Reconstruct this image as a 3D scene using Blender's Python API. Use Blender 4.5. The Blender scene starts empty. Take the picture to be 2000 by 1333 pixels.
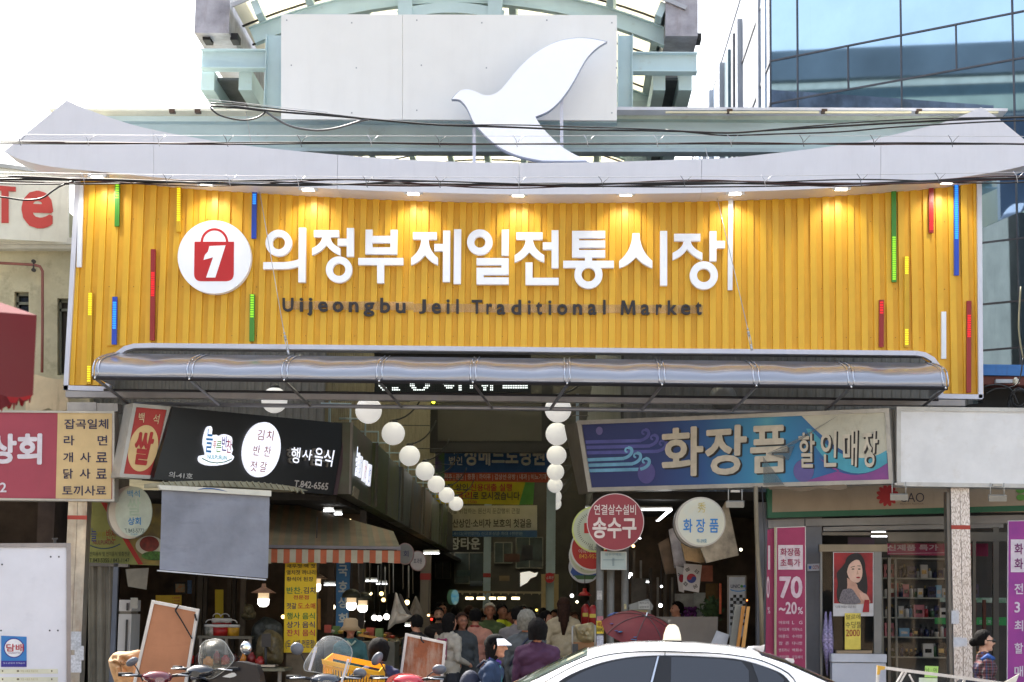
import bpy, math, random
import numpy as np
from mathutils import Vector, Matrix
random.seed(7)
sc = bpy.context.scene
# ---------------------------------------------------------------- camera, world, sun, exposure
F, CX, CY = 3800.0, 1000.0, 666.5
CAM = Vector((0.0, -27.0, 1.7))
YAW, PITCH, ROLL = math.radians(1.41688), math.radians(7.87055), math.radians(0.75)
fw = Vector((-math.sin(YAW)*math.cos(PITCH), math.cos(YAW)*math.cos(PITCH), math.sin(PITCH)))
r0 = Vector((math.cos(YAW), math.sin(YAW), 0.0)); u0 = r0.cross(fw)
RT = r0*math.cos(ROLL) + u0*math.sin(ROLL); UP = -r0*math.sin(ROLL) + u0*math.cos(ROLL)
cd = bpy.data.cameras.new('camera'); cam = bpy.data.objects.new('camera', cd)
sc.collection.objects.link(cam); sc.camera = cam
m3 = Matrix((RT, UP, -fw)).transposed()
cam.matrix_world = Matrix.Translation(CAM) @ m3.to_4x4()
cd.sensor_width = 36.0; cd.lens = 36.0*F/2000.0; cd.clip_start = 0.1; cd.clip_end = 3000.0
cd.dof.use_dof = True; cd.dof.focus_distance = 26.0; cd.dof.aperture_fstop = 4.5
w = bpy.data.worlds.new('World'); sc.world = w; w.use_nodes = True
SUN_EL, SUN_AZ = math.radians(50), math.atan2(-0.55, 0.80)     # azimuth from +Y towards +X
nt = w.node_tree; bg = nt.nodes['Background']; sky = nt.nodes.new('ShaderNodeTexSky')
sky.sky_type = 'NISHITA'; sky.sun_disc = False; sky.sun_elevation = SUN_EL; sky.sun_rotation = SUN_AZ
sky.air_density = 1.4; sky.dust_density = 4.0; sky.ozone_density = 1.0
hs_ = nt.nodes.new('ShaderNodeHueSaturation'); hs_.inputs['Saturation'].default_value = 0.62
nt.links.new(sky.outputs[0], hs_.inputs['Color']); nt.links.new(hs_.outputs[0], bg.inputs[0]); bg.inputs[1].default_value = 0.15
sl = bpy.data.lights.new('sun', 'SUN'); sl.energy = 4.6; sl.angle = math.radians(0.53); sl.color = (1.0, 0.95, 0.86)
so = bpy.data.objects.new('sun', sl); sc.collection.objects.link(so)
sd = Vector((math.sin(SUN_AZ)*math.cos(SUN_EL), math.cos(SUN_AZ)*math.cos(SUN_EL), math.sin(SUN_EL)))
so.rotation_euler = sd.to_track_quat('Z', 'Y').to_euler(); so.location = (0, 0, 40)
sc.view_settings.view_transform = 'Standard'; sc.view_settings.look = 'None'
sc.view_settings.exposure = 1.55; sc.view_settings.gamma = 1.0; sc.view_settings.use_curve_mapping = False
sc.cycles.max_bounces = 6; sc.cycles.transparent_max_bounces = 12; sc.cycles.caustics_reflective = False
sc.cycles.caustics_refractive = False; sc.cycles.use_denoising = True; sc.cycles.sample_clamp_indirect = 6

# ---------------------------------------------------------------- helpers: places
def ray(px, py):
    return (RT*((px-CX)/F) - UP*((py-CY)/F) + fw)
class Plane:
    def __init__(s, p, n):
        s.p = Vector(p); s.n = Vector(n).normalized()
        if s.n.dot(CAM-s.p) < 0: s.n = -s.n
    def __call__(s, px, py, off=0.0):
        d = ray(px, py); t = (s.p-CAM).dot(s.n)/d.dot(s.n)
        return CAM + d*t + s.n*off
def YP(Y): return Plane((0, Y, 0), (0, -1, 0))
def P(px, py, Y, off=0.0): return YP(Y)(px, py, off)
def VP(pxa, Ya, pxb, Yb, py=1000):
    a = P(pxa, py, Ya); b = P(pxb, py, Yb); h = b-a; h.z = 0
    return Plane(a, Vector((h.y, -h.x, 0)))
# ---------------------------------------------------------------- helpers: materials
def lin(c):
    c = c/255.0
    return c/12.92 if c <= 0.04045 else ((c+0.055)/1.055)**2.4
def col(rgb, k=1.0): return (lin(rgb[0])*k, lin(rgb[1])*k, lin(rgb[2])*k, 1.0)
MATS = {}
def M(name, rgb=(200,200,200), rough=0.6, metal=0.0, var=0.08, vs=2.5, grime=0.0, gcol=(70,60,48), gs=(6,6,0.8), bump=0.0, bs=40,
      emit=0.0, ecol=None, trans=0.0, alpha=1.0, coat=0.0, spec=0.5, rgb2=None, gth=0.55, translucent=0.0, wavy=0.0):
    if name in MATS: return MATS[name]
    m = bpy.data.materials.new(name); m.use_nodes = True; n = m.node_tree; b = n.nodes['Principled BSDF']; L = n.links
    tc = n.nodes.new('ShaderNodeTexCoord')
    b.inputs['Roughness'].default_value = rough; b.inputs['Metallic'].default_value = metal
    b.inputs['Specular IOR Level'].default_value = spec; b.inputs['Coat Weight'].default_value = coat
    base = col(rgb)
    nz = n.nodes.new('ShaderNodeTexNoise'); nz.inputs['Scale'].default_value = vs; nz.inputs['Detail'].default_value = 6
    nz.inputs['Roughness'].default_value = 0.6
    L.new(tc.outputs['Object'], nz.inputs['Vector'])
    mx = n.nodes.new('ShaderNodeMix'); mx.data_type = 'RGBA'
    c2 = col(rgb2) if rgb2 else tuple(max(0, x*(1-2.2*var)) for x in base[:3])+(1,)
    c1 = base if rgb2 else tuple(min(1, x*(1+var)) for x in base[:3])+(1,)
    mx.inputs[6].default_value = c1; mx.inputs[7].default_value = c2
    rr = n.nodes.new('ShaderNodeMapRange'); rr.inputs[1].default_value = 0.35; rr.inputs[2].default_value = 0.7
    L.new(nz.outputs[0], rr.inputs[0]); L.new(rr.outputs[0], mx.inputs[0])
    out = mx.outputs[2]
    if grime > 0:
        mp = n.nodes.new('ShaderNodeMapping'); mp.inputs['Scale'].default_value = gs
        L.new(tc.outputs['Object'], mp.inputs[0])
        g = n.nodes.new('ShaderNodeTexNoise'); g.inputs['Scale'].default_value = 1.6; g.inputs['Detail'].default_value = 9
        g.inputs['Roughness'].default_value = 0.68
        L.new(mp.outputs[0], g.inputs['Vector'])
        gr = n.nodes.new('ShaderNodeMapRange'); gr.inputs[1].default_value = gth; gr.inputs[2].default_value = gth+0.22
        gr.inputs[4].default_value = grime
        L.new(g.outputs[0], gr.inputs[0])
        m2 = n.nodes.new('ShaderNodeMix'); m2.data_type = 'RGBA'; m2.inputs[7].default_value = col(gcol)
        L.new(out, m2.inputs[6]); L.new(gr.outputs[0], m2.inputs[0]); out = m2.outputs[2]
    L.new(out, b.inputs['Base Color'])
    # gloss variation
    rv = n.nodes.new('ShaderNodeMapRange'); sp_ = min(0.1, rough*.4); rv.inputs[3].default_value = max(0.01, rough-sp_*.8); rv.inputs[4].default_value = min(1, rough+sp_*1.2)
    L.new(nz.outputs[0], rv.inputs[0]); L.new(rv.outputs[0], b.inputs['Roughness'])
    if bump > 0 or wavy > 0:
        bz = n.nodes.new('ShaderNodeTexNoise'); bz.inputs['Scale'].default_value = bs; bz.inputs['Detail'].default_value = 4 if bump else 1
        L.new(tc.outputs['Object'], bz.inputs['Vector'])
        bu = n.nodes.new('ShaderNodeBump'); bu.inputs['Strength'].default_value = bump or wavy; bu.inputs['Distance'].default_value = 0.01 if bump else 0.03
        L.new(bz.outputs[0], bu.inputs['Height']); L.new(bu.outputs[0], b.inputs['Normal'])
    if emit > 0:
        b.inputs['Emission Color'].default_value = col(ecol or rgb); b.inputs['Emission Strength'].default_value = emit
    if trans > 0: b.inputs['Transmission Weight'].default_value = trans
    if alpha < 1: b.inputs['Alpha'].default_value = alpha
    if translucent > 0:
        tr = n.nodes.new('ShaderNodeBsdfTranslucent'); tr.inputs[0].default_value = base
        ms = n.nodes.new('ShaderNodeMixShader'); ms.inputs[0].default_value = translucent
        o = n.nodes['Material Output']; L.new(b.outputs[0], ms.inputs[1]); L.new(tr.outputs[0], ms.inputs[2]); L.new(ms.outputs[0], o.inputs[0])
    MATS[name] = m; return m
def ink(rgb, k=''):
    return M('ink_%d_%d_%d%s' % (rgb[0], rgb[1], rgb[2], k), rgb, rough=0.55, var=0.07, vs=9)
def glow(name, rgb, s):
    return M(name, rgb, emit=s, var=0.0)
# ---------------------------------------------------------------- helpers: objects
col0 = sc.collection
def thing(name, label, cat, loc=(0,0,0), group=None, kind=None):
    o = bpy.data.objects.new(name, None); col0.objects.link(o); o.location = loc; o.empty_display_size = 0.1
    o['label'] = label; o['category'] = cat
    if group: o['group'] = group
    if kind: o['kind'] = kind
    return o
ORG = {}
def org(o):
    v = Vector((0, 0, 0))
    while o is not None: v = v + o.location; o = o.parent
    return v
class G:
    def __init__(s): s.v = []; s.f = []; s.mi = []; s.sm = []
    def add(s, vs, fs, mi=0, smooth=False):
        k = len(s.v); s.v += [Vector(x) for x in vs]
        for f in fs: s.f.append(tuple(i+k for i in f)); s.mi.append(mi); s.sm.append(smooth)
        return s
    def box(s, x0, x1, y0, y1, z0, z1, mi=0):
        vs = [(x, y, z) for z in (z0, z1) for y in (y0, y1) for x in (x0, x1)]
        return s.add(vs, [(0,2,3,1),(4,5,7,6),(0,1,5,4),(2,6,7,3),(0,4,6,2),(1,3,7,5)], mi)
    def cbox(s, c, sx, sy, sz, rot=0.0, mi=0, tilt=0.0):
        vs = []
        R = Matrix.Rotation(rot, 3, 'Z') @ Matrix.Rotation(tilt, 3, 'X')
        for z in (-sz/2, sz/2):
            for y in (-sy/2, sy/2):
                for x in (-sx/2, sx/2): vs.append(Vector(c)+R @ Vector((x, y, z)))
        return s.add(vs, [(0,2,3,1),(4,5,7,6),(0,1,5,4),(2,6,7,3),(0,4,6,2),(1,3,7,5)], mi)
    def prism(s, pts, vec, mi=0, mside=None):
        n = len(pts); a = [Vector(p) for p in pts]; v = Vector(vec)
        s.add(a + [p+v for p in a], [tuple(range(n)), tuple(range(2*n-1, n-1, -1))], mi)
        k = len(s.v)-2*n
        for i in range(n):
            j = (i+1) % n; s.f.append((k+i, k+n+i, k+n+j, k+j)); s.mi.append(mi if mside is None else mside); s.sm.append(False)
        return s
    def ppoly(s, pxs, pl, thick, off=0.0, mi=0, mside=None):
        return s.prism([pl(x, y, off) for x, y in pxs], -pl.n*thick, mi, mside)
    def prect(s, x0, y0, x1, y1, pl, thick, off=0.0, mi=0, mside=None):
        return s.ppoly([(x0,y0),(x1,y0),(x1,y1),(x0,y1)], pl, thick, off, mi, mside)
    def tube(s, pts, r, n=8, mi=0, cap=True, r2=None):
        pts = [Vector(p) for p in pts]; N = len(pts); rings = []; up = Vector((0.31, 0.17, 0.93))
        k = len(s.v)
        for i, p in enumerate(pts):
            t = (pts[min(i+1, N-1)]-pts[max(i-1, 0)]).normalized()
            a = t.cross(up)
            if a.length < 0.05: a = t.cross(Vector((1, 0, 0)))
            a.normalize(); b = t.cross(a)
            rr = r[i] if isinstance(r, (list, tuple)) else (r if r2 is None else r+(r2-r)*i/(N-1))
            for j in range(n):
                q = 2*math.pi*j/n; s.v.append(p + a*rr*math.cos(q) + b*rr*math.sin(q))
        for i in range(N-1):
            for j in range(n):
                j2 = (j+1) % n; s.f.append((k+i*n+j, k+i*n+j2, k+(i+1)*n+j2, k+(i+1)*n+j)); s.mi.append(mi); s.sm.append(n > 4)
        if cap:
            s.f.append(tuple(k+j for j in range(n-1, -1, -1))); s.mi.append(mi); s.sm.append(False)
            s.f.append(tuple(k+(N-1)*n+j for j in range(n))); s.mi.append(mi); s.sm.append(False)
        return s
    def lathe(s, prof, c, n=24, mi=0, ax='Z', smooth=True, R=None):
        c = Vector(c); k = len(s.v); m = len(prof)
        for (r, h) in prof:
            for j in range(n):
                q = 2*math.pi*j/n; p = Vector((r*math.cos(q), r*math.sin(q), h))
                if ax == 'Y': p = Vector((p.x, -p.z, p.y))
                if ax == 'X': p = Vector((p.z, p.x, p.y))
                if R is not None: p = R @ p
                s.v.append(c+p)
        for i in range(m-1):
            for j in range(n):
                j2 = (j+1) % n; s.f.append((k+i*n+j, k+i*n+j2, k+(i+1)*n+j2, k+(i+1)*n+j)); s.mi.append(mi); s.sm.append(smooth)
        if prof[0][0] > 1e-6: s.f.append(tuple(k+j for j in range(n-1, -1, -1))); s.mi.append(mi); s.sm.append(False)
        if prof[-1][0] > 1e-6: s.f.append(tuple(k+(m-1)*n+j for j in range(n))); s.mi.append(mi); s.sm.append(False)
        return s
    def ball(s, c, r, n=16, mi=0, sc3=(1,1,1), R=None):
        m = max(6, n//2); prof = []; k = len(s.v); c = Vector(c)
        for i in range(m+1):
            a = math.pi*i/m
            for j in range(n):
                q = 2*math.pi*j/n
                p = Vector((r*sc3[0]*math.sin(a)*math.cos(q), r*sc3[1]*math.sin(a)*math.sin(q), -r*sc3[2]*math.cos(a)))
                if R is not None: p = R @ p
                s.v.append(c+p)
        for i in range(m):
            for j in range(n):
                j2 = (j+1) % n; s.f.append((k+i*n+j, k+i*n+j2, k+(i+1)*n+j2, k+(i+1)*n+j)); s.mi.append(mi); s.sm.append(True)
        return s
    def disc(s, cx, cy, rx, ry, pl, thick, off=0.0, mi=0, mside=None, n=40, rot=0.0):
        pts = []
        for j in range(n):
            q = 2*math.pi*j/n; x, y = rx*math.cos(q), ry*math.sin(q)
            pts.append((cx+x*math.cos(rot)-y*math.sin(rot), cy+x*math.sin(rot)+y*math.cos(rot)))
        return s.ppoly(pts, pl, thick, off, mi, mside)
    def ring(s, cx, cy, ro, ri, pl, thick, off=0.0, mi=0, n=40, roy=None, riy=None, a0=0, a1=360):
        full = abs(a1-a0) >= 360; k = len(s.v); cnt = n if full else n+1
        for j in range(cnt):
            q = math.radians(a0+(a1-a0)*j/n); c_, s_ = math.cos(q), math.sin(q)
            for (rx, ry) in ((ro, roy or ro), (ri, riy or ri)):
                p = pl(cx+rx*c_, cy+ry*s_, off); s.v += [p, p - pl.n*thick]
        for j in range(n):
            a = k+4*j; b = k+4*((j+1) % cnt)
            for f in ((a, b, b+2, a+2), (a+1, a+3, b+3, b+1), (a, a+1, b+1, b), (a+2, b+2, b+3, a+3)):
                s.f.append(f); s.mi.append(mi); s.sm.append(False)
        if not full:
            e = k+4*n; s.f += [(k, k+2, k+3, k+1), (e, e+1, e+3, e+2)]; s.mi += [mi]*2; s.sm += [False]*2
        return s
    def stroke(s, pts, wd, pl, thick, off=0.0, mi=0):
        N = len(pts); L_, R_ = [], []
        for i in range(N):
            a = pts[max(i-1, 0)]; b = pts[min(i+1, N-1)]; dx, dy = b[0]-a[0], b[1]-a[1]; l = math.hypot(dx, dy) or 1
            nx, ny = -dy/l, dx/l; k_ = 1.0
            if 0 < i < N-1:
                d1 = (pts[i][0]-a[0], pts[i][1]-a[1]); l1 = math.hypot(*d1) or 1
                cs = abs((d1[0]*dx+d1[1]*dy)/(l1*l)); k_ = 1/max(cs, 0.5)
            h = wd/2*k_; L_.append((pts[i][0]+nx*h, pts[i][1]+ny*h)); R_.append((pts[i][0]-nx*h, pts[i][1]-ny*h))
        return s.ppoly(L_+R_[::-1], pl, thick, off, mi)
    def build(s, name, mat, parent=None, label=None, cat=None, group=None, kind=None, loc=None):
        o0 = org(parent) if parent else Vector(loc or (0, 0, 0))
        me = bpy.data.meshes.new(name); me.from_pydata([tuple(v-o0) for v in s.v], [], s.f)
        mats = mat if isinstance(mat, (list, tuple)) else [mat]
        for m in mats: me.materials.append(m)
        me.polygons.foreach_set('material_index', s.mi); me.polygons.foreach_set('use_smooth', s.sm)
        me.update()
        o = bpy.data.objects.new(name, me); col0.objects.link(o)
        if parent: o.parent = parent
        else: o.location = o0
        if label: o['label'] = label
        if cat: o['category'] = cat
        if group: o['group'] = group
        if kind: o['kind'] = kind
        return o
def puff(outline, pl, depth, noise=.01, seed=0, K=7):
    # closed, crumpled bag: outline in px, swelling towards and away from the viewer
    rs_ = random.Random(seed); g = G(); N = len(outline); cx = sum(p[0] for p in outline)/N; cy = sum(p[1] for p in outline)/N
    for sgn in (1, -1):
        vs = []; ph = [rs_.uniform(0, 6.3) for _ in range(4)]
        for r in range(K+1):
            f = r/K
            for j, (x, y) in enumerate(outline):
                a = 6.283*j/N; wv = math.sin(a*3+ph[0]+f*3)*math.sin(f*7+ph[1]) + .7*math.sin(a*7+ph[2])*math.sin(f*11+ph[3])
                vs.append(pl(cx+(x-cx)*f, cy+(y-cy)*f, sgn*(depth*math.sqrt(max(0, 1-f*f)) + noise*wv*(1-f**4))))
        g.add(vs, [(r*N+j, r*N+(j+1) % N, (r+1)*N+(j+1) % N, (r+1)*N+j) for r in range(K) for j in range(N)], 0, True)
    return g
def centre(g):
    n = len(g.v); c = Vector((0, 0, 0))
    for v in g.v: c += v
    c /= max(n, 1); c.z = min(v.z for v in g.v); return c
def solo(g, name, mat, label, cat, group=None, kind=None):
    return g.build(name, mat, None, label, cat, group, kind, loc=centre(g))
def children_of(o): return [c for c in col0.objects if c.parent == o]
def copy_tree(o, delta, label=None, parent=None):
    c = o.copy(); col0.objects.link(c)
    if parent is None: c.location = o.location + Vector(delta)
    else: c.parent = parent
    if label: c['label'] = label
    for ch in list(o.children): copy_tree(ch, (0,0,0), None, c)
    return c
# text: outlines of the built-in font mapped into any four-cornered pixel area of a plane
TXC = {}
TSC = bpy.data.scenes.new('text_scratch')
def tx_mesh(s, bold, thick):
    key = (s, bold, thick > 0)
    if key in TXC: return TXC[key]
    cu = bpy.data.curves.new('txt', 'FONT'); cu.body = s; cu.resolution_u = 3; cu.offset = bold; cu.fill_mode = 'BOTH'
    cu.size = 1.0
    if thick > 0: cu.extrude = 0.5
    o = bpy.data.objects.new('txt', cu); TSC.collection.objects.link(o)
    with bpy.context.temp_override(scene=TSC, view_layer=TSC.view_layers[0]):
        dg = bpy.context.evaluated_depsgraph_get()
    me = bpy.data.meshes.new_from_object(o.evaluated_get(dg))
    vs = np.empty(len(me.vertices)*3); me.vertices.foreach_get('co', vs); vs = vs.reshape(-1, 3)
    fs = [tuple(p.vertices) for p in me.polygons]
    bpy.data.objects.remove(o); bpy.data.curves.remove(cu); bpy.data.meshes.remove(me)
    TXC[key] = (vs, fs); return TXC[key]
def T(parent, s, q, pl, mat, bold=0.018, off=0.006, thick=0.0, name='lettering', g=None, mi=0):
    rad = max(0.0, bold-.003); vs0, fs0 = tx_mesh(s, round(min(bold, .003), 4), thick)
    if rad > 0:
        K8 = 6 if rad < .018 else 8; vs, fs = [], []
        for kk in range(K8):
            a8 = 2*math.pi*kk/K8 + .39; d8 = np.array([rad*math.cos(a8), rad*math.sin(a8), 0.0]); k9 = len(vs0)*kk
            v8 = vs0 + d8; v8[:, 2] += kk*.0003/(thick or 1) ; vs.append(v8); fs += [tuple(i+k9 for i in f) for f in fs0]
        vs = np.concatenate(vs)
    else: vs, fs = vs0, fs0
    if len(q) == 4 and not isinstance(q[0], (tuple, list)):
        q = [(q[0], q[1]), (q[2], q[1]), (q[2], q[3]), (q[0], q[3])]
    x0, y0 = vs[:, 0].min(), vs[:, 1].min(); wx = (vs[:, 0].max()-x0) or 1; wy = (vs[:, 1].max()-y0) or 1
    out = []
    for v in vs:
        u, t = (v[0]-x0)/wx, 1-(v[1]-y0)/wy
        px = (q[0][0]*(1-u)+q[1][0]*u)*(1-t) + (q[3][0]*(1-u)+q[2][0]*u)*t
        py = (q[0][1]*(1-u)+q[1][1]*u)*(1-t) + (q[3][1]*(1-u)+q[2][1]*u)*t
        out.append(pl(px, py, off + (v[2]-0.5)*thick if thick > 0 else off + v[2]))
    if g is not None:
        g.add(out, fs, mi); return None
    gg = G().add(out, fs)
    return gg.build(name, mat, parent)
def bezier(p, n=10):
    out = []
    for i in range(n+1):
        t = i/n; a = (1-t)
        if len(p) == 3: out.append((a*a*p[0][0]+2*a*t*p[1][0]+t*t*p[2][0], a*a*p[0][1]+2*a*t*p[1][1]+t*t*p[2][1]))
        else: out.append(tuple(a**3*p[0][k]+3*a*a*t*p[1][k]+3*a*t*t*p[2][k]+t**3*p[3][k] for k in (0, 1)))
    return out
def spline(pts, n=6):
    out = []
    for i in range(len(pts)-1):
        p0 = pts[max(i-1, 0)]; p1 = pts[i]; p2 = pts[i+1]; p3 = pts[min(i+2, len(pts)-1)]
        for j in range(n):
            t = j/n
            out.append(tuple(0.5*((2*p1[k]) + (-p0[k]+p2[k])*t + (2*p0[k]-5*p1[k]+4*p2[k]-p3[k])*t*t + (-p0[k]+3*p1[k]-3*p2[k]+p3[k])*t**3) for k in range(len(p1))))
    out.append(tuple(pts[-1])); return out
# ---------------------------------------------------------------- ground, opposite side of the street
asph = M('asphalt', (66,66,68), 0.85, var=0.25, vs=1.2, grime=0.3, gs=(1,1,1), bump=0.3, bs=90)
pav = M('paving', (150,146,138), 0.8, var=0.2, vs=1.5, grime=0.4, gs=(1,1,1), bump=0.15)
concrete = M('concrete', (170,166,156), 0.8, var=0.15, vs=1.2, grime=0.5, gs=(3,3,0.7), bump=0.2)
g = G(); g.box(-400, 400, -400, 400, -0.3, 0.0); g.build('ground', pav, kind='structure')
g = G(); g.box(-120, 120, -24, -6.5, -0.2, 0.004); g.build('road', asph, kind='structure')
g = G()
for i in range(40): g.box(-80+4*i, -78+4*i, -15.06, -14.94, 0.0, 0.008)
g.build('lane_marking', M('road_paint', (225,222,205), 0.6, grime=0.3), kind='structure')
g = G(); g.box(-120, 120, -6.5, -6.3, -0.1, 0.13); g.box(-120, 120, -24.2, -24, -0.1, 0.13); g.build('kerb', concrete, kind='structure')
g = G(); g.box(-4.0, 2.0, -3.0, 46, -0.1, 0.012); g.build('alley_paving', M('alley_floor', (120,114,106), 0.5, grime=0.4, gs=(1,1,1)), kind='structure')
cream = M('cream_render', (226,214,190), 0.7, var=0.1, grime=0.3); dkglass = M('dark_glass', (28,34,42), 0.08, spec=0.8, var=0.0)
def opposite(name, x0, x1, y, h, mat, label, loc):
    b = thing(name, label, 'building', loc)
    g = G(); g.box(x0, x1, y-10, y, 0, h); g.build('wall', mat, b)
    n = int((x1-x0)/2.4)
    for fl in range(int(h/3.2)):
        for i in range(n):
            xa = x0+0.6+i*(x1-x0-0.8)/n
            g = G(); g.box(xa, xa+1.5, y-0.02, y+0.02, 0.9+fl*3.2, 2.4+fl*3.2); g.build('window', dkglass, b)
opposite('street_building', -26, -9, -32, 9.5, cream, 'cream three storey building across the street with rows of windows, left of two', (-18, -32, 0))
opposite('street_building', -8.5, 24, -31.5, 7.2, M('tan_tile', (196,170,140), 0.6, grime=0.3), 'tan low building across the street with rows of windows, right of two', (8, -31.5, 0))
# the tall slab that the glass facade mirrors
CNR = P(1505, 120, 6.0); FA = math.radians(38.4)
fd = Vector((math.cos(FA), -math.sin(FA), 0)); fn = Vector((-math.sin(FA), -math.cos(FA), 0))
GL = Plane(CNR, fn)
hitp = GL(1740, 94); vd = (hitp-CAM).normalized(); rd = vd - fn*2*vd.dot(fn)
rh = Vector((rd.x, rd.y, 0)); tt = 62.0/rh.length; tp = hitp + rd*tt; rh.normalize()
wn = Vector((-rh.y, rh.x, 0)); slabw = M('slab_wall', (116,130,142), 0.6, var=0.1, vs=0.3)
sb = thing('office_block', 'long blue grey office block mirrored in the glass facade', 'building', (tp.x, tp.y, 0))
def slab(name, z0, z1, dpt, mat):
    g = G(); a = Vector((tp.x, tp.y, 0)); L0, L1 = -70, 70; q = -rh
    pts = [a+wn*L0+q*dpt, a+wn*L1+q*dpt, a+wn*L1+rh*14, a+wn*L0+rh*14]
    g.prism([p+Vector((0,0,z0)) for p in pts], (0,0,z1-z0)); g.build(name, mat, sb)
zt = tp.z
slab('roof_band', zt-1.5, zt, 0.3, slabw)
slab('wall', zt-3.2, zt-1.5, 0.0, M('slab_teal', (80,102,112), 0.5))
slab('window_band', zt-1.95, zt-1.62, 0.06, M('slab_pale', (225,230,220), 0.6, emit=0.05))
slab('window_band', zt-3.35, zt-2.55, 0.08, M('slab_pale2', (190,204,190), 0.6, var=0.2, vs=0.2, emit=0.05))
slab('wall', 0, zt-3.2, 0.02, M('slab_dark', (66,82,106), 0.35, var=0.2, vs=0.2))
slab('sill', zt-3.6, zt-3.5, 0.12, M('slab_line', (150,160,165), 0.5))

# ---------------------------------------------------------------- glass-fronted tower on the right
mir = M('mirror_glass', (166,190,210), 0.02, metal=1.0, var=0.04, vs=0.9, grime=0.22, gcol=(128,140,150), gs=(9,9,0.35), gth=0.62, wavy=0.008, bs=0.5)
mull = M('mullion_metal', (92,92,98), 0.4, metal=0.6, grime=0.3)
tow = thing('glass_building', 'tall building with blue mirrored glass facade and white panelled side wall', 'building', (CNR.x, CNR.y, 0))
def onl(px, py):
    q = GL(px, py) - CNR; return q.dot(fd), q.z+CNR.z
zA = CNR.z; zB = GL(1505, 203).z
rows = [14.0, zA, zB]
z3 = GL(1960, 470).z; zC = GL(1919, 595).z; zD = GL(1919, 685).z
rows += [z3, zC, zD, zD-1.4, 1.0]
vfull = [0.0] + [onl(x, 150)[0] for x in (1558, 1761, 1980)] + [onl(1980,150)[0]+ (onl(1980,150)[0]-onl(1761,150)[0])*k for k in (1,2,3,4)]
vmid = sorted(vfull + [onl(x, 150)[0] for x in (1657, 1869)])
def glz(s, z, off=0.0): v = CNR + fd*s + fn*off; v.z = z; return v
rr_ = random.Random(3)
for i in range(len(rows)-1):
    cols_ = vmid if i == 1 else vfull
    for j in range(len(cols_)-1):
        e = 0.012; t1, t2 = rr_.uniform(-.004,.004), rr_.uniform(-.004,.004)
        g = G(); g.prism([glz(cols_[j]+e, rows[i]-e, t1), glz(cols_[j+1]-e, rows[i]-e, t2), glz(cols_[j+1]-e, rows[i+1]+e, t2), glz(cols_[j]+e, rows[i+1]+e, t1)], -fn*0.03)
        g.build('glass_pane', mir, tow)
for i, z in enumerate(rows):
    g = G(); a, b = glz(-0.01, z+0.014, 0.02), glz(vfull[-1], z+0.014, 0.02)
    g.prism([a, b, b-Vector((0,0,.028)), a-Vector((0,0,.028))], -fn*0.06); g.build('mullion', mull, tow)
for i in range(len(rows)-1):
    for s_ in (vmid if i == 1 else vfull):
        g = G(); g.prism([glz(s_-.012, rows[i]-.015, .016), glz(s_+.012, rows[i]-.015, .016), glz(s_+.012, rows[i+1]+.015, .016), glz(s_-.012, rows[i+1]+.015, .016)], -fn*0.05)
        g.build('mullion', mull, tow)
whitep = M('white_panel', (150,156,168), 0.45, var=0.04, grime=0.12, gcol=(160,168,180), gs=(2,7,0.25))
sidex = CNR.x
g = G(); e_ = glz(vfull[-1], 0, -0.06)
g.prism([(sidex, 6.05, 0), (sidex, 36, 0), (e_.x+8, 36, 0), (e_.x, e_.y, 0)], (0, 0, 14)); g.build('wall', whitep, tow)
SX = Plane((sidex, 10, 5), (-1, 0, 0))
blup = M('pale_blue_panel', (176,198,222), 0.35, var=0.08)
for (xa, xb, mt, dp) in ((1490,1497,blup,.03),(1482,1486,whitep,.05),(1446,1450,whitep,.1),(1437,1441,mull,.1),(1424,1431,M('slate_blue',(70,98,112),.4),.1),(1416,1423,whitep,.2),(1407,1414,blup,.15),(1401,1406,whitep,.25),(1384,1388,whitep,.2),(1376,1381,blup,.2)):
    a = SX(xa, 150); b = SX(xb, 150)
    g = G(); y0, y1 = sorted((a.y, b.y)); g.box(sidex-dp, sidex+.01, y0, y1, 0, 13.6); g.build('pilaster', mt, tow)
for z in (zA, zB, zB-2.6, zA+1.45, zA+2.9):
    g = G(); g.box(sidex-0.02, sidex+.01, 6.0, 36, z-.03, z+.03); g.build('panel_joint', mull, tow)

# ---------------------------------------------------------------- beige building, left
wallY = YP(1.2)
plaster = M('old_plaster', (196,190,160), 0.85, var=0.12, vs=1.8, grime=0.55, gcol=(90,84,66), gs=(2.2,2.2,2.2), bump=0.9, bs=7, gth=0.52)
lb = thing('plaster_building', 'old cream plaster building with shadowed windows at the left edge', 'building', P(0, 1193, 1.2)-Vector((0,0,1.7)))
a = P(-420, 490, 1.2); b = P(170, 490, 1.2)
g = G()
w1 = (28, 570, 56, 700); w2 = (112, 583, 140, 733)
pa, pb = wallY(-420, 330), wallY(200, 860)
def hole_wall(g, pl, X0, Y0, X1, Y1, holes, th):
    xs = sorted({X0, X1, *[h[0] for h in holes], *[h[2] for h in holes]}); ys = sorted({Y0, Y1, *[h[1] for h in holes], *[h[3] for h in holes]})
    for i in range(len(xs)-1):
        for j in range(len(ys)-1):
            cx, cy = (xs[i]+xs[i+1])/2, (ys[j]+ys[j+1])/2
            if any(h[0] < cx < h[2] and h[1] < cy < h[3] for h in holes): continue
            g.prect(xs[i], ys[j], xs[i+1], ys[j+1], pl, th)
hole_wall(g, wallY, -420, 490, 175, 840, [w1, w2], 0.25)
g.build('wall', plaster, lb)
g = G(); q0 = P(-420, 480, 1.5); q1 = P(150, 480, 1.5); zl = wallY(0, 840).z; g.box(q0.x, q1.x-0.15, 1.46, 30, zl, q0.z+0.55); g.build('wall', plaster, lb)
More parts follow.
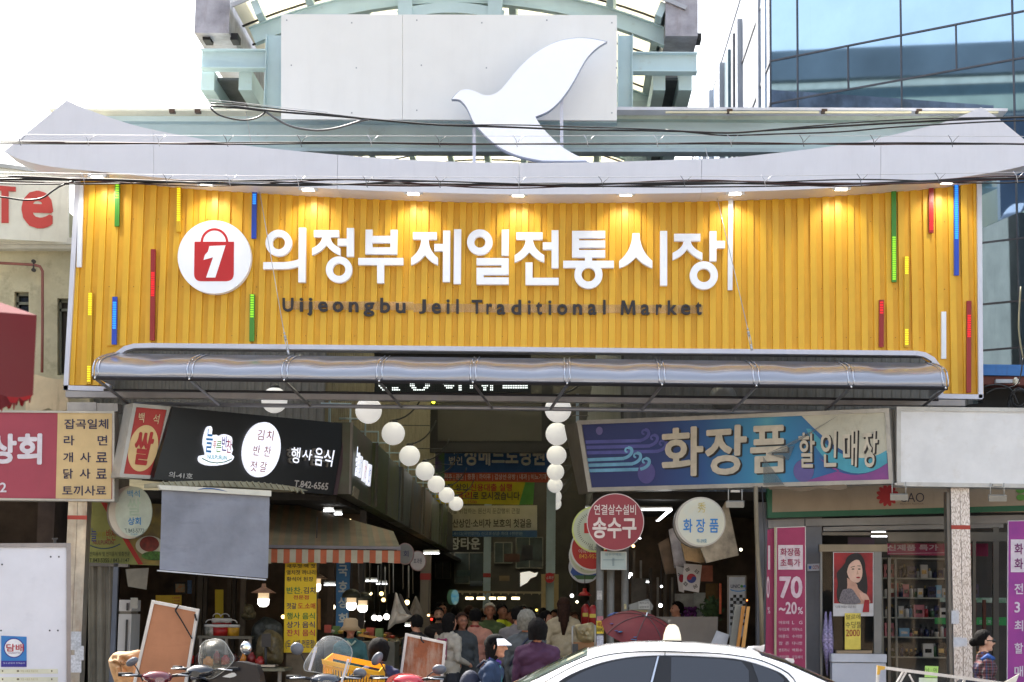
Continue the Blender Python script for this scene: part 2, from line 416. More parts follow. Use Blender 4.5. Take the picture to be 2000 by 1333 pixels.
g = G(); g.box(q0.x, q1.x-.15, 5.0, 5.2, 0, zl); g.box(q1.x-.4, q1.x-.15, 1.5, 6.4, 0, zl); g.build('recess_wall', M('recess_brown', (64,52,44), .8, var=.25, vs=2), lb)
g = G(); g.box(q0.x, q1.x-.15, 3.4, 3.9, 0, 2.0); g.box(q0.x+.3, q1.x-.9, 3.2, 3.4, 2.1, 2.3); g.build('shelf_stock', M('stock_dark', (50,44,40), .7, var=.3, vs=3), lb)
for (x0,y0,x1,y1), m_ in ((w1, dkglass), (w2, M('brown_shutter', (52,46,38), .6))):
    g = G(); g.prect(x0-2, y0-2, x1+2, y1+2, wallY, 0.03, off=-0.2); f = g.build('window', m_, lb)
    g = G()
    for (a0,b0,a1,b1) in ((x0,y0,x1,y0+6),(x0,y1-5,x1,y1),(x0,y0,x0+4,y1),(x1-4,y0,x1,y1),(x0,y0+18,x1,y0+23)):
        g.prect(a0,b0,a1,b1, wallY, 0.05, off=-0.12+0.002*(a0%3))
    g.build('frame', M('old_frame', (120,124,112), .6, grime=.4), f)
g = G(); g.prect(-420, 472, 150, 484, wallY, 0.35, off=0.3); g.prect(-420, 484, 150, 491, wallY, 0.3, off=0.22); g.build('cornice', M('dirty_white', (205,205,195), .7, grime=.5, gs=(2,2,6)), lb)
g = G(); pl = YP(1.0)
pts = [pl(x, y) for x, y in ((-60,511),(55,517),(68,518),(78,521),(83,530),(83,560),(83,650),(82,728))]
g.tube(pts, 0.021, 10); dp = solo(g, 'drain_pipe', M('rust_brown_pipe', (140,84,76), .5, grime=.3), 'thin brown pipe bending down the cream plaster wall', 'pipe')
for (x, y) in ((66, 511), (66, 528)):
    g = G(); g.disc(x, y, 4, 3.5, pl, .05, .03); g.stroke([(66,519),(x,y)], 3, pl, .02, .02); g.build('valve', M('dark_iron', (44,38,34), .5), dp)
# sign on top of it
ts = thing('rooftop_sign', 'large pale sign with red letters Te on the plaster building', 'sign', P(60, 480, 0.9))
sg = VP(-300, 0.3, 140, 0.95)
g = G(); g.ppoly([(-300,268),(0,326),(134,343),(134,474),(-300,452)], sg, 0.3); g.build('board', M('sign_ivory', (222,222,208), .5, var=.05, grime=.25, gcol=(150,148,130), gs=(5,5,.5)), ts)
redl = M('letter_red', (196,66,58), .45, var=.06)
T(ts, 'e', [(42,372),(104,374),(104,448),(42,446)], sg, redl, bold=.035, off=.012, name='letter')
g = G(); g.ppoly([(-30,361),(31,366),(31,375),(17,374),(17,436),(3,436),(3,373),(-30,371)], sg, .02, off=.02); g.build('letter', redl, ts)
g = G(); g.ppoly([(-300,262),(0,320),(136,338),(136,345),(0,328),(-300,270)], sg, .34, off=.03); g.build('frame', M('sign_frame', (170,170,166), .4, metal=.4), ts)
# canvas flap below it
g = G(); fl = YP(0.85)
top = [(50,728),(75,733),(92,738),(112,741),(134,742)]; bot = [(134,800),(110,806),(95,797),(70,806),(50,803)]
g.ppoly(top+bot, fl, .03); solo(g, 'canvas_flap', M('dirty_canvas', (214,196,160), .8, grime=.4, bump=.5, bs=6), 'stained cream canvas strip under the plaster wall', 'canvas')

# ---------------------------------------------------------------- the gate sign
trimm = M('lavender_trim', (214,216,230), 0.38, var=0.03, grime=0.12, gcol=(150,150,160))
yel = M('yellow_slat', (232,180,46), 0.42, var=0.05, vs=1.4, grime=0.16, gcol=(176,116,10), gs=(9,9,.7))
yel2 = M('yellow_groove', (226,172,42), 0.5, var=0.06, vs=1.4, grime=0.18, gcol=(160,100,8), gs=(9,9,.7))
S0 = YP(0.0)
gate = thing('gate_sign', 'wide yellow slatted market gate sign with white Korean letters', 'gate sign', (-0.5, 0, 4.6))
ZT = P(1000,350,0).z; ZB = P(1000, 682.5, 0).z; ZE1 = P(170, 752, 0).z; ZE2 = P(1872, 769, 0).z
XL, XR = P(138, 500, 0).x, P(1914, 500, 0).x
xoL, xoR = P(207, 700, 0).x, P(1832, 700, 0).x
g = G()
g.box(XL, xoL, 0.06, 0.12, ZE1, ZT); g.box(xoL, xoR, 0.06, 0.12, ZB, ZT); g.box(xoR, XR, 0.06, 0.12, ZE2, ZT)
g.ppoly([(207,765),(210,724),(222,700),(246,682),(246,640),(205,640)], YP(.059), .03); g.ppoly([(1832,775),(1829,735),(1818,712),(1795,694),(1795,650),(1834,650)], YP(.059), .03)
g.build('backing_sheet', yel2, gate)
per = (XR-XL)/72.6; sw = per*0.5
mesh_cache = {}
for i in range(73):
    x = XL + 0.035 + i*per
    if x+sw > XR+0.02: break
    zb = ZE1 if x+sw < xoL+.03 else (ZE2 if x > xoR-.03 else ZB)
    key = round(zb, 3)
    if key not in mesh_cache:
        g = G(); g.box(0, sw, -0.0, 0.058, zb-4.6, ZT-4.6); g.build('slat', yel, gate); mesh_cache[key] = col0.objects[-1] if False else list(gate.children)[-1]
        o = [c for c in gate.children if c.name.startswith('slat')][-1]
        # local vertices
        me = bpy.data.meshes.new('slat'); v = []
        for z in (zb-4.6, ZT-4.6):
            for y in (0.026, 0.059):
                for xx in ((0, sw) if y < .05 else (-0.006, sw+0.006)): v.append((xx, y, z))
        me.from_pydata(v, [], [(0,2,3,1),(4,5,7,6),(0,1,5,4),(2,6,7,3),(0,4,6,2),(1,3,7,5)]); me.materials.append(yel)
        bpy.data.objects.remove(o); mesh_cache[key] = me
    o = bpy.data.objects.new('slat', mesh_cache[key]); col0.objects.link(o); o.parent = gate; o.location = (x+0.5, random.uniform(-.001,.002), 0)
# tiny rivets along the grooves
g = G()
for i in range(36):
    for py in (428, 560, 655):
        p = P(165+i*48, py+i*.15, .05); g.ball(p, .006, 6)
g.build('rivets', M('rivet', (120,70,20), .5), gate, kind='stuff')
# trim
TR = YP(-0.03)
for pts in ([(152,338),(128,762)], [(124,757.5),(214,760)], [(209,764),(212,728),(217,710),(228,693),(244,681),(262,676),(300,675)],
            [(300,675),(700,679)], [(700,679),(1098,683.5)], [(1098,683.5),(1274,685.3)], [(1274,685.3),(1500,687)], [(1500,687),(1790,690)], [(1790,690),(1806,693),(1822,702),(1834,718),(1839,742),(1837,777)],
            [(1833,774),(1919,775.5)], [(1913,345),(1916,778)]):
    g = G(); g.stroke(pts, 9.0, TR, 0.13, off=0.0015*len(pts)); g.build('trim', trimm, gate)
# underside box of the sign, and bottom beam
g = G(); g.box(XL+.02, XR-.02, 0.14, 0.7, P(1000,680,0).z, P(1000,345,0).z); g.build('housing', M('housing_grey', (120,122,128), .6, grime=.3), gate)
bm = YP(-0.12)
for (a,b) in (((128,770),(540,773.5)),((540,773.5),(1000,778)),((1000,778),(1440,783)),((1440,783),(1885,787))):
    g = G(); g.ppoly([(a[0],a[1]-5.5),(b[0],b[1]-5.5),(b[0],b[1]+6),(a[0],a[1]+6)], bm, .16); g.build('beam', M('beam_warm_grey', (168,164,164), .45, grime=.2), gate)
# big Korean letters, traced stroke by stroke
whl = M('letter_white', (244,247,255), 0.3, var=0.01, emit=0.04, ecol=(235,240,255))
whs = M('letter_side', (120,124,140), 0.4)
A = lambda L: [(500+x/6.25, 430+y/6.25) for x, y in L]
B = lambda L: [(790+x/6.25, 430+y/6.25) for x, y in L]
C = lambda L: [(1090+x/5.714, 430+y/5.714) for x, y in L]
def rect(x0, y0, x1, y1, dx=0): return [(x0,y0),(x1,y0),(x1-dx,y1),(x0-dx,y1)]
def jl(xl, xr, yt, nl, nr, ye, ye2, yc):   # the two legs below a bar: outer ends xl/xr, neck nl..nr, ends ye..ye2, crotch yc
    cx = (nl+nr)/2; H = ye-yt
    L_ = bezier([(nl, yt), (nl-4, yt+H*.62), (xl, ye)], 7); L2 = bezier([(xl, ye2), (cx-(cx-xl)*.42, ye2-(ye2-yc)*.25), (cx, yc)], 6)
    R2 = bezier([(cx, yc), (cx+(xr-cx)*.42, ye2-(ye2-yc)*.25), (xr, ye2)], 6); R_ = bezier([(xr, ye), (nr+4, yt+H*.62), (nr, yt)], 7)
    return L_+L2+R2[1:]+R_
LET = [
 (A, [('R',276,280,161,77), ('P',rect(522,94,610,760,7)), ('P',[(88,515)]+bezier([(330,515),(440,510),(525,478)],6)+[(525,562)]+bezier([(525,562),(440,598),(340,600)],6)+[(86,600)])]),
 (A, [('P',rect(706,124,1012,207)), ('P',jl(684,1029,200,808,905,345,430,306)), ('P',rect(1108,98,1195,445,2)), ('P',rect(996,228,1112,312)), ('R',1013,606,161,77)]),
 (A, [('P',rect(1337,117,1421,414,4)), ('P',rect(1643,119,1727,418,5)), ('P',rect(1400,194,1660,278)), ('P',rect(1400,334,1660,416)), ('P',rect(1248,464,1798,549)), ('P',rect(1478,540,1563,771))]),
 (B, [('P',rect(103,149,394,236)), ('P',jl(80,408,228,206,292,462,552,427)), ('P',rect(471,129,558,756,4)), ('P',rect(363,292,474,379)), ('P',rect(605,113,692,780,6))]),
 (B, [('R',919,270,156,68), ('P',rect(1188,118,1274,431,3)), ('P',rect(879,465,1272,549)), ('P',rect(1184,545,1272,590)), ('P',rect(879,583,1272,669)), ('P',rect(879,665,966,706)), ('P',rect(879,701,1272,787))]),
 (B, [('P',rect(1365,151,1686,238)), ('P',jl(1344,1707,230,1481,1568,430,518,389)), ('P',rect(1795,125,1881,587)), ('P',rect(1688,273,1800,361)), ('P',rect(1477,518,1563,793)), ('P',rect(1560,706,1882,793))]),
 (C, [('P',rect(156,121,234,415)), ('P',rect(230,121,526,200)), ('P',rect(230,228,526,307)), ('P',rect(230,336,526,417)), ('P',rect(300,412,379,460)), ('P',rect(57,455,623,534)), ('R',339,610,157,77)]),
 (C, [('P',jl(682,1053,147,830,909,457,537,413)), ('P',rect(1139,122,1218,732))]),
 (C, [('P',rect(1296,153,1589,233)), ('P',jl(1279,1611,226,1402,1480,366,446,327)), ('P',rect(1691,125,1768,459)), ('P',rect(1764,233,1863,313)), ('R',1627,618,157,76)]),
]
for fnm, items in LET:
    g = G(); LP = YP(-0.09)
    for k, it in enumerate(items):
        o_ = 0.0006*k
        if it[0] == 'R':
            (cx, cy), = fnm([(it[1], it[2])]); sc_ = 6.25 if fnm is not C else 5.714
            g.ring(cx, cy, it[3]/sc_, it[4]/sc_, LP, .09, off=o_, n=48)
        else: g.ppoly(fnm(it[1]), LP, .09, off=o_)
    g.build('letter', whl, gate)
# English line
blk = M('letter_charcoal', (34,32,38), .45)
enl = [('U',551.5,582,573,609),('i',585,582,592,609),('j',600,582,610,617),('e',621,589,640,609.5),('o',649.5,589,670,610),('n',681,590,700,610),('g',710,591,731,618.5),('b',742.5,582,762,611.5),('u',773,592,792,612)]
enl += [('J',818,585,832,613),('e',843,592,861,613),('i',872,585,878,613),('l',891,584.5,896,613),('T',921,586,942,613),('r',950,593,961,614),('a',970,594,987,615),('d',998.5,586,1018,615),('i',1031,587,1036.5,614.5),('t',1047,590,1059,615),('i',1071,587,1077,615),('o',1088,594,1108,615.5),('n',1119,594,1137,615),('a',1148.5,594,1165,615.5),('l',1178,586,1183,614.5)]
enl += [('M',1212,587,1241,615),('a',1252,594.5,1269,615.5),('r',1281,594.5,1293,615),('k',1304,587,1322,615),('e',1330,594.5,1348.5,615.5),('t',1358.5,590,1370.5,615.5)]
for ch, x0, y0, x1, y1 in enl:
    if ch == 'M': g = G(); g.ppoly([(1212,615),(1214,587),(1220,587),(1227.3,606),(1234,587),(1240,587),(1241.5,615),(1236,615),(1235.2,597),(1229,614),(1225,614),(1218.5,597),(1217.5,615)], YP(-.03), .03); g.build('letter', blk, gate); continue
    T(gate, ch, (x0,y0,x1,y1), YP(-.03), blk, bold=.024, off=.0, thick=.03, name='letter')
# clear tape across the English line
g = G()
for i in range(26):
    x = 556+i*31.4; y = 596+(x-556)*.0055*1.0+ (3.5 if x > 800 else 0)
    g.ppoly([(x,y-7.5),(x+31.8,y-7.4),(x+31.8,y+9),(x,y+9)], YP(.012), .003, off=.0004*(i%2))
g.build('tape', M('clear_tape', (226,196,160), .25, var=.3, vs=4, alpha=.2), gate, label='glossy clear tape strip behind the English letters')
# round emblem: white disc, red shopping bag with a 1
g = G(); g.disc(418.5, 502.5, 71.5, 71.5, YP(-.13), .13, n=72); em = g.build('emblem', [whl], gate, label='round white emblem with red shopping bag and numeral 1')
red = M('emblem_red', (196,24,34), .4, var=.03)
g = G(); bp = YP(-.135)
g.ppoly([(380,472.5),(457,472.5),(456.5,536)]+bezier([(456.5,536),(456,549),(442,549.7)],5)+[(392,549.7)]+bezier([(392,549.7),(379.5,549),(379,536)],5), bp, .012)
g.ring(418.8, 474, 27, 22.5, bp, .011, off=-.0005, roy=28, riy=23.5, a0=180, a1=360); g.build('bag', red, em)
g = G(); g.ppoly([(409,481),(440.5,479.5),(420.5,542.5),(402.5,542.5),(416,503),(397.5,508),(400,498.5),(406,492)], YP(-.14), .012); g.build('numeral', whl, em)
# light bars
lb_cols = {'w': ((238,242,252), None), 'g': ((62,140,40), (150,230,40)), 'y': ((214,168,20), (255,235,30)), 'b': ((20,70,190), (40,150,255)), 'r': ((150,20,28), (240,20,30))}
bars = [(158,362,154,522,'w',0,0),(229,360,228,442,'g',0,.35),(349,352,348.5,453,'y',.15,.8),(497,374,495.5,466,'b',.05,.28),(176,572,173,750,'y',0,.25),(224,580,222.5,673,'b',.1,.68),(299,487,297,665,'r',.25,.52),(492.5,575,491.5,667,'g',0,.5),
 (1427.5,388,1426,567,'w',0,0),(1746,373,1746.5,551,'g',.5,.98),(1819,362,1819,455,'r',.35,.95),(1868,362,1868.5,538,'b',0,.6),(1771,501,1771,678,'y',0,.2),(1722,586,1721.5,678,'r',.03,.3),(1843.5,609,1843.5,701,'w',0,0),(1893,588,1892.5,767,'r',.15,.4)]
for (x0,y0,x1,y1,c,a,b) in bars:
    pl = YP(-.02); base, em_ = lb_cols[c]
    g = G(); g.ppoly([(x0-4.6,y0),(x0+4.6,y0),(x1+4.6,y1),(x1-4.6,y1)], pl, .05)
    o = g.build('light_bar', M('bar_'+c, base, .35, var=.04, emit=0), gate)
    if em_:
        for (aa, bb) in ([(a, b)] + ([(.8, .98)] if c == 'y' and y1-y0 > 150 else [])):
            n = max(3, int((y1-y0)*(bb-aa)/4.2)); g = G()
            for k in range(n):
                t = aa+(bb-aa)*(k+.5)/n; x = x0+(x1-x0)*t; y = y0+(y1-y0)*t
                g.prect(x-3.2, y-1.5, x+3.2, y+1.5, pl, .01, off=.004)
            g.build('led_segment', M('led_'+c, em_, .4, emit=.22 if c != 'b' else .3, var=0), o)
# cornice (curved white board on top)
top = spline([(8,296),(130,196.5)], 1) + spline([(130,196.5),(168,213),(245,240),(305,255),(413,275),(525,290),(700,306),(850,315),(1014,318.5),(1175,317),(1350,311.5),(1422,309),(1545,296),(1632,285),(1702,273),(1818,246),(1867,231),(1916,210)], 3)[1:] + [(1916,210),(1947,229),(2040,305)]
bot = spline([(2040,305),(2000,324),(1920,340),(1825,352.5),(1622,367.5),(1500,373),(1350,377.3),(1200,379.3),(1014,380),(850,377),(700,371.5),(520,362),(350,351),(200,336),(100,326),(40,312),(8,296)], 3)
outl = top + bot[1:-1]
CP = YP(-0.55); cor = thing('roof_cornice', 'long upturned white eaves board crowning the yellow gate', 'cornice', P(1000, 360, -.4))
def cut(outline, xa, xb):
    def clip(pts, keep, xx):
        out = []
        for i in range(len(pts)):
            a, b = pts[i], pts[(i+1) % len(pts)]
            ka, kb = keep(a[0]), keep(b[0])
            if ka: out.append(a)
            if ka != kb:
                t = (xx-a[0])/(b[0]-a[0]); out.append((xx, a[1]+(b[1]-a[1])*t))
        return out
    return clip(clip(outline, lambda x: x >= xa, xa), lambda x: x <= xb, xb)
cm = M('cornice_white', (226,226,234), .4, var=.015, grime=.12, gcol=(184,182,188), gs=(4,4,.5), gth=.5)
for xa, xb in ((-10,300.0),(300.6,658.6),(659.2,1013.7),(1014.3,1370),(1370.6,1720),(1720.6,2100)):
    g = G(); g.ppoly(cut(outl, xa, xb), CP, .62); g.build('panel', cm, cor)
# flood lamps under the cornice
lampm = M('lamp_white', (226,226,226), .4)
for (x, y) in ((192,346),(405,362),(603,371),(808,379),(1012,382),(1222,381),(1435,379),(1642,370),(1848,357)):
    p = P(x, y, -.42)
    l = thing('flood_lamp', 'white flood lamp under the eaves %s' % {192:'above the leftmost white light bar',405:'above the round emblem',603:'over the first Korean letter',808:'over the fourth Korean letter',1012:'over the middle of the yellow sign',1222:'over the seventh Korean letter',1435:'above the long white light bar',1642:'left of the tall green light bar',1848:'at the right end above the blue light bar'}[x], 'lamp', p, 'flood lamps under the gate eaves')
    g = G(); g.cbox(p+Vector((0,0,.01)), .27, .16, .035); g.build('housing', lampm, l)
    g = G(); g.cbox(p+Vector((0,-.03,-.012)), .16, .10, .012); g.build('lens', glow('lens_warm', (255,250,235), 2.5), l)
    for s_ in (-1, 1): g = G(); g.cbox(p+Vector((s_*.105,-.04,.0)), .045, .12, .045, tilt=.1); g.build('bracket', lampm, l)
    ld = bpy.data.lights.new('lamp_light', 'SPOT'); ld.energy = 8; ld.spot_size = math.radians(105); ld.spot_blend = .7; ld.color = (1, .95, .78); ld.shadow_soft_size = .05
    lo = bpy.data.objects.new('lamp_light', ld); col0.objects.link(lo); lo.parent = l; lo.location = (0, .05, -.03)
    lo.rotation_euler = Vector((0, -0.75, 1.0)).to_track_quat('Z', 'Y').to_euler()
# LED pixel board behind the canopy
led = thing('led_board', 'dark dot matrix display with white dots behind the canopy', 'display', P(880, 756, 1.0))
LB = YP(.9); g = G(); g.prect(731, 668, 1037, 767, LB, .1); g.build('panel', M('led_black', (16,22,18), .5), led)
g = G(); rows_ = ['11.......11...........11.......11...','.11...1111.........1.11.....11111111','111..111111..1111.1..1111.1111111111']
def dots(x, y, w, s):
    for i, c in enumerate(s):
        if c == '1': g.prect(x+i*w-.9, y-.9, x+i*w+.9, y+.9, LB, .01, off=.012)
for x, pat in ((741, ['11......','111.....','.1111...','..111...']), (767, ['........','........','1111.','11111']), (802, ['111......111','111......111','.111....111.','..1111111..']), (866, ['1111111','.111111','..1111.','.......']), (897, ['11','11','11','11']), (919, ['.1','11','11','..']), (942, ['1111.11','1111.11','.11..11','.11..11']), (983, ['...11.....11...','111111111111111','111111111111111','...............'])):
    for j, s_ in enumerate(pat): dots(x, 750+j*4, 3.3, s_)
for x in (755,758,774,799,802,866,869,873,877,897,901,1018): g.prect(x-.9, 683.5, x+.9, 685.4, LB, .01, off=.012)
g.build('lit_dots', glow('led_white', (240,250,245), .9), led, kind='stuff')
g = G()
for i in range(90):
    for j in range(5): x = 735+i*3.36; y = 748.5+j*4; g.prect(x-.6, y-.6, x+.6, y+.6, LB, .004, off=.005)
g.build('dark_dots', M('led_off', (40,62,44), .5), led, kind='stuff')

# ---------------------------------------------------------------- canopy
can = thing('glazed_canopy', 'smoky curved glazed canopy below the yellow sign', 'canopy', P(1000, 735, -.6))
glz_m = bpy.data.materials.new('smoky_polycarbonate'); glz_m.use_nodes = True
n = glz_m.node_tree; b = n.nodes['Principled BSDF']; b.inputs['Base Color'].default_value = col((158,162,174)); b.inputs['Roughness'].default_value = .3
b.inputs['Specular IOR Level'].default_value = .9; b.inputs['Coat Weight'].default_value = .7; b.inputs['Coat Roughness'].default_value = .08; b.inputs['Alpha'].default_value = .9; b.inputs['Metallic'].default_value = .35
tcn = n.nodes.new('ShaderNodeTexCoord'); nz = n.nodes.new('ShaderNodeTexNoise'); nz.inputs['Scale'].default_value = 1.5; nz.inputs['Detail'].default_value = 1.5
mpn = n.nodes.new('ShaderNodeMapping'); mpn.inputs['Scale'].default_value = (.7, 1, 3); n.links.new(tcn.outputs['Object'], mpn.inputs[0]); n.links.new(mpn.outputs[0], nz.inputs['Vector'])
bu = n.nodes.new('ShaderNodeBump'); bu.inputs['Distance'].default_value = .05; bu.inputs['Strength'].default_value = .35; n.links.new(nz.outputs[0], bu.inputs['Height']); n.links.new(bu.outputs[0], b.inputs['Normal'])
xs = [187,371,556,741,924,1108,1293,1477,1662,1846]
wx = [P(x, 720+(x-187)*.012, -1.25).x for x in xs]
zf = P(187, 737, -1.25).z; zf2 = P(1846, 757, -1.25).z
ribm = M('clear_rib', (190,194,204), .12, metal=.7, var=.03); alu = M('alu', (150,150,156), .35, metal=.7, grime=.15)
def prof(t, bow=0.0):   # t 0 at the wall, 1 at the front lip
    PR = [(-.08,.475),(-.3,.43),(-.6,.375),(-.88,.315),(-1.06,.265),(-1.17,.215),(-1.235,.15),(-1.27,.07),(-1.255,0)]
    f = t*8; i = min(int(f), 7); f -= i; a, b9 = PR[i], PR[i+1]
    return a[0]+(b9[0]-a[0])*f, a[1]+(b9[1]-a[1])*f + bow*math.sin(math.pi*t)**.6
for i in range(9):
    g = G(); NX, NT = 16, 16; vs = []
    for a in range(NX+1):
        u = a/NX; x = wx[i]+(wx[i+1]-wx[i])*u; bw = -0.03*math.sin(math.pi*u)**2 - .006*math.sin(5*u*math.pi+i)
        for t in range(NT+1):
            y, z = prof(t/NT, bw); zz = zf+(zf2-zf)*(x-wx[0])/(wx[-1]-wx[0]); vs.append((x, y, zz+z))
    fs = [(a*(NT+1)+t, (a+1)*(NT+1)+t, (a+1)*(NT+1)+t+1, a*(NT+1)+t+1) for a in range(NX) for t in range(NT)]
    g.add(vs, fs, 0, True); g.build('glazing_panel', glz_m, can)
for i, x in enumerate(wx):
    zz = zf+(zf2-zf)*(x-wx[0])/(wx[-1]-wx[0])
    for dx in (-.035, .035):
        g = G(); g.tube([(x+dx, prof(t/14)[0], zz+prof(t/14)[1]+.008) for t in range(15)], .013, 6); rb = g.build('rib', ribm, can)
    g = G(); g.ball((x, -1.27, zz-.01), .018, 8); g.ball((x, -1.1, zz+.27), .012, 8); g.build('bolt', M('bolt_steel', (230,230,230), .2, metal=.9), rb)
    g = G(); g.tube([(x, -1.2, zz-.02), (x+(.22 if i < 5 else -.22), -.2, zz-.24)], .022, 4); g.build('strut', alu, can)
    if i in (1,3,4): pass
for a, b_, rr2, nm in ((-1.255, -.01, .03, 'front_rail'), (-.62, -.1, .018, 'rail')):
    g = G(); g.tube([(wx[0]-.03, a, zf+b_), (wx[-1]+.03, a, zf2+b_)], rr2, 4); g.build(nm, M('rail_dark', (44,42,46), .35, metal=.3), can)
for nm, y_, dz in (('rail', -.16, -.26),):
    g = G(); g.tube([(wx[0]+.3, y_, zf+dz+.02), (wx[-1]-.3, y_, zf2+dz+.02)], .03, 8); g.build(nm, alu, can)
for ex, s_ in ((wx[0], 1), (wx[-1], -1)):
    zz = zf if s_ == 1 else zf2
    g = G(); pts = [(ex, prof(t/14)[0], zz+prof(t/14)[1]) for t in range(15)] + [(ex, -.08, zz)]
    g.prism(pts, (-.01*s_, 0, 0)); g.build('end_panel', glz_m, can)
# suspension wires with turnbuckles
stl = M('galvanised', (200,202,206), .3, metal=.8)
for nm, pts_, lab in (('w', [((478,205),.5),((553,640),-.9)], 'left'), ('w', [((1378,290),.1),((1458,632),-.9)], 'right')):
    q = [P(x, y, Y) for (x, y), Y in pts_]
    sw_ = thing('suspension_wire', 'thin wire with turnbuckle holding up the %s part of the canopy' % lab, 'wire', q[1])
    g = G(); g.tube(q, .006, 5); g.build('wire', stl, sw_)
    o = pts_[1][0]; dxs = (o[0], o[1]); E = ((o[0]+11, o[1]+53))
    def L_(t): return P(o[0]+(E[0]-o[0])*t, o[1]+(E[1]-o[1])*t, -.92)
    g = G(); g.tube([L_(.18), L_(.24)], .014, 6); g.tube([L_(.3), L_(.36)], .02, 6); g.tube([L_(.85), L_(1.0)], .018, 6); g.build('shackle', stl, sw_)
    g = G(); dv = Vector((.013, 0, 0)); g.tube([L_(.42)-dv, L_(.8)-dv], .006, 5); g.tube([L_(.42)+dv, L_(.8)+dv], .006, 5); g.tube([L_(.38), L_(.44)], .017, 6); g.tube([L_(.78), L_(.84)], .017, 6); g.tube([L_(0), L_(.5)], .005, 5); g.build('turnbuckle', stl, sw_)

# ---------------------------------------------------------------- bird emblem above
Z2 = lambda L: [(650+x/2.857, y/2.857) for x, y in L]
bird = [(662,555)] + spline([(662,553),(700,512),(745,500),(790,512),(840,533),(885,532),(930,508),(970,462),(1020,400),(1080,337),(1150,283),(1250,232),(1350,212),(1440,214),(1532,232)], 4)
bird += spline([(1532,232),(1480,264),(1430,312),(1392,370),(1355,440),(1310,512),(1262,573),(1200,625),(1130,655)], 4)[1:]
bird += spline([(1130,655),(1162,708),(1212,762),(1280,825),(1350,868),(1426,904)], 3)[1:]
bird += [(1300,906),(1170,904)] + spline([(1170,904),(1050,880),(950,840),(880,790),(820,732),(782,684),(762,640),(740,597),(712,565),(690,556),(662,556)], 4)[1:-1]
bs_ = thing('bird_emblem', 'large flat white dove shape standing above the gate', 'emblem', P(1020, 318, -.2))
BP = YP(-.35); bc = (1080, 560)
g = G(); g.ppoly(Z2(bird), BP, .11); g.build('edge', M('bird_edge', (168,176,196), .4), bs_)
g = G(); inn = [(bc[0]+(x-bc[0])*.988, bc[1]+(y-bc[1])*.985-1) for x, y in bird]; g.ppoly(Z2(inn), BP, .01, off=.012); g.build('face', M('bird_white', (246,248,254), .3, emit=.06, ecol=(236,240,255), var=.01), bs_)
for (x0, y0, x1, y1) in ((926,250,926,318),(1097,190,1097,290)):
    g = G(); g.ppoly([(x0-3.2,y0),(x0+3.2,y0),(x1+3.2,y1),(x1-3.2,y1)], YP(-.22), .06); g.build('post', trimm, bs_)
# ---------------------------------------------------------------- arcade roof
mint = M('mint_steel', (190,212,218), .5, var=.06, vs=1.0, grime=.45, gcol=(128,104,72), gs=(2.4,2.4,2.4), gth=.6)
mintd = M('mint_steel_dark', (170,190,198), .5, var=.08, grime=.3, gcol=(110,96,70), gs=(2,2,2), gth=.6)
rusty = M('mint_rusty', (176,192,178), .6, var=.06, grime=.85, gcol=(104,62,28), gs=(2.2,2.2,3.5), gth=.57)
polyc = M('polycarbonate_roof', (250,246,230), .5, var=.02, translucent=.6)
arc = thing('arcade_roof', 'vaulted arcade roof with mint steel ribs and pale translucent panels', 'arcade', (-1.6, 1, 0))
AX = -1.56; SPZ = P(462, 74, 1.5).z; HW = 3.14; RISE = P(880, 3, 5.5).z - SPZ
YS = [1.5+4.0*k for k in range(11)]
def arcpt(t, grow=0.0):   # t in -1..1
    th = math.radians(23.8); a = t*th; R_ = HW/math.sin(th)
    return AX + (R_+grow)*math.sin(a), SPZ + .02 + (R_+grow)*math.cos(a)-R_*math.cos(th)
def arcbox(g, y0, y1, g0, g1, ta=-1, tb=1, n=26):
    for i in range(n):
        a, b_ = ta+(tb-ta)*i/n, ta+(tb-ta)*(i+1)/n
        q = [arcpt(a, g0), arcpt(b_, g0), arcpt(b_, g1), arcpt(a, g1)]
        vs = [(x, y0, z) for x, z in q] + [(x, y1, z) for x, z in q]
        g.add(vs, [(0,1,2,3),(7,6,5,4),(0,4,5,1),(3,2,6,7)])
for Y in YS:
    g = G(); arcbox(g, Y-.01, Y+.01, -.12, .12); arcbox(g, Y-.08, Y+.08, -.135, -.12); arcbox(g, Y-.08, Y+.08, .12, .135); g.build('arch_rib', mint, arc)
for k in range(9):
    t = -0.93 + 1.86*k/8; g = G(); x, z = arcpt(t, .14); x2, z2 = arcpt(t, .36)
    d = Vector((z2-z, 0, -(x2-x))).normalized()*.055
    c1, c2 = Vector((x, 0, z)), Vector((x2, 0, z2))
    vs = [c1-d, c1+d, c2+d, c2-d]; g.prism([v+Vector((0,1.05,0)) for v in vs], (0, 43, 0)); g.build('purlin', mint, arc)
for (x0_, x1_, x2_, x3_) in ((770,800,806,777),(982,950,953,978)):
    g = G(); g.ppoly([(x0_+8,-60),(x1_+2,-60),(x2_,34),(x3_,34)], YP(1.25), .12); g.build('hanger', mint, arc)
g = G(); g.ring(880, 365, 360, 340, YP(1.3), .12, n=30, a0=253, a1=287); g.build('tie_arch', mint, arc)
tp = [-1.03, -.93, -.6975, -.465, -.2325, 0, .2325, .465, .6975, .93, 1.03]
for k in range(len(tp)-1):
    for i in range(11):
        g = G(); arcbox(g, 1.0+4*i+.03, 1.0+4*(i+1)-.03, .40, .408, tp[k]+.008, tp[k+1]-.008, 3)
        if i < 6 or k in (2, 5, 7): g.build('roof_panel', polyc, arc)
        else: g.build('roof_panel', polyc, arc)
for Y in [1.0+1.0*k for k in range(28)]:
    g = G(); arcbox(g, Y-.02, Y+.02, .372, .396, -1.03, 1.03, 22); g.build('glazing_bar', M('black_gasket', (44,44,46), .6), arc)
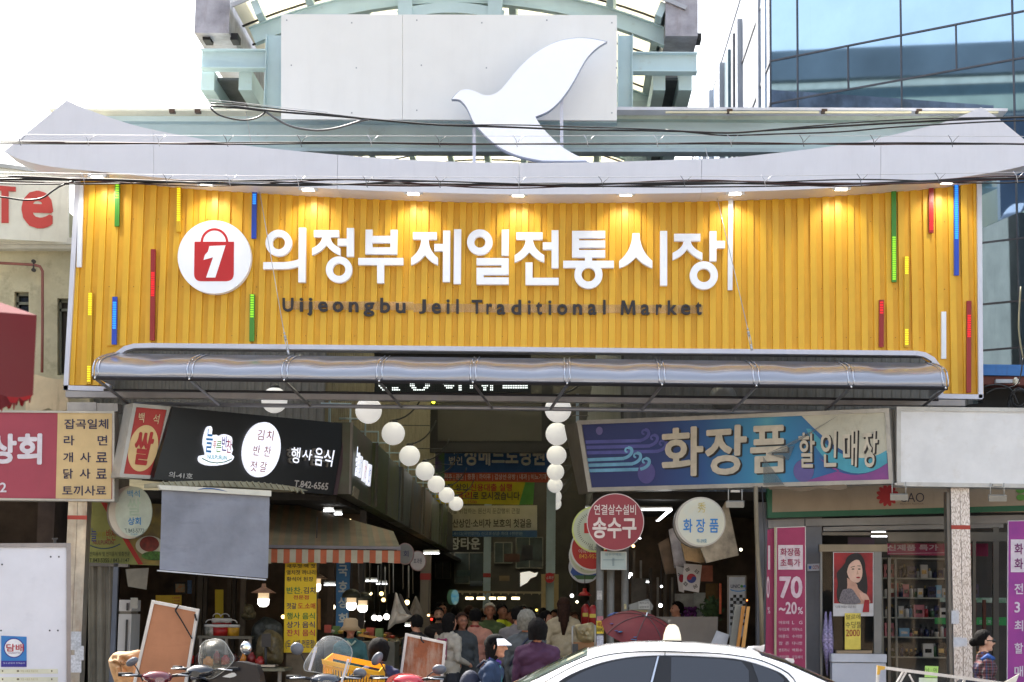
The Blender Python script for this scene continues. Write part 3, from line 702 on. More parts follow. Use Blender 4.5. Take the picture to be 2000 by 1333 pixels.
# eaves nosing
g = G(); arcbox(g, .95, .99, .36, .42, -1.03, 1.03, 26); g.build('nosing', M('nosing_grey', (176,176,182), .4, metal=.4), arc)
gal = M('galv_gutter', (168,164,172), .42, metal=.35, var=.22, vs=2.2, grime=.45, gcol=(110,88,66), gs=(3,3,.8), gth=.5)
def pbox(pxa, pya, pxb, pyb, Y0, Y1):
    a = P(pxa, pya, Y0); b_ = P(pxb, pyb, Y0); g = G(); g.box(min(a.x,b_.x), max(a.x,b_.x), Y0, Y1, min(a.z,b_.z), max(a.z,b_.z)); return g
def ibeam(pxa, pya, pxb, pyb, Y0, dep, horiz=True, Y1=None):
    a = P(pxa, pya, Y0); b_ = P(pxb, pyb, Y0); x0, x1 = sorted((a.x, b_.x)); z0, z1 = sorted((a.z, b_.z)); y0, y1 = Y0, Y0+dep; ym = (y0+y1)/2; f = .016
    g = G()
    if horiz: g.box(x0, x1, ym-.006, ym+.006, z0+f, z1-f); g.box(x0, x1, y0, y1, z0, z0+f); g.box(x0, x1, y0, y1, z1-f, z1)
    else: g.box(x0+f, x1-f, ym-.006, ym+.006, z0, z1); g.box(x0, x0+f, y0, y1, z0, z1); g.box(x1-f, x1, y0, y1, z0, z1)
    return g
pbox(384, -60, 447, 65, 1.0, 42).build('gutter', gal, arc)
pbox(1300, -60, 1363, 71, 1.0, 42).build('gutter', gal, arc)
for x in (396, 450, 1316, 1356): 
    g = pbox(x, 65, x+14, 78, 1.2, 1.5); g.build('bearing', M('black_pad', (24,22,24), .6), arc)
for (a,b_) in ((392, 518), (1237, 1362)):
    ibeam(a, 95 if a < 900 else 101, b_, 133 if a < 900 else 140, .95, .24).build('bracket_beam', mint, arc)
for (a,b_) in ((519, 549), (1207, 1236)):
    ibeam(a, 66, b_, 216, 1.0, .2, horiz=False).build('column', mint, arc)
for Y in YS[1:]:
    for sx_ in (-1, 1):
        x = AX+sx_*(HW-.25); g = G(); g.box(x-.12, x+.12, Y-.1, Y+.1, 4.2, SPZ+.1); g.build('column', mintd, arc)
for (a, b_) in ((392, 418), (466, 492), (1276, 1300), (1326, 1352)):
    p0 = P(a, 134, 1.2); p1 = P(b_, 134, 1.2); g = G(); g.box(p0.x, p1.x, 1.25, 40, p0.z-.32, p0.z-.02); g.build('girder', mint, arc)
p0 = P(418, 134, 1.2); p1 = P(466, 134, 1.2)
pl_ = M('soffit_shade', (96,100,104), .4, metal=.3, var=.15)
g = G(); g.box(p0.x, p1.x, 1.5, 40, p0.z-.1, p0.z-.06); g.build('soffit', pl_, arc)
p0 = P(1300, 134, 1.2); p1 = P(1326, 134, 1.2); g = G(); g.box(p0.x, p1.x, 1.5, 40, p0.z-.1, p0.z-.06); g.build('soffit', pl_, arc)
# white board
wb = thing('white_board', 'big blank white board behind the dove', 'board', P(880, 235, .8))
WBm = M('board_white', (238,237,234), .36, var=.01, grime=.1, gcol=(206,202,196), gs=(3,3,.4), gth=.5)
for (x0, x1) in ((549, 785.7), (786.3, 1205)):
    g = G(); g.ppoly([(x0,28+(x0-549)*.003),(x1,28+(x1-549)*.003),(x1,233+(x1-549)*.004),(x0,233+(x0-549)*.004)], YP(.3), .06); g.build('panel', WBm, wb)
g = G()
for i in range(6):
    for j in range(3): g.disc(560+i*127+(j % 2)*9, 40+j*88+(i % 2)*5, 1.6, 1.6, YP(.3), .004, off=.004, n=8)
g.build('bolts', M('bolt_grey', (170,172,176), .5), wb, kind='stuff')
# long cross beam
lbm = thing('cross_beam', 'long mint steel I-beam spanning behind the white eaves', 'beam', P(1000, 300, .8))
def span(y0a, y0b, y1a, y1b, x0, x1, Y, dep, m, nm, off=0.0):
    g = G(); g.ppoly([(x0,y0a),(x1,y0b),(x1,y1b),(x0,y1a)], YP(Y), dep, off); g.build(nm, m, lbm)
span(236, 239, 290, 292, 205, 1960, .9, .03, mint, 'web')
span(225, 232, 237, 240, 205, 1205, .72, .3, mint, 'flange'); span(216, 218, 233, 236, 1205, 1952, .72, .3, rusty, 'flange')
span(288, 291, 295, 298, 205, 1960, .72, .3, mintd, 'flange')
span(212, 214, 216, 218, 96, 1205, .4, .5, M('cream_cap', (222,220,200), .6, grime=.3), 'cap'); span(209, 212, 215, 217, 1205, 1968, .4, .5, M('cap_white', (214,214,222), .4), 'cap')
for k, x in enumerate((330, 380, 1420, 1605, 1790, 640)):
    g = G(); g.prect(x, 213, x+11, 220, YP(.38), .1); g.build('clip', M('clip_brown', (74,54,40), .6), lbm)
for (a, b_) in ((1300,1420),(1425,1600),(1612,1780),(1795,1950)):
    g = G(); g.prect(a, 218, b_, 220.5, YP(.34), .06); g.build('tube_lamp', M('tube_cream', (236,226,186), .4), lbm)
# ---------------------------------------------------------------- alley enclosure
greyc = M('grey_corrugated', (136,136,132), .6, var=.08, grime=.4, gcol=(80,74,62), gs=(4,4,.6))
beigec = M('beige_corrugated', (150,140,112), .65, var=.12, grime=.5, gcol=(72,62,44), gs=(4,4,.5))
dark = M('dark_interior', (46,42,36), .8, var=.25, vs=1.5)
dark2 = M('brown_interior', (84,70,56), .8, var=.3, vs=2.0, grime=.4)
def corr(g, x0, y0, x1, y1, z0, z1, pitch=.16, dep=.025, inward=(0,-1)):
    L_ = math.hypot(x1-x0, y1-y0); n = max(1, int(L_/pitch)); ux, uy = (x1-x0)/L_, (y1-y0)/L_
    pts = []
    for i in range(n):
        a = i*L_/n; p_ = L_/n
        for fr, dd in ((0,0),(.35,0),(.5,dep),(.85,dep)): pts.append((x0+ux*(a+fr*p_)+inward[0]*dd, y0+uy*(a+fr*p_)+inward[1]*dd))
    pts.append((x1, y1))
    vs = [(x, y, z0) for x, y in pts] + [(x, y, z1) for x, y in pts]; m = len(pts)
    g.add(vs, [(i, i+1, m+i+1, m+i) for i in range(m-1)])
g = G(); corr(g, -3.62, 2.8, -3.62, 45, 4.3, 8.2, .3, .04, (1,0)); g.box(-3.9, -3.65, 2.9, 45, 4.3, 8.2); solo(g, 'upper_wall', beigec, 'dirty beige corrugated upper wall on the left side of the alley', 'wall')
g = G(); corr(g, -7.2, 2.7, -3.6, 2.7, 3.7, 8.2, .12, .015); g.box(-7.2, -3.62, 2.75, 3.0, 3.7, 8.2); solo(g, 'upper_wall', greyc, 'grey corrugated wall behind the black shop sign', 'wall')
g = G(); corr(g, .98, 2.4, 6.25, 2.4, 3.6, 8.2, .14, .015); g.box(1.0, 6.25, 2.45, 2.7, 3.6, 8.2); solo(g, 'upper_wall', greyc, 'grey corrugated wall above the blue cosmetics sign', 'wall')
g = G(); g.box(.95, 1.2, 2.8, 45, 3.4, 8.2); solo(g, 'upper_wall', M('grey_wall', (104,104,100), .7, var=.1, grime=.4), 'plain grey upper wall on the right side of the alley', 'wall')
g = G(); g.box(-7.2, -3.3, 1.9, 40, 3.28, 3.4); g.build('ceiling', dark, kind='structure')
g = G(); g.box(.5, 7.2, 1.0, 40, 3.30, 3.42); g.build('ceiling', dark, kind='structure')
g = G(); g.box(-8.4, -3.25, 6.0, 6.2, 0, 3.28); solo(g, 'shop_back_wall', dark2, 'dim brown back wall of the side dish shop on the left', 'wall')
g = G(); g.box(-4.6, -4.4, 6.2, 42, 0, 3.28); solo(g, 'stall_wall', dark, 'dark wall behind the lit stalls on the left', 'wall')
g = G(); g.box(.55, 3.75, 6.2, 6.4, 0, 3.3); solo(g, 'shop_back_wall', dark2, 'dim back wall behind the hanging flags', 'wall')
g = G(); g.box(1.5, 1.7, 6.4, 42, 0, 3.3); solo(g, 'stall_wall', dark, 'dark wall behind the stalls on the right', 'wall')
# far end
eb = thing('end_building', 'dim building closing the far end of the covered alley', 'building', (-1.5, 40, 0))
g = G(); g.box(-9, 7, 40, 44, 0, 11.4); g.build('wall', M('end_wall', (70,66,58), .8, var=.2, vs=.8), eb)
E40 = YP(39.9)
for (x0,y0,x1,y1) in ((888,1080,945,1140),(966,1060,1000,1100),(1008,1050,1060,1110),(850,1060,880,1130)):
    g = G(); g.prect(x0,y0,x1,y1,E40,.1); wd = g.build('window', M('far_window', (58,70,70), .2, var=.2), eb)
    g = G(); g.stroke([(x0,y0),(x1,y0)],2,E40,.05,.02); g.stroke([(x0,y1),(x1,y1)],2,E40,.05,.021); g.stroke([(x0,y0),(x0,y1)],2,E40,.05,.022); g.stroke([(x1,y0),(x1,y1)],2,E40,.05,.023); g.stroke([((x0+x1)/2,y0),((x0+x1)/2,y1)],1.5,E40,.05,.024); g.build('frame', M('far_frame', (120,118,108), .5), wd)
g = G(); g.prect(862,1047,962,1079,YP(32),.1); fs_ = solo(g, 'shop_sign', M('far_sign_black', (26,26,26), .5), 'black shop sign with pale Korean letters at the far end below the white banner', 'sign')
T(fs_, '장타운', (879,1050,938,1074), YP(32), ink((190,190,182)), bold=.03)
g = G(); g.ppoly([(1016,1119),(1034,1116),(1044,1120),(1051,1118),(1047,1126),(1036,1130),(1030,1138),(1016,1146)],YP(38),.1); g.build('painted_daylight', glow('far_daylight', (250,245,235), .2), eb)  # glowing plate before the end wall stands in for far daylight
# big dark screen and its beam
sc_ = thing('hanging_screen', 'large dark screen hung across the alley', 'screen', P(940, 880, 27))
SP = YP(27)
g = G(); g.ppoly([(838,700),(1080,700),(1080,868),(812,868),(826,830)], SP, .3); g.build('casing', M('casing_black', (30,29,27), .6), sc_)
g = G(); g.prect(855,700,1058,862,SP,.05,off=.02); g.build('panel', M('screen_off', (66,62,54), .5, var=.03), sc_)
g = G(); g.ppoly([(800,866),(1095,868),(1095,885),(826,884)], SP, .3, off=.05); g.build('beam', M('beam_black', (34,32,30), .5), sc_)
g = G(); g.ball(SP(847,786,.1), .05, 10); solo(g, 'warning_lamp', glow('lamp_lime', (230,240,60), 2.0), 'tiny lime green lamp above the dark hanging screen', 'lamp')
# banners
def cloth(name, label, cat, q, pl, mats, strips=None, amp=.03, mat=None, group=None):
    # hanging cloth: q = four px corners TL,TR,BR,BL
    N, K = 14, 4; g = G(); vs = []
    for j in range(K+1):
        for i in range(N+1):
            u, t = i/N, j/K
            x = (q[0][0]*(1-u)+q[1][0]*u)*(1-t)+(q[3][0]*(1-u)+q[2][0]*u)*t; y = (q[0][1]*(1-u)+q[1][1]*u)*(1-t)+(q[3][1]*(1-u)+q[2][1]*u)*t
            vs.append(pl(x, y, amp*math.sin(u*9+t*2)*t - .04))
    g.add(vs, [(j*(N+1)+i, j*(N+1)+i+1, (j+1)*(N+1)+i+1, (j+1)*(N+1)+i) for j in range(K) for i in range(N)], 0, True)
    return solo(g, name, mat, label, cat, group)
b1 = YP(28)
hb = cloth('hospital_banner', 'blue and orange hospital banner hung high across the alley', 'banner', [(866,872),(1092,874),(1092,943),(866,938)], b1, 1, amp=.0, mat=M('banner_blue', (56,100,160), .7, var=.1))
g = G(); g.ppoly([(866,924),(1092,923),(1092,943),(866,940)], b1, .005, off=.0); g.build('strip', M('banner_orange', (190,84,56), .7), hb)
g = G(); g.ppoly([(850,874),(868,874),(868,940),(850,938)], b1, .01, off=.01); g.build('strip', M('banner_green', (90,140,60), .7, rgb2=(110,90,150), vs=3), hb)
T(hb, '성베드로병원', (907,868,1064,910), b1, ink((226,222,214)), bold=.03, off=.02); T(hb, '의료', (877,872,903,888), b1, ink((220,220,220)), off=.02, bold=.02); T(hb, '법인', (877,892,903,909), b1, ink((220,220,220)), off=.02, bold=.02)
T(hb, '척추 | 관절 | 중풍 | 하이푸 | 갑상선·유방 | 내과 | 비뇨기과 | 응급', (868,926,1090,939), b1, ink((226,200,190)), off=.02, bold=.01)
b2 = YP(29); yb = cloth('loan_banner', 'yellow banner with red and black Korean letters across the alley', 'banner', [(850,938),(1044,942),(1040,986),(846,984)], b2, 1, amp=0, mat=M('banner_yellow', (226,204,40), .7, var=.05))
g = G(); g.ppoly([(1026,942),(1044,942),(1041,986),(1014,986)], b2, .004, off=.0); g.build('strip', M('banner_leaf', (110,170,70), .7), yb)
T(yb, '시장 상인', (860,945,914,959), b2, ink((60,50,40)), off=.02); T(yb, '신용대출 실행', (919,945,1000,960), b2, ink((200,50,40)), off=.02)
T(yb, '낮은금리', (855,961,922,976), b2, ink((200,60,40)), off=.02); T(yb, '로 모시겠습니다', (923,961,1015,977), b2, ink((50,44,40)), off=.02); T(yb, '841 - 2500', (890,978,931,984), b2, ink((200,90,40)), off=.02, bold=.01)
b3 = YP(30); wbn = cloth('notice_banner', 'white banner with black Korean letters and a blue lower strip', 'banner', [(866,988),(1049,987),(1049,1050),(866,1048)], b3, 1, amp=0, mat=M('banner_white', (206,202,186), .7, var=.06))
g = G(); g.ppoly([(866,1037),(1049,1036),(1049,1050),(866,1048)], b3, .004); g.build('strip', M('banner_strip_blue', (60,96,140), .7), wbn)
T(wbn, '건강을 위협하는 원산지 둔갑행위 근절', (868,993,1015,1004), b3, ink((120,118,108)), off=.02, bold=.01); T(wbn, '생산상인·소비자 보호의 첫걸음', (872,1014,1038,1031), b3, ink((46,44,44)), off=.02)
T(wbn, '1588-8112(국번없이) 신고포상금 최대 1천만원', (870,1039,1020,1047), b3, ink((150,170,190)), off=.02, bold=.008)
# mint posts inside
for k, (x0, x1, y0, Y, lab) in enumerate(((946,960,985,31,'mint steel post with a red notice, behind the crowd'),(1068,1086,940,28.6,'mint steel post with a round red hydrant sign'),(822,842,1080,9,'grey post with a red band beside the hanging white bags'),(606,622,1100,4.8,'slim brown post behind the yellow menu banner'))):
    pl = YP(Y); a = pl(x0, y0); b_ = pl(x1, y0); g = G(); g.box(a.x, b_.x, Y, Y+.15, 0, a.z if k > 1 else 6.0)
    po = solo(g, 'steel_post', mintd if k < 2 else M('post_grey', (128,118,104), .6, grime=.4), lab, 'post')
    g = G(); z_ = pl(x0, 1120).z
    if k != 3: g.box(a.x-.004, b_.x+.004, Y-.004, Y, z_-.12, z_+.0); g.build('band', M('band_red', (160,40,34), .5), po)
pl = YP(28.4); g = G(); g.disc(1073.5,1129,10,10,pl,.02); hs = solo(g, 'hydrant_sign', M('sign_red', (190,34,44), .4), 'small round red hydrant sign on the mint post', 'sign'); T(hs, '소화전', (1067,1126,1081,1132), pl, ink((230,220,220)), bold=.015)
g = G(); g.prect(1057,1122,1066,1190,pl,.02); g.prect(1082,1122,1091,1190,pl,.02); solo(g, 'notice_strips', M('tan_strip', (170,150,110), .7), 'pair of tan strips either side of the mint post', 'notice')

# ---------------------------------------------------------------- globe lamps
glm = M('globe_glass', (250,250,250), .25, emit=.17, ecol=(255,252,246), var=.0)
iron = M('lamp_iron', (50,50,50), .5)
def globe(px, py, r, Y, label, arm=1, armm=iron):
    c = P(px, py, Y); R_ = r*(c-CAM).dot(fw)/F
    l = thing('globe_lamp', label, 'lamp', c, 'white globe lamps along the alley')
    g = G(); g.ball(c, R_, 28); g.build('globe', glm, l)
    g = G(); g.lathe([(.001,R_*.93),(.07,R_*.93),(.075,R_*1.02),(.05,R_*1.16),(.02,R_*1.2)], c, 14); g.build('cap', armm, l)
    if arm:
        g = G(); pts = [(c.x, c.y, c.z+R_*1.15)] + [(c.x+arm*(.0+.5*math.sin(a)), c.y, c.z+R_*1.15+.28*(1-math.cos(a*1.6))) for a in [i*.2 for i in range(1, 8)]]
        g.tube(pts, .014, 6); g.tube([(c.x+arm*.1, c.y, c.z+.14), (c.x+arm*.62, c.y, c.z+.14)], .008, 5); g.build('arm', armm, l)
ordn = ['nearest','second','third','fourth','fifth','sixth','seventh']
LG = [(720,802,26.2),(768,847,23),(800,890.5,20.5),(830,920.5,18.6),(852,946,17),(872,967,15.6),(890.5,984,14.2)]
for k, (x, y, r) in enumerate(LG):
    Y = 26.2*29/r-27; globe(x, y, r, Y, '%s white globe in the slanting left row of alley lamps' % ordn[k], -1 if x < 0 else 1)
RG = [(1090,800,26),(1088,848,22.5),(1087,889.5,19.5),(1085,922,17),(1084,948,15),(1083.5,970,13.5),(1084,984,12.5)]
for k, (x, y, r) in enumerate(RG):
    Y = 26*29/r-27; globe(x, y, r, Y, '%s white globe in the upright right column of alley lamps' % ordn[k], 1)
globe(536, 782, 25.5, 1.2, 'single white globe above the black shop sign', 0)
c = P(1412, 777, 1.4); off = M('globe_unlit', (150,148,142), .3, var=.05)
l = thing('globe_lamp', 'unlit greyish globe above the blue cosmetics sign', 'lamp', c); g = G(); g.ball(c, .2, 24); g.build('globe', off, l)
g = G(); g.tube([c+Vector((0,0,.19)), c+Vector((0,0,.5))], .02, 6); g.build('stem', iron, l)

# ---------------------------------------------------------------- sign helper
def board(name, label, q, pl, mat, thick=.22, fr=None, fw_=5, group=None, cat='sign', fo=.02):
    c = pl((q[0][0]+q[2][0])/2, max(p[1] for p in q))
    t = thing(name, label, cat, c, group)
    g = G(); g.ppoly(q, pl, thick); g.build('board', mat, t)
    if fr:
        g = G(); n_ = len(q); cx = sum(p[0] for p in q)/n_; cy = sum(p[1] for p in q)/n_
        for i in range(n_):
            a, b_ = q[i], q[(i+1) % n_]; dx, dy = b_[0]-a[0], b_[1]-a[1]; l = math.hypot(dx, dy); e = fw_/2/l
            g.stroke([(a[0]-dx*e, a[1]-dy*e), (b_[0]+dx*e, b_[1]+dy*e)], fw_, pl, thick+.01, off=fo+.0015*i)
        g.build('frame', fr, t)
    return t
frm = M('frame_alu', (176,172,164), .4, metal=.3, grime=.35, gcol=(90,80,66), gs=(4,4,4)); frd = M('frame_dark_alu', (120,116,110), .4, metal=.3, grime=.4)
# rose and tan sign at left
L1 = YP(-.5)
s = board('grain_shop_sign', 'rose and tan shop sign listing feeds and noodles in Korean', [(-120,803),(222,806),(222,978),(-120,974)], L1, M('sign_rose', (158,60,78), .5, var=.04, grime=.12), .25, frm, 4)
g = G(); g.ppoly([(113,806),(219,807.5),(217.5,975.5),(109,974)], L1, .01, off=.006); g.build('list_panel', M('sign_tan', (206,178,128), .5, var=.05, grime=.2, gcol=(140,110,70), gs=(5,5,.6)), s)
wt = ink((214,206,214)); nv = ink((44,44,72))
T(s, '상회', [(-22,848),(83,847),(82,908),(-22,906)], L1, wt, bold=.04, off=.01, thick=0)
T(s, '2', (0,943,13,962), L1, wt, bold=.02, off=.01)
for y, ws in ((819, [('잡곡일체',126,212)]), (851, [('라',125,146),('면',191,210)]), (884, [('개',124,143),('사',157,178),('료',188,210)]), (916, [('닭',124,143),('사',156,177),('료',188,209)]), (949, [('토끼사료',122,208)])):
    for (tx, a, b_) in ws: T(s, tx, (a,y,b_,y+19.5), L1, nv, bold=.015, off=.014)
g = G(); g.prect(131,786,188,803,YP(-.45),.3); g.prect(188,788,230,804,YP(-.43),.3); solo(g, 'metal_ducts', M('duct_zinc', (150,148,148), .4, metal=.4, grime=.6, gcol=(120,96,66)), 'pair of dented zinc boxes on top of the rose and tan sign', 'duct')
# pole under it
steelm = M('scuffed_steel', (172,164,152), .32, metal=.55, var=.2, vs=3, grime=.5, gcol=(146,108,84), gs=(7,7,1.2), gth=.5)
def pillar(name, x0, x1, ytop, Y, mat, label, bandy, mats=None):
    pl = YP(Y); a = pl(x0, ytop); b_ = pl(x1, ytop); w_ = b_.x-a.x
    t = thing(name, label, 'pillar', (a.x+w_/2, Y, 0))
    g = G(); g.box(a.x, a.x+w_*.49, Y, Y+w_, 0, a.z); g.build('flange', mat, t); g = G(); g.box(a.x+w_*.51, b_.x, Y, Y+w_, 0, a.z); g.build('flange', mat, t)
    g = G(); g.box(a.x+.005, b_.x-.005, Y+.01, Y+w_-.01, 0, a.z-.01); g.build('core', M('core_dark', (50,46,42), .6), t)
    zb = pl(x0, bandy).z; g = G(); g.box(a.x-.003, b_.x+.003, Y-.003, Y+.02, zb-.055, zb); g.build('red_band', M('band_brick', (166,58,44), .5), t)
    return t, a.x, w_, pl
pt, ax_, pw_, ppl = pillar('steel_pillar', 134, 171, 970, -.45, steelm, 'scuffed steel pillar with a red band under the tan sign', 1007)
for (x0,y0,x1,y1,m_) in ((137,1234,159,1270,(206,208,212)),(146,1262,164,1290,(214,214,216)),(138,1280,159,1314,(222,222,226)),(145,1240,158,1262,(190,205,215))):
    g = G(); g.prect(x0,y0,x1,y1,ppl,.003,off=.005+.001*(y0%5)); g.build('flyer', M('flyer_%d' % y0, m_, .7, var=.15, vs=30), pt)
# rice signs
RP = VP(235, -.75, 330, -.35)
s = board('rice_sign', 'tilted red sign with a large Korean character for rice in a cream oval', [(262,792),(329,798),(300,933),(236,929)], RP, M('rice_red', (172,44,36), .45, var=.06, grime=.15), .3, frm, 7)
g = G(); g.disc(279,876,28.5,46,RP,.01,off=.008,rot=math.radians(13)); g.build('oval', M('oval_cream', (216,184,128), .5, var=.06, grime=.15), s)
T(s, '쌀', [(266,841),(304,845),(288,910),(258,907)], RP, ink((168,40,36)), bold=.04, off=.014)
T(s, '백', [(271,806),(282,807),(280,826),(269,825)], RP, ink((214,190,150)), bold=.01, off=.014); T(s, '석', [(300,809),(312,810),(308,829),(297,828)], RP, ink((214,190,150)), bold=.01, off=.014)
g = G(); g.disc(333,830,10,34,RP,.12,off=-.1); g.disc(318,900,9,34,RP,.12,off=-.1); g.build('side_disc', frd, s)
# black side dish sign
K = VP(318, -.5, 676, 1.7)
s = board('side_dish_sign', 'black shop sign with glowing white oval and phone number', [(338,795),(677,828),(652,967),(300,937)], K, M('sign_gloss_black', (20,19,21), .3, var=.05), .3)
g = G(); g.stroke([(679,828),(654,967)], 7, K, .34, .01); g.build('edge_trim', M('trim_plum', (84,66,70), .3, metal=.3), s)
lit = M('lit_white', (240,244,255), .3, emit=.30, ecol=(238,242,255), var=0)
g = G(); g.disc(507.5,879,35.5,54,K,.07,off=.06,rot=math.radians(9)); ov = g.build('lit_oval', lit, s)
mr = ink((150,24,34))
for tx, x, y in (('김',500,840),('치',518,841),('반',492,870),('찬',513,872),('젓',486,901),('갈',505,902)):
    T(ov, tx, [(x-1,y),(x+12,y+1),(x+9,y+21),(x-4,y+20)], K, mr, bold=.0, off=.068)
g = G()
g.ppoly(spline([(393,890),(400,888),(395,868),(397,850),(402,836),(408,833),(411,840),(410,850),(419,850),(424,853),(432,849),(440,850),(448,854),(450,862),(449,872),(451,880),(448,888),(453,892),(451,899),(440,906),(420,910),(400,909),(388,903),(386,896),(388,891),(393,890)],2)[:-1], K, .05, off=.05); lg = g.build('logo_plate', lit, s)
for tx, q, c_ in (('늘', [(400,838),(413,839),(409,885),(396,884)], (70,150,215)), ('푸', [(412,862),(419,862),(418,878),(411,877)], (220,110,100)), ('른', [(419,862),(429,862),(427,884),(417,884)], (130,190,90)), ('반', [(430,852),(440,853),(438,882),(428,881)], (110,90,170)), ('찬', [(439,858),(449,860),(447,886),(437,885)], (190,80,120))):
    T(lg, tx, q, K, ink(c_), bold=.008, off=.056)
T(lg, 'NULPURUN', [(401,889),(439,891),(438,899),(401,897)], K, ink((60,170,170)), bold=.004, off=.056)
g = G(); g.stroke([(390,896),(405,903),(420,905),(435,903),(449,897)], 1.8, K, .004, off=.056); g.build('swoosh', ink((30,120,80)), lg)
for tx, q in (('행', [(560,874),(578,876),(574,907),(558,904)]), ('사', [(582,878),(602,881),(598,901),(580,898)]), ('음', [(606,875),(622,877),(620,912),(604,909)]), ('식', [(624,878),(644,881),(638,913),(622,909)])):
    T(s, tx, q, K, M('channel_side', (112,108,100), .5), bold=.02, off=.03, thick=.05, name='channel_letter')
    T(s, tx, q, K, lit, bold=.012, off=.12, thick=.0, name='letter_face')
T(s, '의-41호', [(330,921),(376,925),(375,937),(328,933)], K, ink((196,194,190)), bold=.02, off=.01)
T(s, 'T.842-6565', [(575,938),(641,944),(639,958),(573,951)], K, ink((196,190,184)), bold=.02, off=.01)
# small side sign on the alley face of that box
AL = Plane((-3.08, 8, 4), (1, 0, 0))
side_cols = [((70,56,46),'brown'),((62,80,52),'green'),((84,92,40),'olive'),((90,98,100),'grey'),((60,76,90),'blue'),((124,96,64),'tan'),((112,116,116),'silver'),((96,110,44),'moss'),((70,74,70),'slate')]
bx = [680,725,752,778,800,822,840,858,872,886]
bl_ = []
for k in range(9):
    a = AL(bx[k], 1000); b_ = AL(bx[k+1], 1000); zt_ = 4.42; zb_ = 3.36
    s2 = thing('alley_sign', '%s signboard, %s along the left side of the alley' % (side_cols[k][1], ['nearest','second','third','fourth','fifth','sixth','seventh','eighth','farthest'][k]), 'sign', (-3.2, (a.y+b_.y)/2, zb_), 'signboards along the left side of the alley')
    g = G(); tl = .12*(k % 2); g.prism([(-3.08,a.y+.05,zb_),(-3.08+tl*.4,a.y+.05,zt_),(-3.08+tl*.4,b_.y-.05,zt_),(-3.08,b_.y-.05,zb_)], (-.25,0,0)); g.build('board', M('alley_sign_%d' % k, side_cols[k][0], .35 if k in (3,5,6) else .5, var=.25, vs=1.5, rgb2=tuple(int(c*.7+30) for c in side_cols[(k+1)%9][0])), s2)
    g = G(); g.tube([(-3.06+tl*.4, a.y+.05, zb_), (-3.06+tl*.4, a.y+.05, zt_)], .025, 4); g.build('frame', frd, s2); bl_.append(s2)
T(bl_[0], '늘', [(689,872),(698,872),(694,930),(684,930)], AL, lit, bold=.03, off=.06)
for j, (x, c_) in enumerate(((697,(150,170,190)),(707,(200,60,60)),(715,(110,130,200)))):
    g = G(); g.ppoly([(x,890+(x-697)*.9),(x+6,893+(x-697)*.9),(x+2,934+(x-697)*.9),(x-4,930+(x-697)*.9)], AL, .03, off=.05); g.build('lit_plate', lit, bl_[0])
    T(bl_[0], '김치반찬'[j:j+2], [(x,897+(x-697)*.9),(x+4,899+(x-697)*.9),(x,926+(x-697)*.9),(x-3,924+(x-697)*.9)], AL, ink(c_), off=.055, bold=.0)
g = G(); g.ppoly([(690,950),(700,958),(696,976),(687,968)], AL, .02, off=.02); g.build('sticker', M('pale_sticker', (150,140,120), .6, var=.2, vs=30), bl_[0])
for i in range(12):
    y = 2.2+i*2.3; g = G(); g.tube([(-3.6, y, 4.75), (-3.15, y, 4.75), (-3.15, y, 4.42)], .02, 5)
    if i == 0: br0 = solo(g, 'sign_bracket', mintd, 'mint bracket rods above the left alley signboards', 'bracket', 'brackets above the left alley signboards')
    else: g.v and copy_tree(br0, (0, 2.3*i, 0))
# eaves over left shop, roller shade
ET = VP(300, -1.0, 590, .35)
g = G(); g.ppoly(spline([(300,944),(360,941),(430,941),(500,945),(560,952),(588,960)],3)+[(560,960),(470,954),(380,950),(300,952)], ET, .5, off=.2); 
for i in range(24):
    x = 305+i*11.6; y = 942+max(0,(x-470))**1.6*.0085
    g.stroke([(x,y),(x+7,y+10)], 2.5, ET, .03, off=.22)
solo(g, 'corrugated_eaves', M('eaves_plastic', (150,146,124), .5, var=.1, grime=.4), 'narrow dirty corrugated eaves under the black shop sign', 'eaves')
RS = VP(312, -1.2, 528, -.6)
rs = thing('roller_shade', 'grey blue roller shade pulled down in front of the left shop', 'shade', RS(420, 1130))
g = G(); N, K_ = 22, 16; vs = []
for j in range(K_+1):
    for i in range(N+1):
        u, t = i/N, j/K_; x = (316+211*u)*(1-t)+(312+(523-312)*u)*t; y = (956+8*u)*(1-t)+(1113+17*u)*t
        vs.append(RS(x, y, .012*math.sin(t*31+u*4)*(1-t)**2*u + .008*math.sin(u*11+t*5)))
g.add(vs, [(j*(N+1)+i, j*(N+1)+i+1, (j+1)*(N+1)+i+1, (j+1)*(N+1)+i) for j in range(K_) for i in range(N)], 0, True)
g.build('fabric', M('shade_fabric', (136,140,152), .6, var=.12, vs=1.5, grime=.35, gcol=(84,86,94), gs=(1.5,1.5,5), bump=.8, bs=5), rs)
g = G(); g.ppoly([(308,948),(528,959),(528,970),(312,957)], RS, .1, off=.05); g.build('housing', M('shade_housing', (222,220,206), .45, grime=.2), rs)
g = G(); g.ppoly([(307,1113.5),(519,1131.5),(519,1134),(307,1116)], RS, .03, off=.02); g.build('bottom_bar', M('bar_white', (210,212,216), .4), rs)
g = G(); g.ppoly(bezier([(383,958),(405,948),(442,961)],8)+bezier([(442,961),(405,953),(383,958)],8)[1:-1], RS, .01, off=.06); g.build('swoosh', M('sw_blue', (40,90,150), .4), rs)
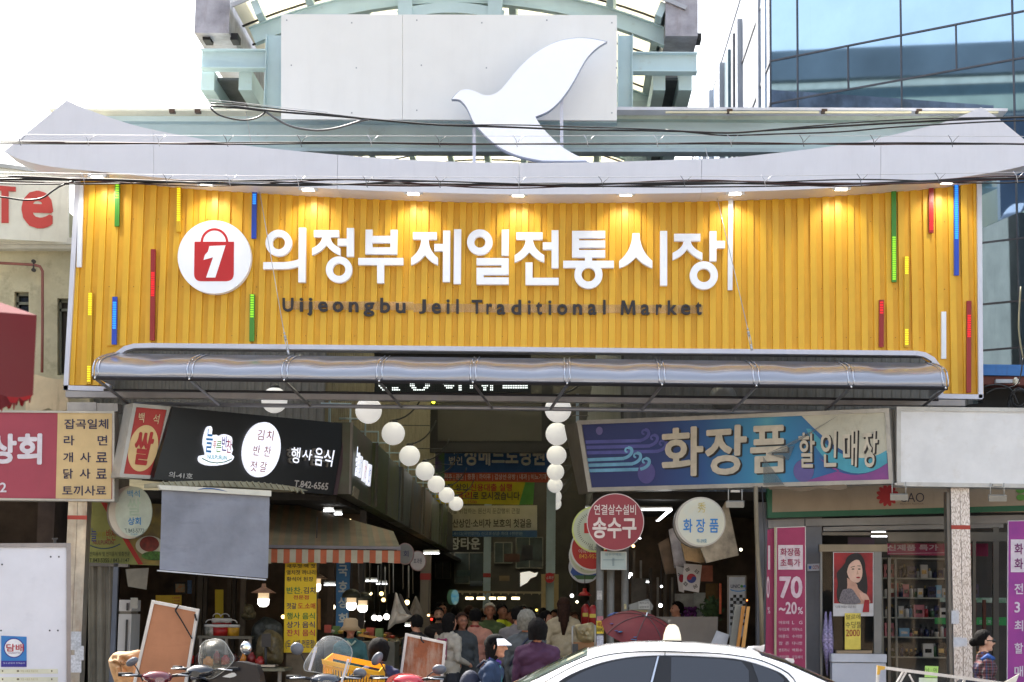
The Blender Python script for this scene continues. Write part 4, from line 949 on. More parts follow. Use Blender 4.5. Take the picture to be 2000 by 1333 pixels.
# oval rice sign, food banner
OV = YP(-.1)
s = thing('oval_sign', 'round drum shop sign with blue letters and phone number on its cream face', 'sign', OV(255,1052))
g = G(); g.disc(243,1001,40,51,OV,.12,off=-.16); g.build('drum', frd, s); g = G(); g.disc(252,1001,41,51.5,OV,.1,off=-.03); g.build('rim', frm, s)
g = G(); g.disc(262,1000,36,49,OV,.03,off=.03); g.build('face', M('face_cream_blue', (186,196,180), .5, var=.08, vs=4), s)
T(s, '백석', (250,958,274,972), OV, ink((60,140,190)), off=.036, bold=.005); T(s, '쌀', (250,974,276,1008), OV, ink((170,190,168)), off=.036); T(s, '상회', (251,1011,276,1026), OV, ink((50,130,190)), off=.036)
T(s, 'T.843-5772', [(244,1033),(283,1033),(282,1041),(246,1041)], OV, ink((50,80,90)), off=.036, bold=.0); T(s, '의-40호', (256,1042,270,1046), OV, ink((90,150,180)), off=.036, bold=.0)
FB = YP(.6)
s = board('food_banner', 'green banner with a bowl of kimchi picture behind the drum sign', [(172,978),(315,985),(313,1105),(172,1100)], FB, M('banner_lime', (142,146,80), .6, var=.1), .04)
g = G(); g.ppoly([(195,978),(206,979),(280,1103),(270,1103)], FB, .004, off=.004); g.build('stripe', M('stripe_red', (170,44,34), .6), s)
g = G(); g.ppoly([(206,979),(315,985),(313,1104),(280,1103)], FB, .004, off=.003); g.build('picture_field', M('field_brown', (96,84,56), .6, rgb2=(150,130,60), vs=4), s)
g = G(); g.disc(292,1066,27,19,FB,.01,off=.006); g.build('bowl', M('bowl_print', (190,190,170), .5), s); g = G(); g.disc(292,1063,19,15,FB,.01,off=.012); g.build('kimchi', M('kimchi_red', (130,36,22), .5, rgb2=(80,20,14), vs=20), s)
g = G(); g.disc(303,1086,26,9,FB,.01,off=.016); g.build('greens', M('greens_print', (66,110,36), .6, var=.3, vs=20), s)
for tx, q, c_ in (('늘', (178,1032,189,1058), (50,60,130)),('푸른', (190,1040,207,1052), (150,140,40)),('반찬', (208,1034,227,1056), (150,50,40)),('NULPURUN', (182,1056,222,1064), (120,50,60))): T(s, tx, q, FB, ink(c_), off=.012, bold=.006)
T(s, '잔치음식 및 전치음식 맞춤전문', (176,1078,254,1087), FB, ink((40,50,30)), off=.012, bold=.006); T(s, 'T.843-5355 / 843-1147', (175,1091,253,1099), FB, ink((40,50,30)), off=.012, bold=.006)
g = G(); g.stroke(bezier([(175,1065),(205,1080),(235,1063)],8), 2, FB, .004, .012); g.build('swoosh', ink((40,70,90)), s)

# ---------------------------------------------------------------- right-hand signs
BPn = VP(1132, .9, 1742, -.9)
# print: hue bands are pictures on the sign face
bm_ = bpy.data.materials.new('sign_print_blue'); bm_.use_nodes = True; n = bm_.node_tree; b = n.nodes['Principled BSDF']; b.inputs['Roughness'].default_value = .4
tcn = n.nodes.new('ShaderNodeTexCoord'); sx_ = n.nodes.new('ShaderNodeSeparateXYZ'); rp = n.nodes.new('ShaderNodeValToRGB'); n.links.new(tcn.outputs['Generated'], sx_.inputs[0]); n.links.new(sx_.outputs[0], rp.inputs[0]); n.links.new(rp.outputs[0], b.inputs['Base Color'])
cr = rp.color_ramp; stops = [(0,(42,52,104)),(.25,(42,58,116)),(.4,(36,84,144)),(.55,(52,134,176)),(.6,(84,160,180)),(.66,(44,130,176)),(.8,(32,88,148)),(1,(52,66,118))]
while len(cr.elements) < len(stops): cr.elements.new(.5)
for e, (p_, c_) in zip(cr.elements, stops): e.position = p_; e.color = col(c_)
s = board('cosmetics_sign', 'large weathered blue sign with cream Korean letters for cosmetics', [(1132,826),(1733,802),(1741,941),(1153,957)], BPn, bm_, .32, frm, 8)
g = G(); g.ppoly([(1102,832),(1131,824),(1154,962),(1130,966)], VP(1102,2.4,1154,.95), .06); g.build('end_panel', M('end_brown', (92,84,72), .5, grime=.4), s)
crm = ink((206,196,176)); shd = ink((48,44,42))
sc2 = M('print_cream_grey', (196,192,172), .5, var=.08, grime=.4, gcol=(150,130,100), gs=(6,6,3))
g = G(); g.ppoly([(1562,809)]+[(1728,803),(1734,884)]+bezier([(1734,884),(1700,912),(1650,902),(1600,860),(1562,809)][:3]+[(1562,809)],10)[1:-1], BPn, .004, off=.005); g.build('faded_area', sc2, s)
def crescent(g, o, i, off): g.ppoly(o+i[::-1], BPn, .003, off=off)
g = G(); crescent(g, bezier([(1575,838),(1600,905),(1665,955),(1733,905)],14), bezier([(1583,838),(1622,885),(1676,915),(1732,880)],14), .008); g.build('wave_band', M('print_teal', (72,160,180), .45, var=.1, grime=.15), s)
g = G(); g.ppoly(bezier([(1600,895),(1650,945),(1700,930),(1733,905)],12)+[(1740,938),(1560,944),(1640,920)], BPn, .003, off=.007); g.build('wave_band', M('print_purple', (112,66,130), .45, rgb2=(150,70,140), vs=2), s)
for (x,y,rx,ry,c_) in ((1171,842,6.5,8,(110,104,160)),(1263,924,17,21,(92,86,150)),(1262,924,11,14,(112,100,160)),(1570,920,20,22,(100,90,150))):
    g = G(); g.disc(x,y,rx,ry,BPn,.003,off=.009+rx*.0001); g.build('print_spot', M('spot_%d' % c_[0], c_, .45), s)
for dx, dy, c_, k_ in ((33,-35,(92,96,170),1.0),(0,0,(120,180,214),1.0)):
    for j in range(3):
        g = G(); y = 896+dy+j*10.5; xe = 1225+dx+j*17
        g.stroke([(1142+(4 if j else 2),y+3),(xe-6,y)] , 6.5, BPn, .003, off=.01); g.stroke(bezier([(xe-8,y),(xe+13,y-4),(xe+14,y-22),(xe+2,y-21)],10), 6, BPn, .003, off=.011); g.stroke(bezier([(xe+2,y-21),(xe-6,y-20),(xe-4,y-11),(xe+1,y-13)],6), 3.5, BPn, .003, off=.0115)
        g.build('wave_print', M('wave_%d' % c_[0], c_, .45, var=.15, vs=3), s)
for tx, q in (('화', [(1292,838),(1375,832),(1374,930),(1294,932)]), ('장', [(1378,834),(1460,829),(1458,926),(1378,930)]), ('품', [(1466,833),(1538,830),(1540,922),(1466,926)])):
    T(s, tx, [(x+3.5, y+2.5) for x, y in q], BPn, shd, bold=.028, off=.012); T(s, tx, q, BPn, crm, bold=.026, off=.02)
for tx, q in (('할', [(1560,846),(1592,845),(1592,914),(1562,914)]), ('인', [(1603,843),(1636,841),(1634,912),(1605,913)]), ('매', [(1646,842),(1676,839),(1674,912),(1648,913)]), ('장', [(1683,842),(1716,840),(1712,913),(1686,914)])):
    T(s, tx, [(x+3, y+2) for x, y in q], BPn, shd, bold=.03, off=.012); T(s, tx, q, BPn, crm, bold=.015, off=.02)
g = G(); g.ppoly([(1555,870),(1542,900),(1500,887)], BPn, .003, off=.05); g.ppoly([(1493,893),(1493,948),(1534,948)], BPn, .003, off=.052); g.ppoly([(1500,887),(1555,868),(1640,812),(1560,858)], BPn, .003, off=.054); g.build('torn_film', M('torn_film', (120,128,130), .4, alpha=.3), s)
g = G(); g.ppoly(spline([(1500,952),(1530,950),(1560,953),(1600,950),(1650,947),(1655,953),(1640,958),(1600,954),(1570,961),(1540,956),(1505,957)],2), BPn, .01, off=.03); g.build('torn_edge', M('torn_brown', (120,104,84), .7), s)
WPn = YP(-.9)
s = board('blank_sign', 'blank grimy white sign box above the cosmetics shop', [(1755,799),(2180,803),(2180,952),(1755,946)], WPn, M('blank_white', (226,226,226), .35, var=.05, grime=.34, gcol=(186,176,160), gs=(2.5,2.5,2.5), bump=.2, bs=5), .35, M('frame_white', (200,198,192), .4, grime=.35, gcol=(100,86,70), gs=(5,5,5)), 8)
g = G(); g.prect(1742,801,1746,822,YP(-.7),.03); solo(g, 'perforated_strap', M('strap', (200,196,180), .5), 'short perforated metal strap between the two sign boxes', 'strap')
# green edged inner sign
CG = YP(.4)
s = board('flower_logo_sign', 'beige fascia with a red flower logo and green edges over the shop glass', [(1500,945),(2100,935),(2100,1000),(1500,1003)], CG, M('fascia_beige', (168,152,130), .6, var=.05, grime=.15), .2)
g = G(); g.ppoly([(1499,943),(1508,943),(1508,1012),(1499,1012)], CG, .22, .01); g.ppoly([(1508,1001),(2100,985),(2100,996),(1508,1012)], CG, .22, .008); g.build('edge', M('edge_green', (24,96,66), .5), s)
for k in range(12):
    a = math.radians(15+30*k); g = G(); g.disc(1733+13*math.cos(a), 968+13*math.sin(a), 9, 4.2, CG, .004, off=.006+.0002*k, rot=a, n=16); g.build('petal', ink((170,36,40)), s)
g = G(); g.disc(1733,968,8,8,CG,.004,.009); g.build('flower_centre', ink((170,36,40)), s)
T(s, 'CAO', (1757,963,1805,981), CG, ink((60,56,66)), bold=-.003, off=.008); T(s, 'BEAUTY FLOWER', (1758,983,1804,986), CG, ink((110,96,84)), bold=0, off=.008)
for (x, y) in ((1993,958),(1994,972)): g = G(); g.disc(x,y,9,6,CG,.004,.01); g.build('leaf_print', M('leaf_green', (90,150,60), .5), s)
g = G(); g.ppoly([(1500,1016),(1571,1014),(1571,1030),(1500,1032)], YP(.5), .3); g.ppoly([(1573,1014),(2100,1004),(2100,1020),(1573,1028)], YP(.5), .3); g.ppoly([(1608,1030),(1960,1022),(1960,1031),(1608,1038)], YP(.52), .3); solo(g, 'shop_lintel', M('lintel_grey', (148,146,144), .5, grime=.3, gs=(3,3,8)), 'long grey metal lintel over the cosmetics shop windows', 'lintel')
# floodlights hung below the boxes
for k, (x, y, lb_) in enumerate(((1436,985,'under the blue sign beside the round cream sign'),(1756,971,'in front of the red flower logo'),(1948,973,'to the right of the patterned pillar'))):
    c = P(x, y, -1.0); t = thing('floodlight', 'grey box floodlight hanging %s' % lb_, 'lamp', c, 'floodlights under the right sign boxes')
    g = G(); g.cbox(c, .23, .2, .075, rot=-.15, tilt=.15); g.build('housing', M('flood_grey', (156,150,138), .45, grime=.2), t)
    for s_ in (-.09, .09): g = G(); g.tube([c+Vector((s_,0,.03)), c+Vector((s_,0,.2))], .008, 5); g.build('arm', frm, t)
    g = G(); g.cbox(c+Vector((0,0,.17)), .12, .08, .03); g.build('mount', frm, t)
# round red hydrant sign and its poles
HP = YP(-.3)
pole_m = M('pole_grey', (112,110,104), .55, var=.15, vs=5, grime=.5, gcol=(60,54,48), gs=(9,9,5), bump=.2, bs=20)
for k, x in enumerate((1172, 1193, 1221)):
    a = P(x, 1070, -.1+.1*k); g = G(); g.tube([(a.x, a.y, 0), (a.x, a.y, a.z+.1)], .052 if k != 2 else .05, 14)
    po = solo(g, 'pipe_pole', pole_m, '%s of the three upright grey pipes under the round red sign' % ['left','middle','right'][k], 'pole')
    pl = YP(a.y-.052)
    for (dx, y0, y1, w_, c_) in ([(0,1213,1238,14,(226,196,50)),(0,1242,1262,13,(210,206,214)),(0,1204,1213,12,(180,110,120)),(-1,1154,1172,10,(170,166,160))] if k == 0 else [(2,1210,1232,14,(90,140,180)),(2,1222,1228,14,(220,190,70))] if k == 1 else [(0,1180,1190,5,(170,160,120))]):
        g = G(); g.prect(x+dx-w_/2, y0, x+dx+w_/2, y1, pl, .003, off=.004+.001*(y0 % 3)); st = g.build('sticker', M('stk_%d_%d' % (x, y0), c_, .5, var=.2, vs=40), po)
        if c_[0] == 226: T(st, '010·842', (x-6,1226,x+6,1234), pl, ink((60,40,20)), off=.012, bold=.01); T(st, '배달', (x-5,1215,x+5,1224), pl, ink((150,60,20)), off=.012)
s = thing('hydrant_connection_sign', 'round dark red sign with white Korean letters on the grey pipes', 'sign', HP(1202,1076))
g = G(); g.disc(1202,1020,56,56,HP,.015,n=64); g.build('rim', ink((214,196,190)), s); g = G(); g.disc(1202,1020,54.3,54.3,HP,.004,off=.004,n=64); g.build('disc', M('sign_maroon', (140,36,52), .4, var=.03), s)
T(s, '연결살수설비', (1160,986,1242,1006), HP, ink((220,204,198)), bold=.012, off=.01); T(s, '송수구', (1157,1011,1243,1052), HP, ink((224,208,200)), bold=.03, off=.01)
PLq = YP(-.2); s = board('small_notice', 'small pale instruction plate below the round red sign', [(1174,1078),(1223,1079),(1223,1113),(1174,1112)], PLq, M('plate_pale', (160,172,166), .5, var=.1), .01, ink((190,190,180)), 1.5, fo=.002)
T(s, '방수구역도', (1182,1081,1214,1086), PLq, ink((90,120,140)), off=.008, bold=0); g = G()
for pts in ([(1178,1094),(1219,1094)],[(1197,1090),(1197,1106)],[(1199,1090),(1199,1106)]): g.stroke(pts, .8, PLq, .002, .008)
g.build('diagram', ink((90,110,120)), s)
# stack of round signs behind it
for (x,y,r,Y,c_,rim,lb_) in ((1162,1034,45,.6,(196,200,172),(206,214,120),'cream round sign with minute marks, highest behind the red hydrant sign'),(1157,1072,43,1.6,(176,40,34),(214,214,210),'red round sign with a yellow phone number behind the cream one'),(1149,1085,38,2.4,(196,96,40),(214,214,210),'orange round sign below the red one'),(1142,1108,31.5,3.4,(190,206,210),(190,196,206),'round sign painted with blue mountains, lowest of the stack')):
    pl = YP(Y); s = thing('round_sign', lb_, 'sign', pl(x, y+r), 'round projecting signs stacked beside the pipes')
    g = G(); g.disc(x,y,r,r,pl,.12,n=48); g.build('rim', M('rim_%d' % rim[2], rim, .45), s); g = G(); g.disc(x,y,r-3,r-3,pl,.01,off=.006,n=48); g.build('face', M('face_%d' % c_[0], c_, .5, var=.05), s)
    if r == 45:
        for k in range(26):
            a = math.radians(100+k*7); g = G(); g.stroke([(x+30*math.cos(a),y+30*math.sin(a)),(x+35*math.cos(a),y+35*math.sin(a))], 1, pl, .002, .01); g.build('tick', ink((90,90,80)), s)
        T(s, '1', (1141,1022,1150,1042), pl, ink((190,40,30)), off=.01, bold=.04); T(s, 'TEL.031', (1149,1068,1170,1075), pl, ink((60,60,60)), off=.01, bold=0)
    if r == 43: T(s, '이바지·떡집', (1130,1073,1172,1081), pl, ink((220,190,180)), off=.01, bold=0); T(s, '842-9524', (1131,1083,1172,1091), pl, ink((224,160,60)), off=.01, bold=.01)
    if r == 38: T(s, '의-26호', (1134,1108,1160,1113), pl, ink((70,40,20)), off=.01, bold=.01)
    if r == 31.5:
        g = G(); g.ppoly([(1114,1118),(1120,1104),(1128,1112),(1136,1102),(1146,1114),(1156,1106),(1166,1112),(1164,1126),(1120,1126)], pl, .003, off=.01); g.build('mountains', ink((50,84,160)), s)
        g = G(); g.ppoly([(1120,1124),(1165,1124),(1158,1132),(1128,1132)], pl, .003, off=.012); g.build('meadow', ink((70,110,70)), s)
# round cosmetics sign
RC = YP(-.55)
s = thing('round_cosmetics_sign', 'round cream drum sign with blue Korean letters for cosmetics', 'sign', RC(1368,1070))
g = G(); g.disc(1362,1022,46,48,RC,.22,off=-.02,n=56); g.build('drum', frd, s); g = G(); g.disc(1368,1020,49,48.5,RC,.05,off=.03,n=56); g.build('rim', frm, s)
g = G(); g.disc(1369,1020,45.5,45.5,RC,.02,off=.04,n=56); g.build('face', M('face_cream', (204,200,178), .5, var=.04, rgb2=(196,200,188), vs=5), s)
for tx, x in (('화',1334),('장',1359),('품',1385)): T(s, tx, (x,1014,x+18,1041), RC, ink((40,124,196)), bold=.015, off=.048)
T(s, '의-39호', (1360,1053,1380,1061), RC, ink((60,130,160)), bold=.005, off=.048); T(s, '秀', (1362,982,1378,1002), RC, ink((196,180,110)), bold=.0, off=.048)
# silver curved panels hanging right of the alley
for k, (q, c_, Y) in enumerate((([(1285,1062),(1306,1050),(1322,1120),(1300,1122)], (110,90,70), 3.5), ([(1306,1035),(1330,1026),(1340,1105),(1318,1110)], (170,166,170), 2.8), ([(1330,1060),(1375,1068),(1412,1060),(1418,1085),(1370,1100),(1338,1095)], (140,116,80), 1.6), ([(1420,975),(1443,1085),(1380,1100),(1368,1070)], (150,144,130), 1.2))):
    pl = YP(Y); g = G(); g.ppoly(q, pl, .12); solo(g, 'sheet_sign', M('sheet_%d' % k, c_, .3, metal=.3, var=.35, vs=3, grime=.3), '%s crinkled metallic sign panel behind the round cream sign' % ['brown','silver','tan','plain grey'][k], 'sign')
# ---------------------------------------------------------------- left shop and alley goods
# awning
aw = thing('striped_awning', 'faded orange and white striped awning over the left corner stall', 'awning', P(650, 1100, 1.6))
ora = M('awn_orange', (172,90,56), .75, var=.12, grime=.35, gcol=(90,60,44), gs=(8,8,1.5)); whi = M('awn_white', (168,160,138), .75, var=.1, grime=.4, gcol=(96,84,64), gs=(8,8,1.5))
olive = M('awn_olive', (112,104,80), .75, var=.1, grime=.2); olive2 = M('awn_tan', (126,104,76), .75, var=.1)
FA_ = YP(1.2); BA_ = YP(4.2)
NS = 26
for i in range(NS):
    u0, u1 = i/NS, (i+1)/NS
    xa, xb = 470+u0*312, 470+u1*312; ya, yb = 1066+u0*4, 1066+u1*4
    g = G(); f0, f1 = FA_(xa, ya), FA_(xb, yb); h = Vector((0, 2.6, .78))
    hz = lambda f, u: Vector((f.x - .25 - .0*u, f.y+1.7+.9*(1-u), f.z+.62*(1-u)+.30))
    g.add([f0, f1, hz(f1, u1), hz(f0, u0)], [(0,1,2,3)]); g.build('canopy_stripe', olive if i % 2 else olive2, aw)
    g = G(); yw = 1097+1.2*math.sin(i*2.1); g.add([FA_(xa, ya+6), FA_(xb, yb+6, .0), FA_(xb, yw+3, .03), FA_(xa, yw+3, .03)], [(0,1,2,3)]); g.build('valance_stripe', ora if i % 2 else whi, aw)
g = G(); g.ppoly([(470,1064),(784,1068),(784,1074),(470,1070)], FA_, .06, off=.02); g.build('front_bar', M('awn_bar', (110,106,110), .5, metal=.3), aw)
# menu banner
MB = YP(1.5)
s = board('menu_banner', 'tall yellow banner listing side dishes in green, navy and red letters', [(557,1098),(618,1098),(618,1275),(554,1275)], MB, M('menu_yellow', (226,190,30), .6, var=.05, grime=.1), .02)
for tx, x0, x1, y, h, c_ in (('새우젓 액 젓',560,616,1102,8,(70,60,40)),('멸치젓 까나리',560,616,1114,9,(70,60,40)),('황석어 된장',560,612,1127,9,(70,60,40)),('반찬.',560,590,1147,13,(50,120,60)),('김치',593,616,1147,13,(60,60,70)),('전문점',573,603,1163,8,(180,60,40)),('젓갈',560,579,1178,12,(50,50,80)),('도.소매',582,616,1178,12,(190,50,30)),('행사 음식',560,615,1197,13,(50,120,50)),('상가 음식',560,615,1214,13,(50,50,90)),('잔치 음식',560,615,1230,13,(180,50,60)),('(도.소매 전문점)',558,616,1250,18,(46,46,80))):
    T(s, tx, (x0,y,x1,y+h), MB, ink(c_), bold=.015, off=.006)
BB = YP(3.2)
s = board('blue_vertical_sign', 'dim blue vertical shop sign with pale Korean letters under the awning', [(657,1098),(684,1098),(680,1226),(656,1226)], BB, M('vert_blue', (50,104,150), .6, var=.12), .05)
for tx, y in (('국',1104),('호',1135),('상',1166),('회',1198)): T(s, tx, (661,y,679,y+22), BB, ink((170,180,180)), bold=.03, off=.006)
g = G(); g.prect(620,1170,626,1230,YP(3.4),.02); solo(g, 'price_strip', M('price_orange', (200,140,50), .6), 'narrow orange strip hanging right of the yellow menu banner', 'strip')
g = G(); g.prect(420,1152,436,1222,YP(4.6),.02); solo(g, 'yellow_paper', M('paper_yellow', (190,170,40), .7), 'long yellow paper hung at the back of the left shop', 'paper')
# interior bits
IN = YP(5.6)
def deco(name, lb_, cat, q, pl, m, fr=None, fw_=2): return board(name, lb_, q, pl, m, .04, fr, fw_, cat=cat, fo=.01)
s = deco('framed_picture', 'small framed landscape picture on the dim back wall', 'picture', [(341,1139),(363,1139),(363,1159),(341,1159)], IN, M('pic_orange', (190,120,60), .5, rgb2=(120,160,140), vs=14), M('pic_frame', (26,24,22), .5), 3.5)
s = deco('blue_picture', 'narrow blue picture beside the framed landscape', 'picture', [(366,1134),(374,1134),(374,1160),(366,1160)], IN, M('pic_blue', (70,110,160), .5, var=.2, vs=20))
s = deco('price_list', 'yellow price list with small red lines above the plywood board', 'notice', [(304,1163),(354,1163),(354,1185),(304,1185)], YP(4.5), M('plist_yellow', (206,176,50), .6))
for k in range(3): T(s, '1,500원', (337,1166+k*6,351,1170+k*6), YP(4.5), ink((170,60,50)), off=.008, bold=.01)
for k, (x0, x1, m_) in enumerate(((375,381,(70,62,54)),(386,396,(86,80,72)),(398,405,(60,54,48)),(444,452,(96,84,70)),(455,461,(60,56,52)),(470,480,(110,100,88)),(640,652,(90,74,60)),(700,712,(76,70,64)))):
    g = G(); pl = YP(5.0-.2*(k % 3)); a = pl(x0, 1140); b_ = pl(x1, 1140); g.box(a.x, b_.x, a.y, a.y+.1, 0, 3.28)
    solo(g, 'wooden_post', M('post_%d' % m_[0], m_, .7, var=.2, grime=.3), '%s slim post in the dim left shop interior' % ['first','second','third','fourth','fifth','sixth','seventh','eighth'][k], 'post')
CW = YP(.35)
g = G(); N = 26; vs = []
for j in range(9):
    for i in range(N+1):
        u, t = i/N, j/8; vs.append(CW(173+u*52, 1104+t*262, .035*math.sin(u*17+t*1.6)+.02*math.sin(u*41)))
g.add(vs, [(j*(N+1)+i, j*(N+1)+i+1, (j+1)*(N+1)+i+1, (j+1)*(N+1)+i) for j in range(8) for i in range(N)], 0, True)
solo(g, 'canvas_curtain', M('curtain_grey', (136,130,116), .75, var=.2, vs=1.2, grime=.4, gcol=(70,64,52), gs=(5,5,.8)), 'dull grey canvas curtain beside the scuffed pillar', 'curtain')
g = G(); a = P(222, 1100, .3); b_ = P(231, 1100, .3); g.box(a.x, b_.x, .3, .36, 0, a.z); solo(g, 'grey_post', M('post_bluegrey', (110,116,128), .5), 'blue grey door post right of the canvas curtain', 'post')
g = G(); g.ppoly([(168,1099),(250,1102),(250,1108),(168,1106)], YP(.3), .1); solo(g, 'curtain_rail', frd, 'dirty rail above the canvas curtain', 'rail')
# fridge
fr_ = thing('white_fridge', 'narrow white refrigerator standing inside the left shop', 'fridge', P(245, 1333, 1.5))
a = P(233, 1172, 1.5); b_ = P(258, 1172, 1.5); zj = P(240, 1197, 1.5).z
g = G(); g.box(a.x, b_.x, 1.5, 2.1, .05, zj-.02); g.build('lower_door', M('fridge_white', (206,206,208), .35, var=.03, grime=.15), fr_); g = G(); g.box(a.x, b_.x, 1.5, 2.1, zj+.02, a.z); g.build('upper_door', MATS['fridge_white'], fr_)
g = G(); g.box(b_.x-.07, b_.x-.045, 1.46, 1.5, zj-.9, zj-.1); g.box(b_.x-.07, b_.x-.045, 1.46, 1.5, zj+.03, zj+.14); g.build('handle', M('fridge_handle', (60,60,62), .4), fr_); g = G(); g.box(a.x+.01, b_.x-.01, 1.51, 2.0, zj-.02, zj+.02); g.build('seam', frd, fr_)
g = G(); g.prect(255,1168,269,1189,YP(1.45),.01); solo(g, 'paper_note', ink((180,178,170)), 'pale paper note taped beside the white refrigerator', 'note')
g = G(); g.ppoly([(245,1112),(290,1110),(286,1152),(250,1146)], YP(1.9), .02); solo(g, 'paper_calendar', ink((150,146,136)), 'tilted grey paper calendar under the food banner', 'calendar')
# shelf with kimchi buckets
sh = thing('steel_shelf', 'grey steel shelf carrying kimchi buckets in the left shop', 'shelf', P(440, 1333, 2.2))
a = P(386, 1242, 2.2); b_ = P(492, 1242, 2.2)
for z in (a.z, a.z-.55, .2): g = G(); g.box(a.x, b_.x, 2.2, 2.75, z-.04, z); g.build('shelf_board', M('shelf_grey', (108,104,92), .5, grime=.3), sh)
for x in (a.x+.02, b_.x-.05, (a.x+b_.x)/2): g = G(); g.box(x, x+.04, 2.23, 2.27, 0, a.z-.04); g.build('leg', frd, sh)
buckets = ((431,18,(170,30,30),'red kimchi bucket with a white lid and handle, front of the shelf'),(412,13,(56,70,60),'dark green labelled bucket left of the red kimchi bucket'),(455,13,(200,150,40),'yellow labelled bucket right of the red kimchi bucket'),(424,11,(190,60,50),'small red bucket behind the front row'),(440,12,(160,36,36),'small dark red bucket behind the front row'))
for k, (x, r, c_, lb_) in enumerate(buckets):
    Y = 2.35 if k < 3 else 2.6; c = P(x, 1240, Y); c.z = a.z; R_ = r/F*(Y+27); t = thing('kimchi_bucket', lb_, 'bucket', c, 'buckets on the steel shelf'); h = .17 if k < 3 else .26
    g = G(); g.lathe([(R_*.9,.0),(R_*.97,h*.75)], c, 20); g.build('tub', M('tub_%d' % c_[0], c_, .35, var=.2, rgb2=(206,200,190) if k in (1,) else None, vs=12), t)
    g = G(); g.lathe([(R_*1.02,h*.75),(R_*1.05,h*.9),(R_*.98,h)], c, 20); g.build('lid', M('lid_white', (206,204,200), .4), t)
    g = G(); g.tube([c+Vector((R_*math.cos(q)*.7, -R_*.8, h+.02+.05*math.sin(q))) for q in [i*math.pi/6 for i in range(7)]], .008, 5); g.build('handle', MATS['lid_white'], t)
T(None, '포기김치', (421,1226,441,1232), YP(2.15), ink((226,190,170)), bold=.01) if False else None
# dark crates, bags and a scale in the shop front
for k, (x0,y0,x1,y1,Y,c_,lb_) in enumerate(((490,1205,552,1270,2.6,(64,68,64),'grey plastic sack pile left of the yellow menu banner'),(470,1180,500,1212,3.2,(120,112,84),'clear bag with dried goods on the grey sacks'),(500,1230,553,1300,1.4,(104,92,64),'brown sack slumped below the grey sacks'))):
    xm = (x0+x1)/2; g = puff(spline([(xm-6,y0),(xm+8,y0+2),(x1-3,y0+14),(x1,(y0+y1)/2),(x1-2,y1-4),(xm,y1),(x0+3,y1-3),(x0,(y0+y1)/2+5),(x0+5,y0+16),(xm-6,y0)],3)[:-1], YP(Y), .2, .035, k)
    solo(g, 'goods_sack', M('sack_%d' % k, c_, .35, var=.3, vs=14, bump=.5, bs=16), lb_, 'sack')
t = thing('counter_scale', 'black electronic scale display on a thin post near the menu banner', 'scale', P(520, 1290, .8))
g = G(); g.prect(511,1238,529,1264,YP(.8),.05); g.build('display', M('scale_black', (30,32,38), .4), t); g = G(); g.tube([P(519,1262,.83), P(519,1302,.83)], .02, 8); g.build('post', iron, t); g = G(); g.prect(500,1299,537,1303,YP(.7),.35); g.build('pan', M('pan_steel', (150,150,150), .25, metal=.8), t)
tb = thing('stall_table', 'low metal stall table below the scale', 'table', P(500, 1333, .7))
a = P(400, 1304, .7); b_ = P(556, 1304, .7); g = G(); g.box(a.x, b_.x, .7, 1.5, a.z-.04, a.z); g.build('top', M('table_olive', (120,116,96), .5, grime=.3), tb)
for x in (a.x+.05, b_.x-.1): g = G(); g.box(x, x+.05, .75, .8, 0, a.z-.04); g.build('leg', frd, tb)
for k in range(9):
    x = 372+k*17; g = G(); c = P(x, 1296+3*(k % 3), .9+.12*(k % 2)); R_ = .05+.012*(k % 3); h = .14+.04*(k % 2)
    g.lathe([(R_,0),(R_,h*.7),(R_*.5,h*.85),(R_*.5,h)], c, 12)
    solo(g, 'sauce_jar', M('jar_%d' % (k % 4), [(150,30,24),(60,26,18),(190,120,40),(120,30,30)][k % 4], .25, var=.1), '%s jar of sauce in the row on the left stall' % ['first','second','third','fourth','fifth','sixth','seventh','eighth','ninth'][k], 'jar', 'jars on the left stall')
for x in (564, 578): pass
g = G(); a = P(558, 1275, 1.5); b_ = P(612, 1275, 1.5); g.box(a.x, b_.x, 1.55, 1.8, 0, a.z); solo(g, 'stall_post', M('plank_post', (120,106,86), .8, var=.25, grime=.5, gs=(6,6,.8)), 'weathered plank post under the yellow menu banner', 'post')
# hanging lamps
def pend(x, y, Y, r, kind, label, c_=(110,90,72)):
    c = P(x, y, Y); s_ = r/F*(c-CAM).dot(fw)
    t = thing('pendant_lamp', label, 'lamp', c, 'pendant lamps under the awning')
    g = G()
    if kind == 'hat': g.lathe([(s_*2.0,-s_*.05),(s_*1.1,s_*.45),(s_*.4,s_*.85),(s_*.32,s_*1.4)], c, 24)
    else: g.lathe([(s_*1.75,-.0),(s_*1.6,s_*.7),(s_*1.0,s_*1.35),(s_*.2,s_*1.6)], c, 24)
    g.build('shade', M('shade_%d' % c_[0], c_, .5, var=.15, metal=.2), t)
    g = G(); g.lathe([(s_*.85,-s_*.95),(s_*.85,0)], c, 20); g.build('collar', M('bulb_collar', (190,176,150), .3, emit=.25, ecol=(255,220,170)), t)
    g = G(); g.lathe([(.001,-s_*2.2),(s_*.5,-s_*2.15),(s_*.85,-s_*1.8),(s_*.9,-s_*.95)], c, 20); g.build('bulb', glow('bulb_white', (255,252,244), 2), t)
    g = G(); g.tube([c+Vector((0,0,s_*1.3)), c+Vector((0,0,.9))], .008, 5); g.build('cord', iron, t)
pend(515, 1158, .6, 12.6, 'hat', 'brown hat shaded lamp hanging below the grey roller shade', (150,110,84))
pend(616.5, 1130, 1.7, 12, 'hat', 'brown hat shaded lamp in front of the yellow menu banner', (140,112,88))
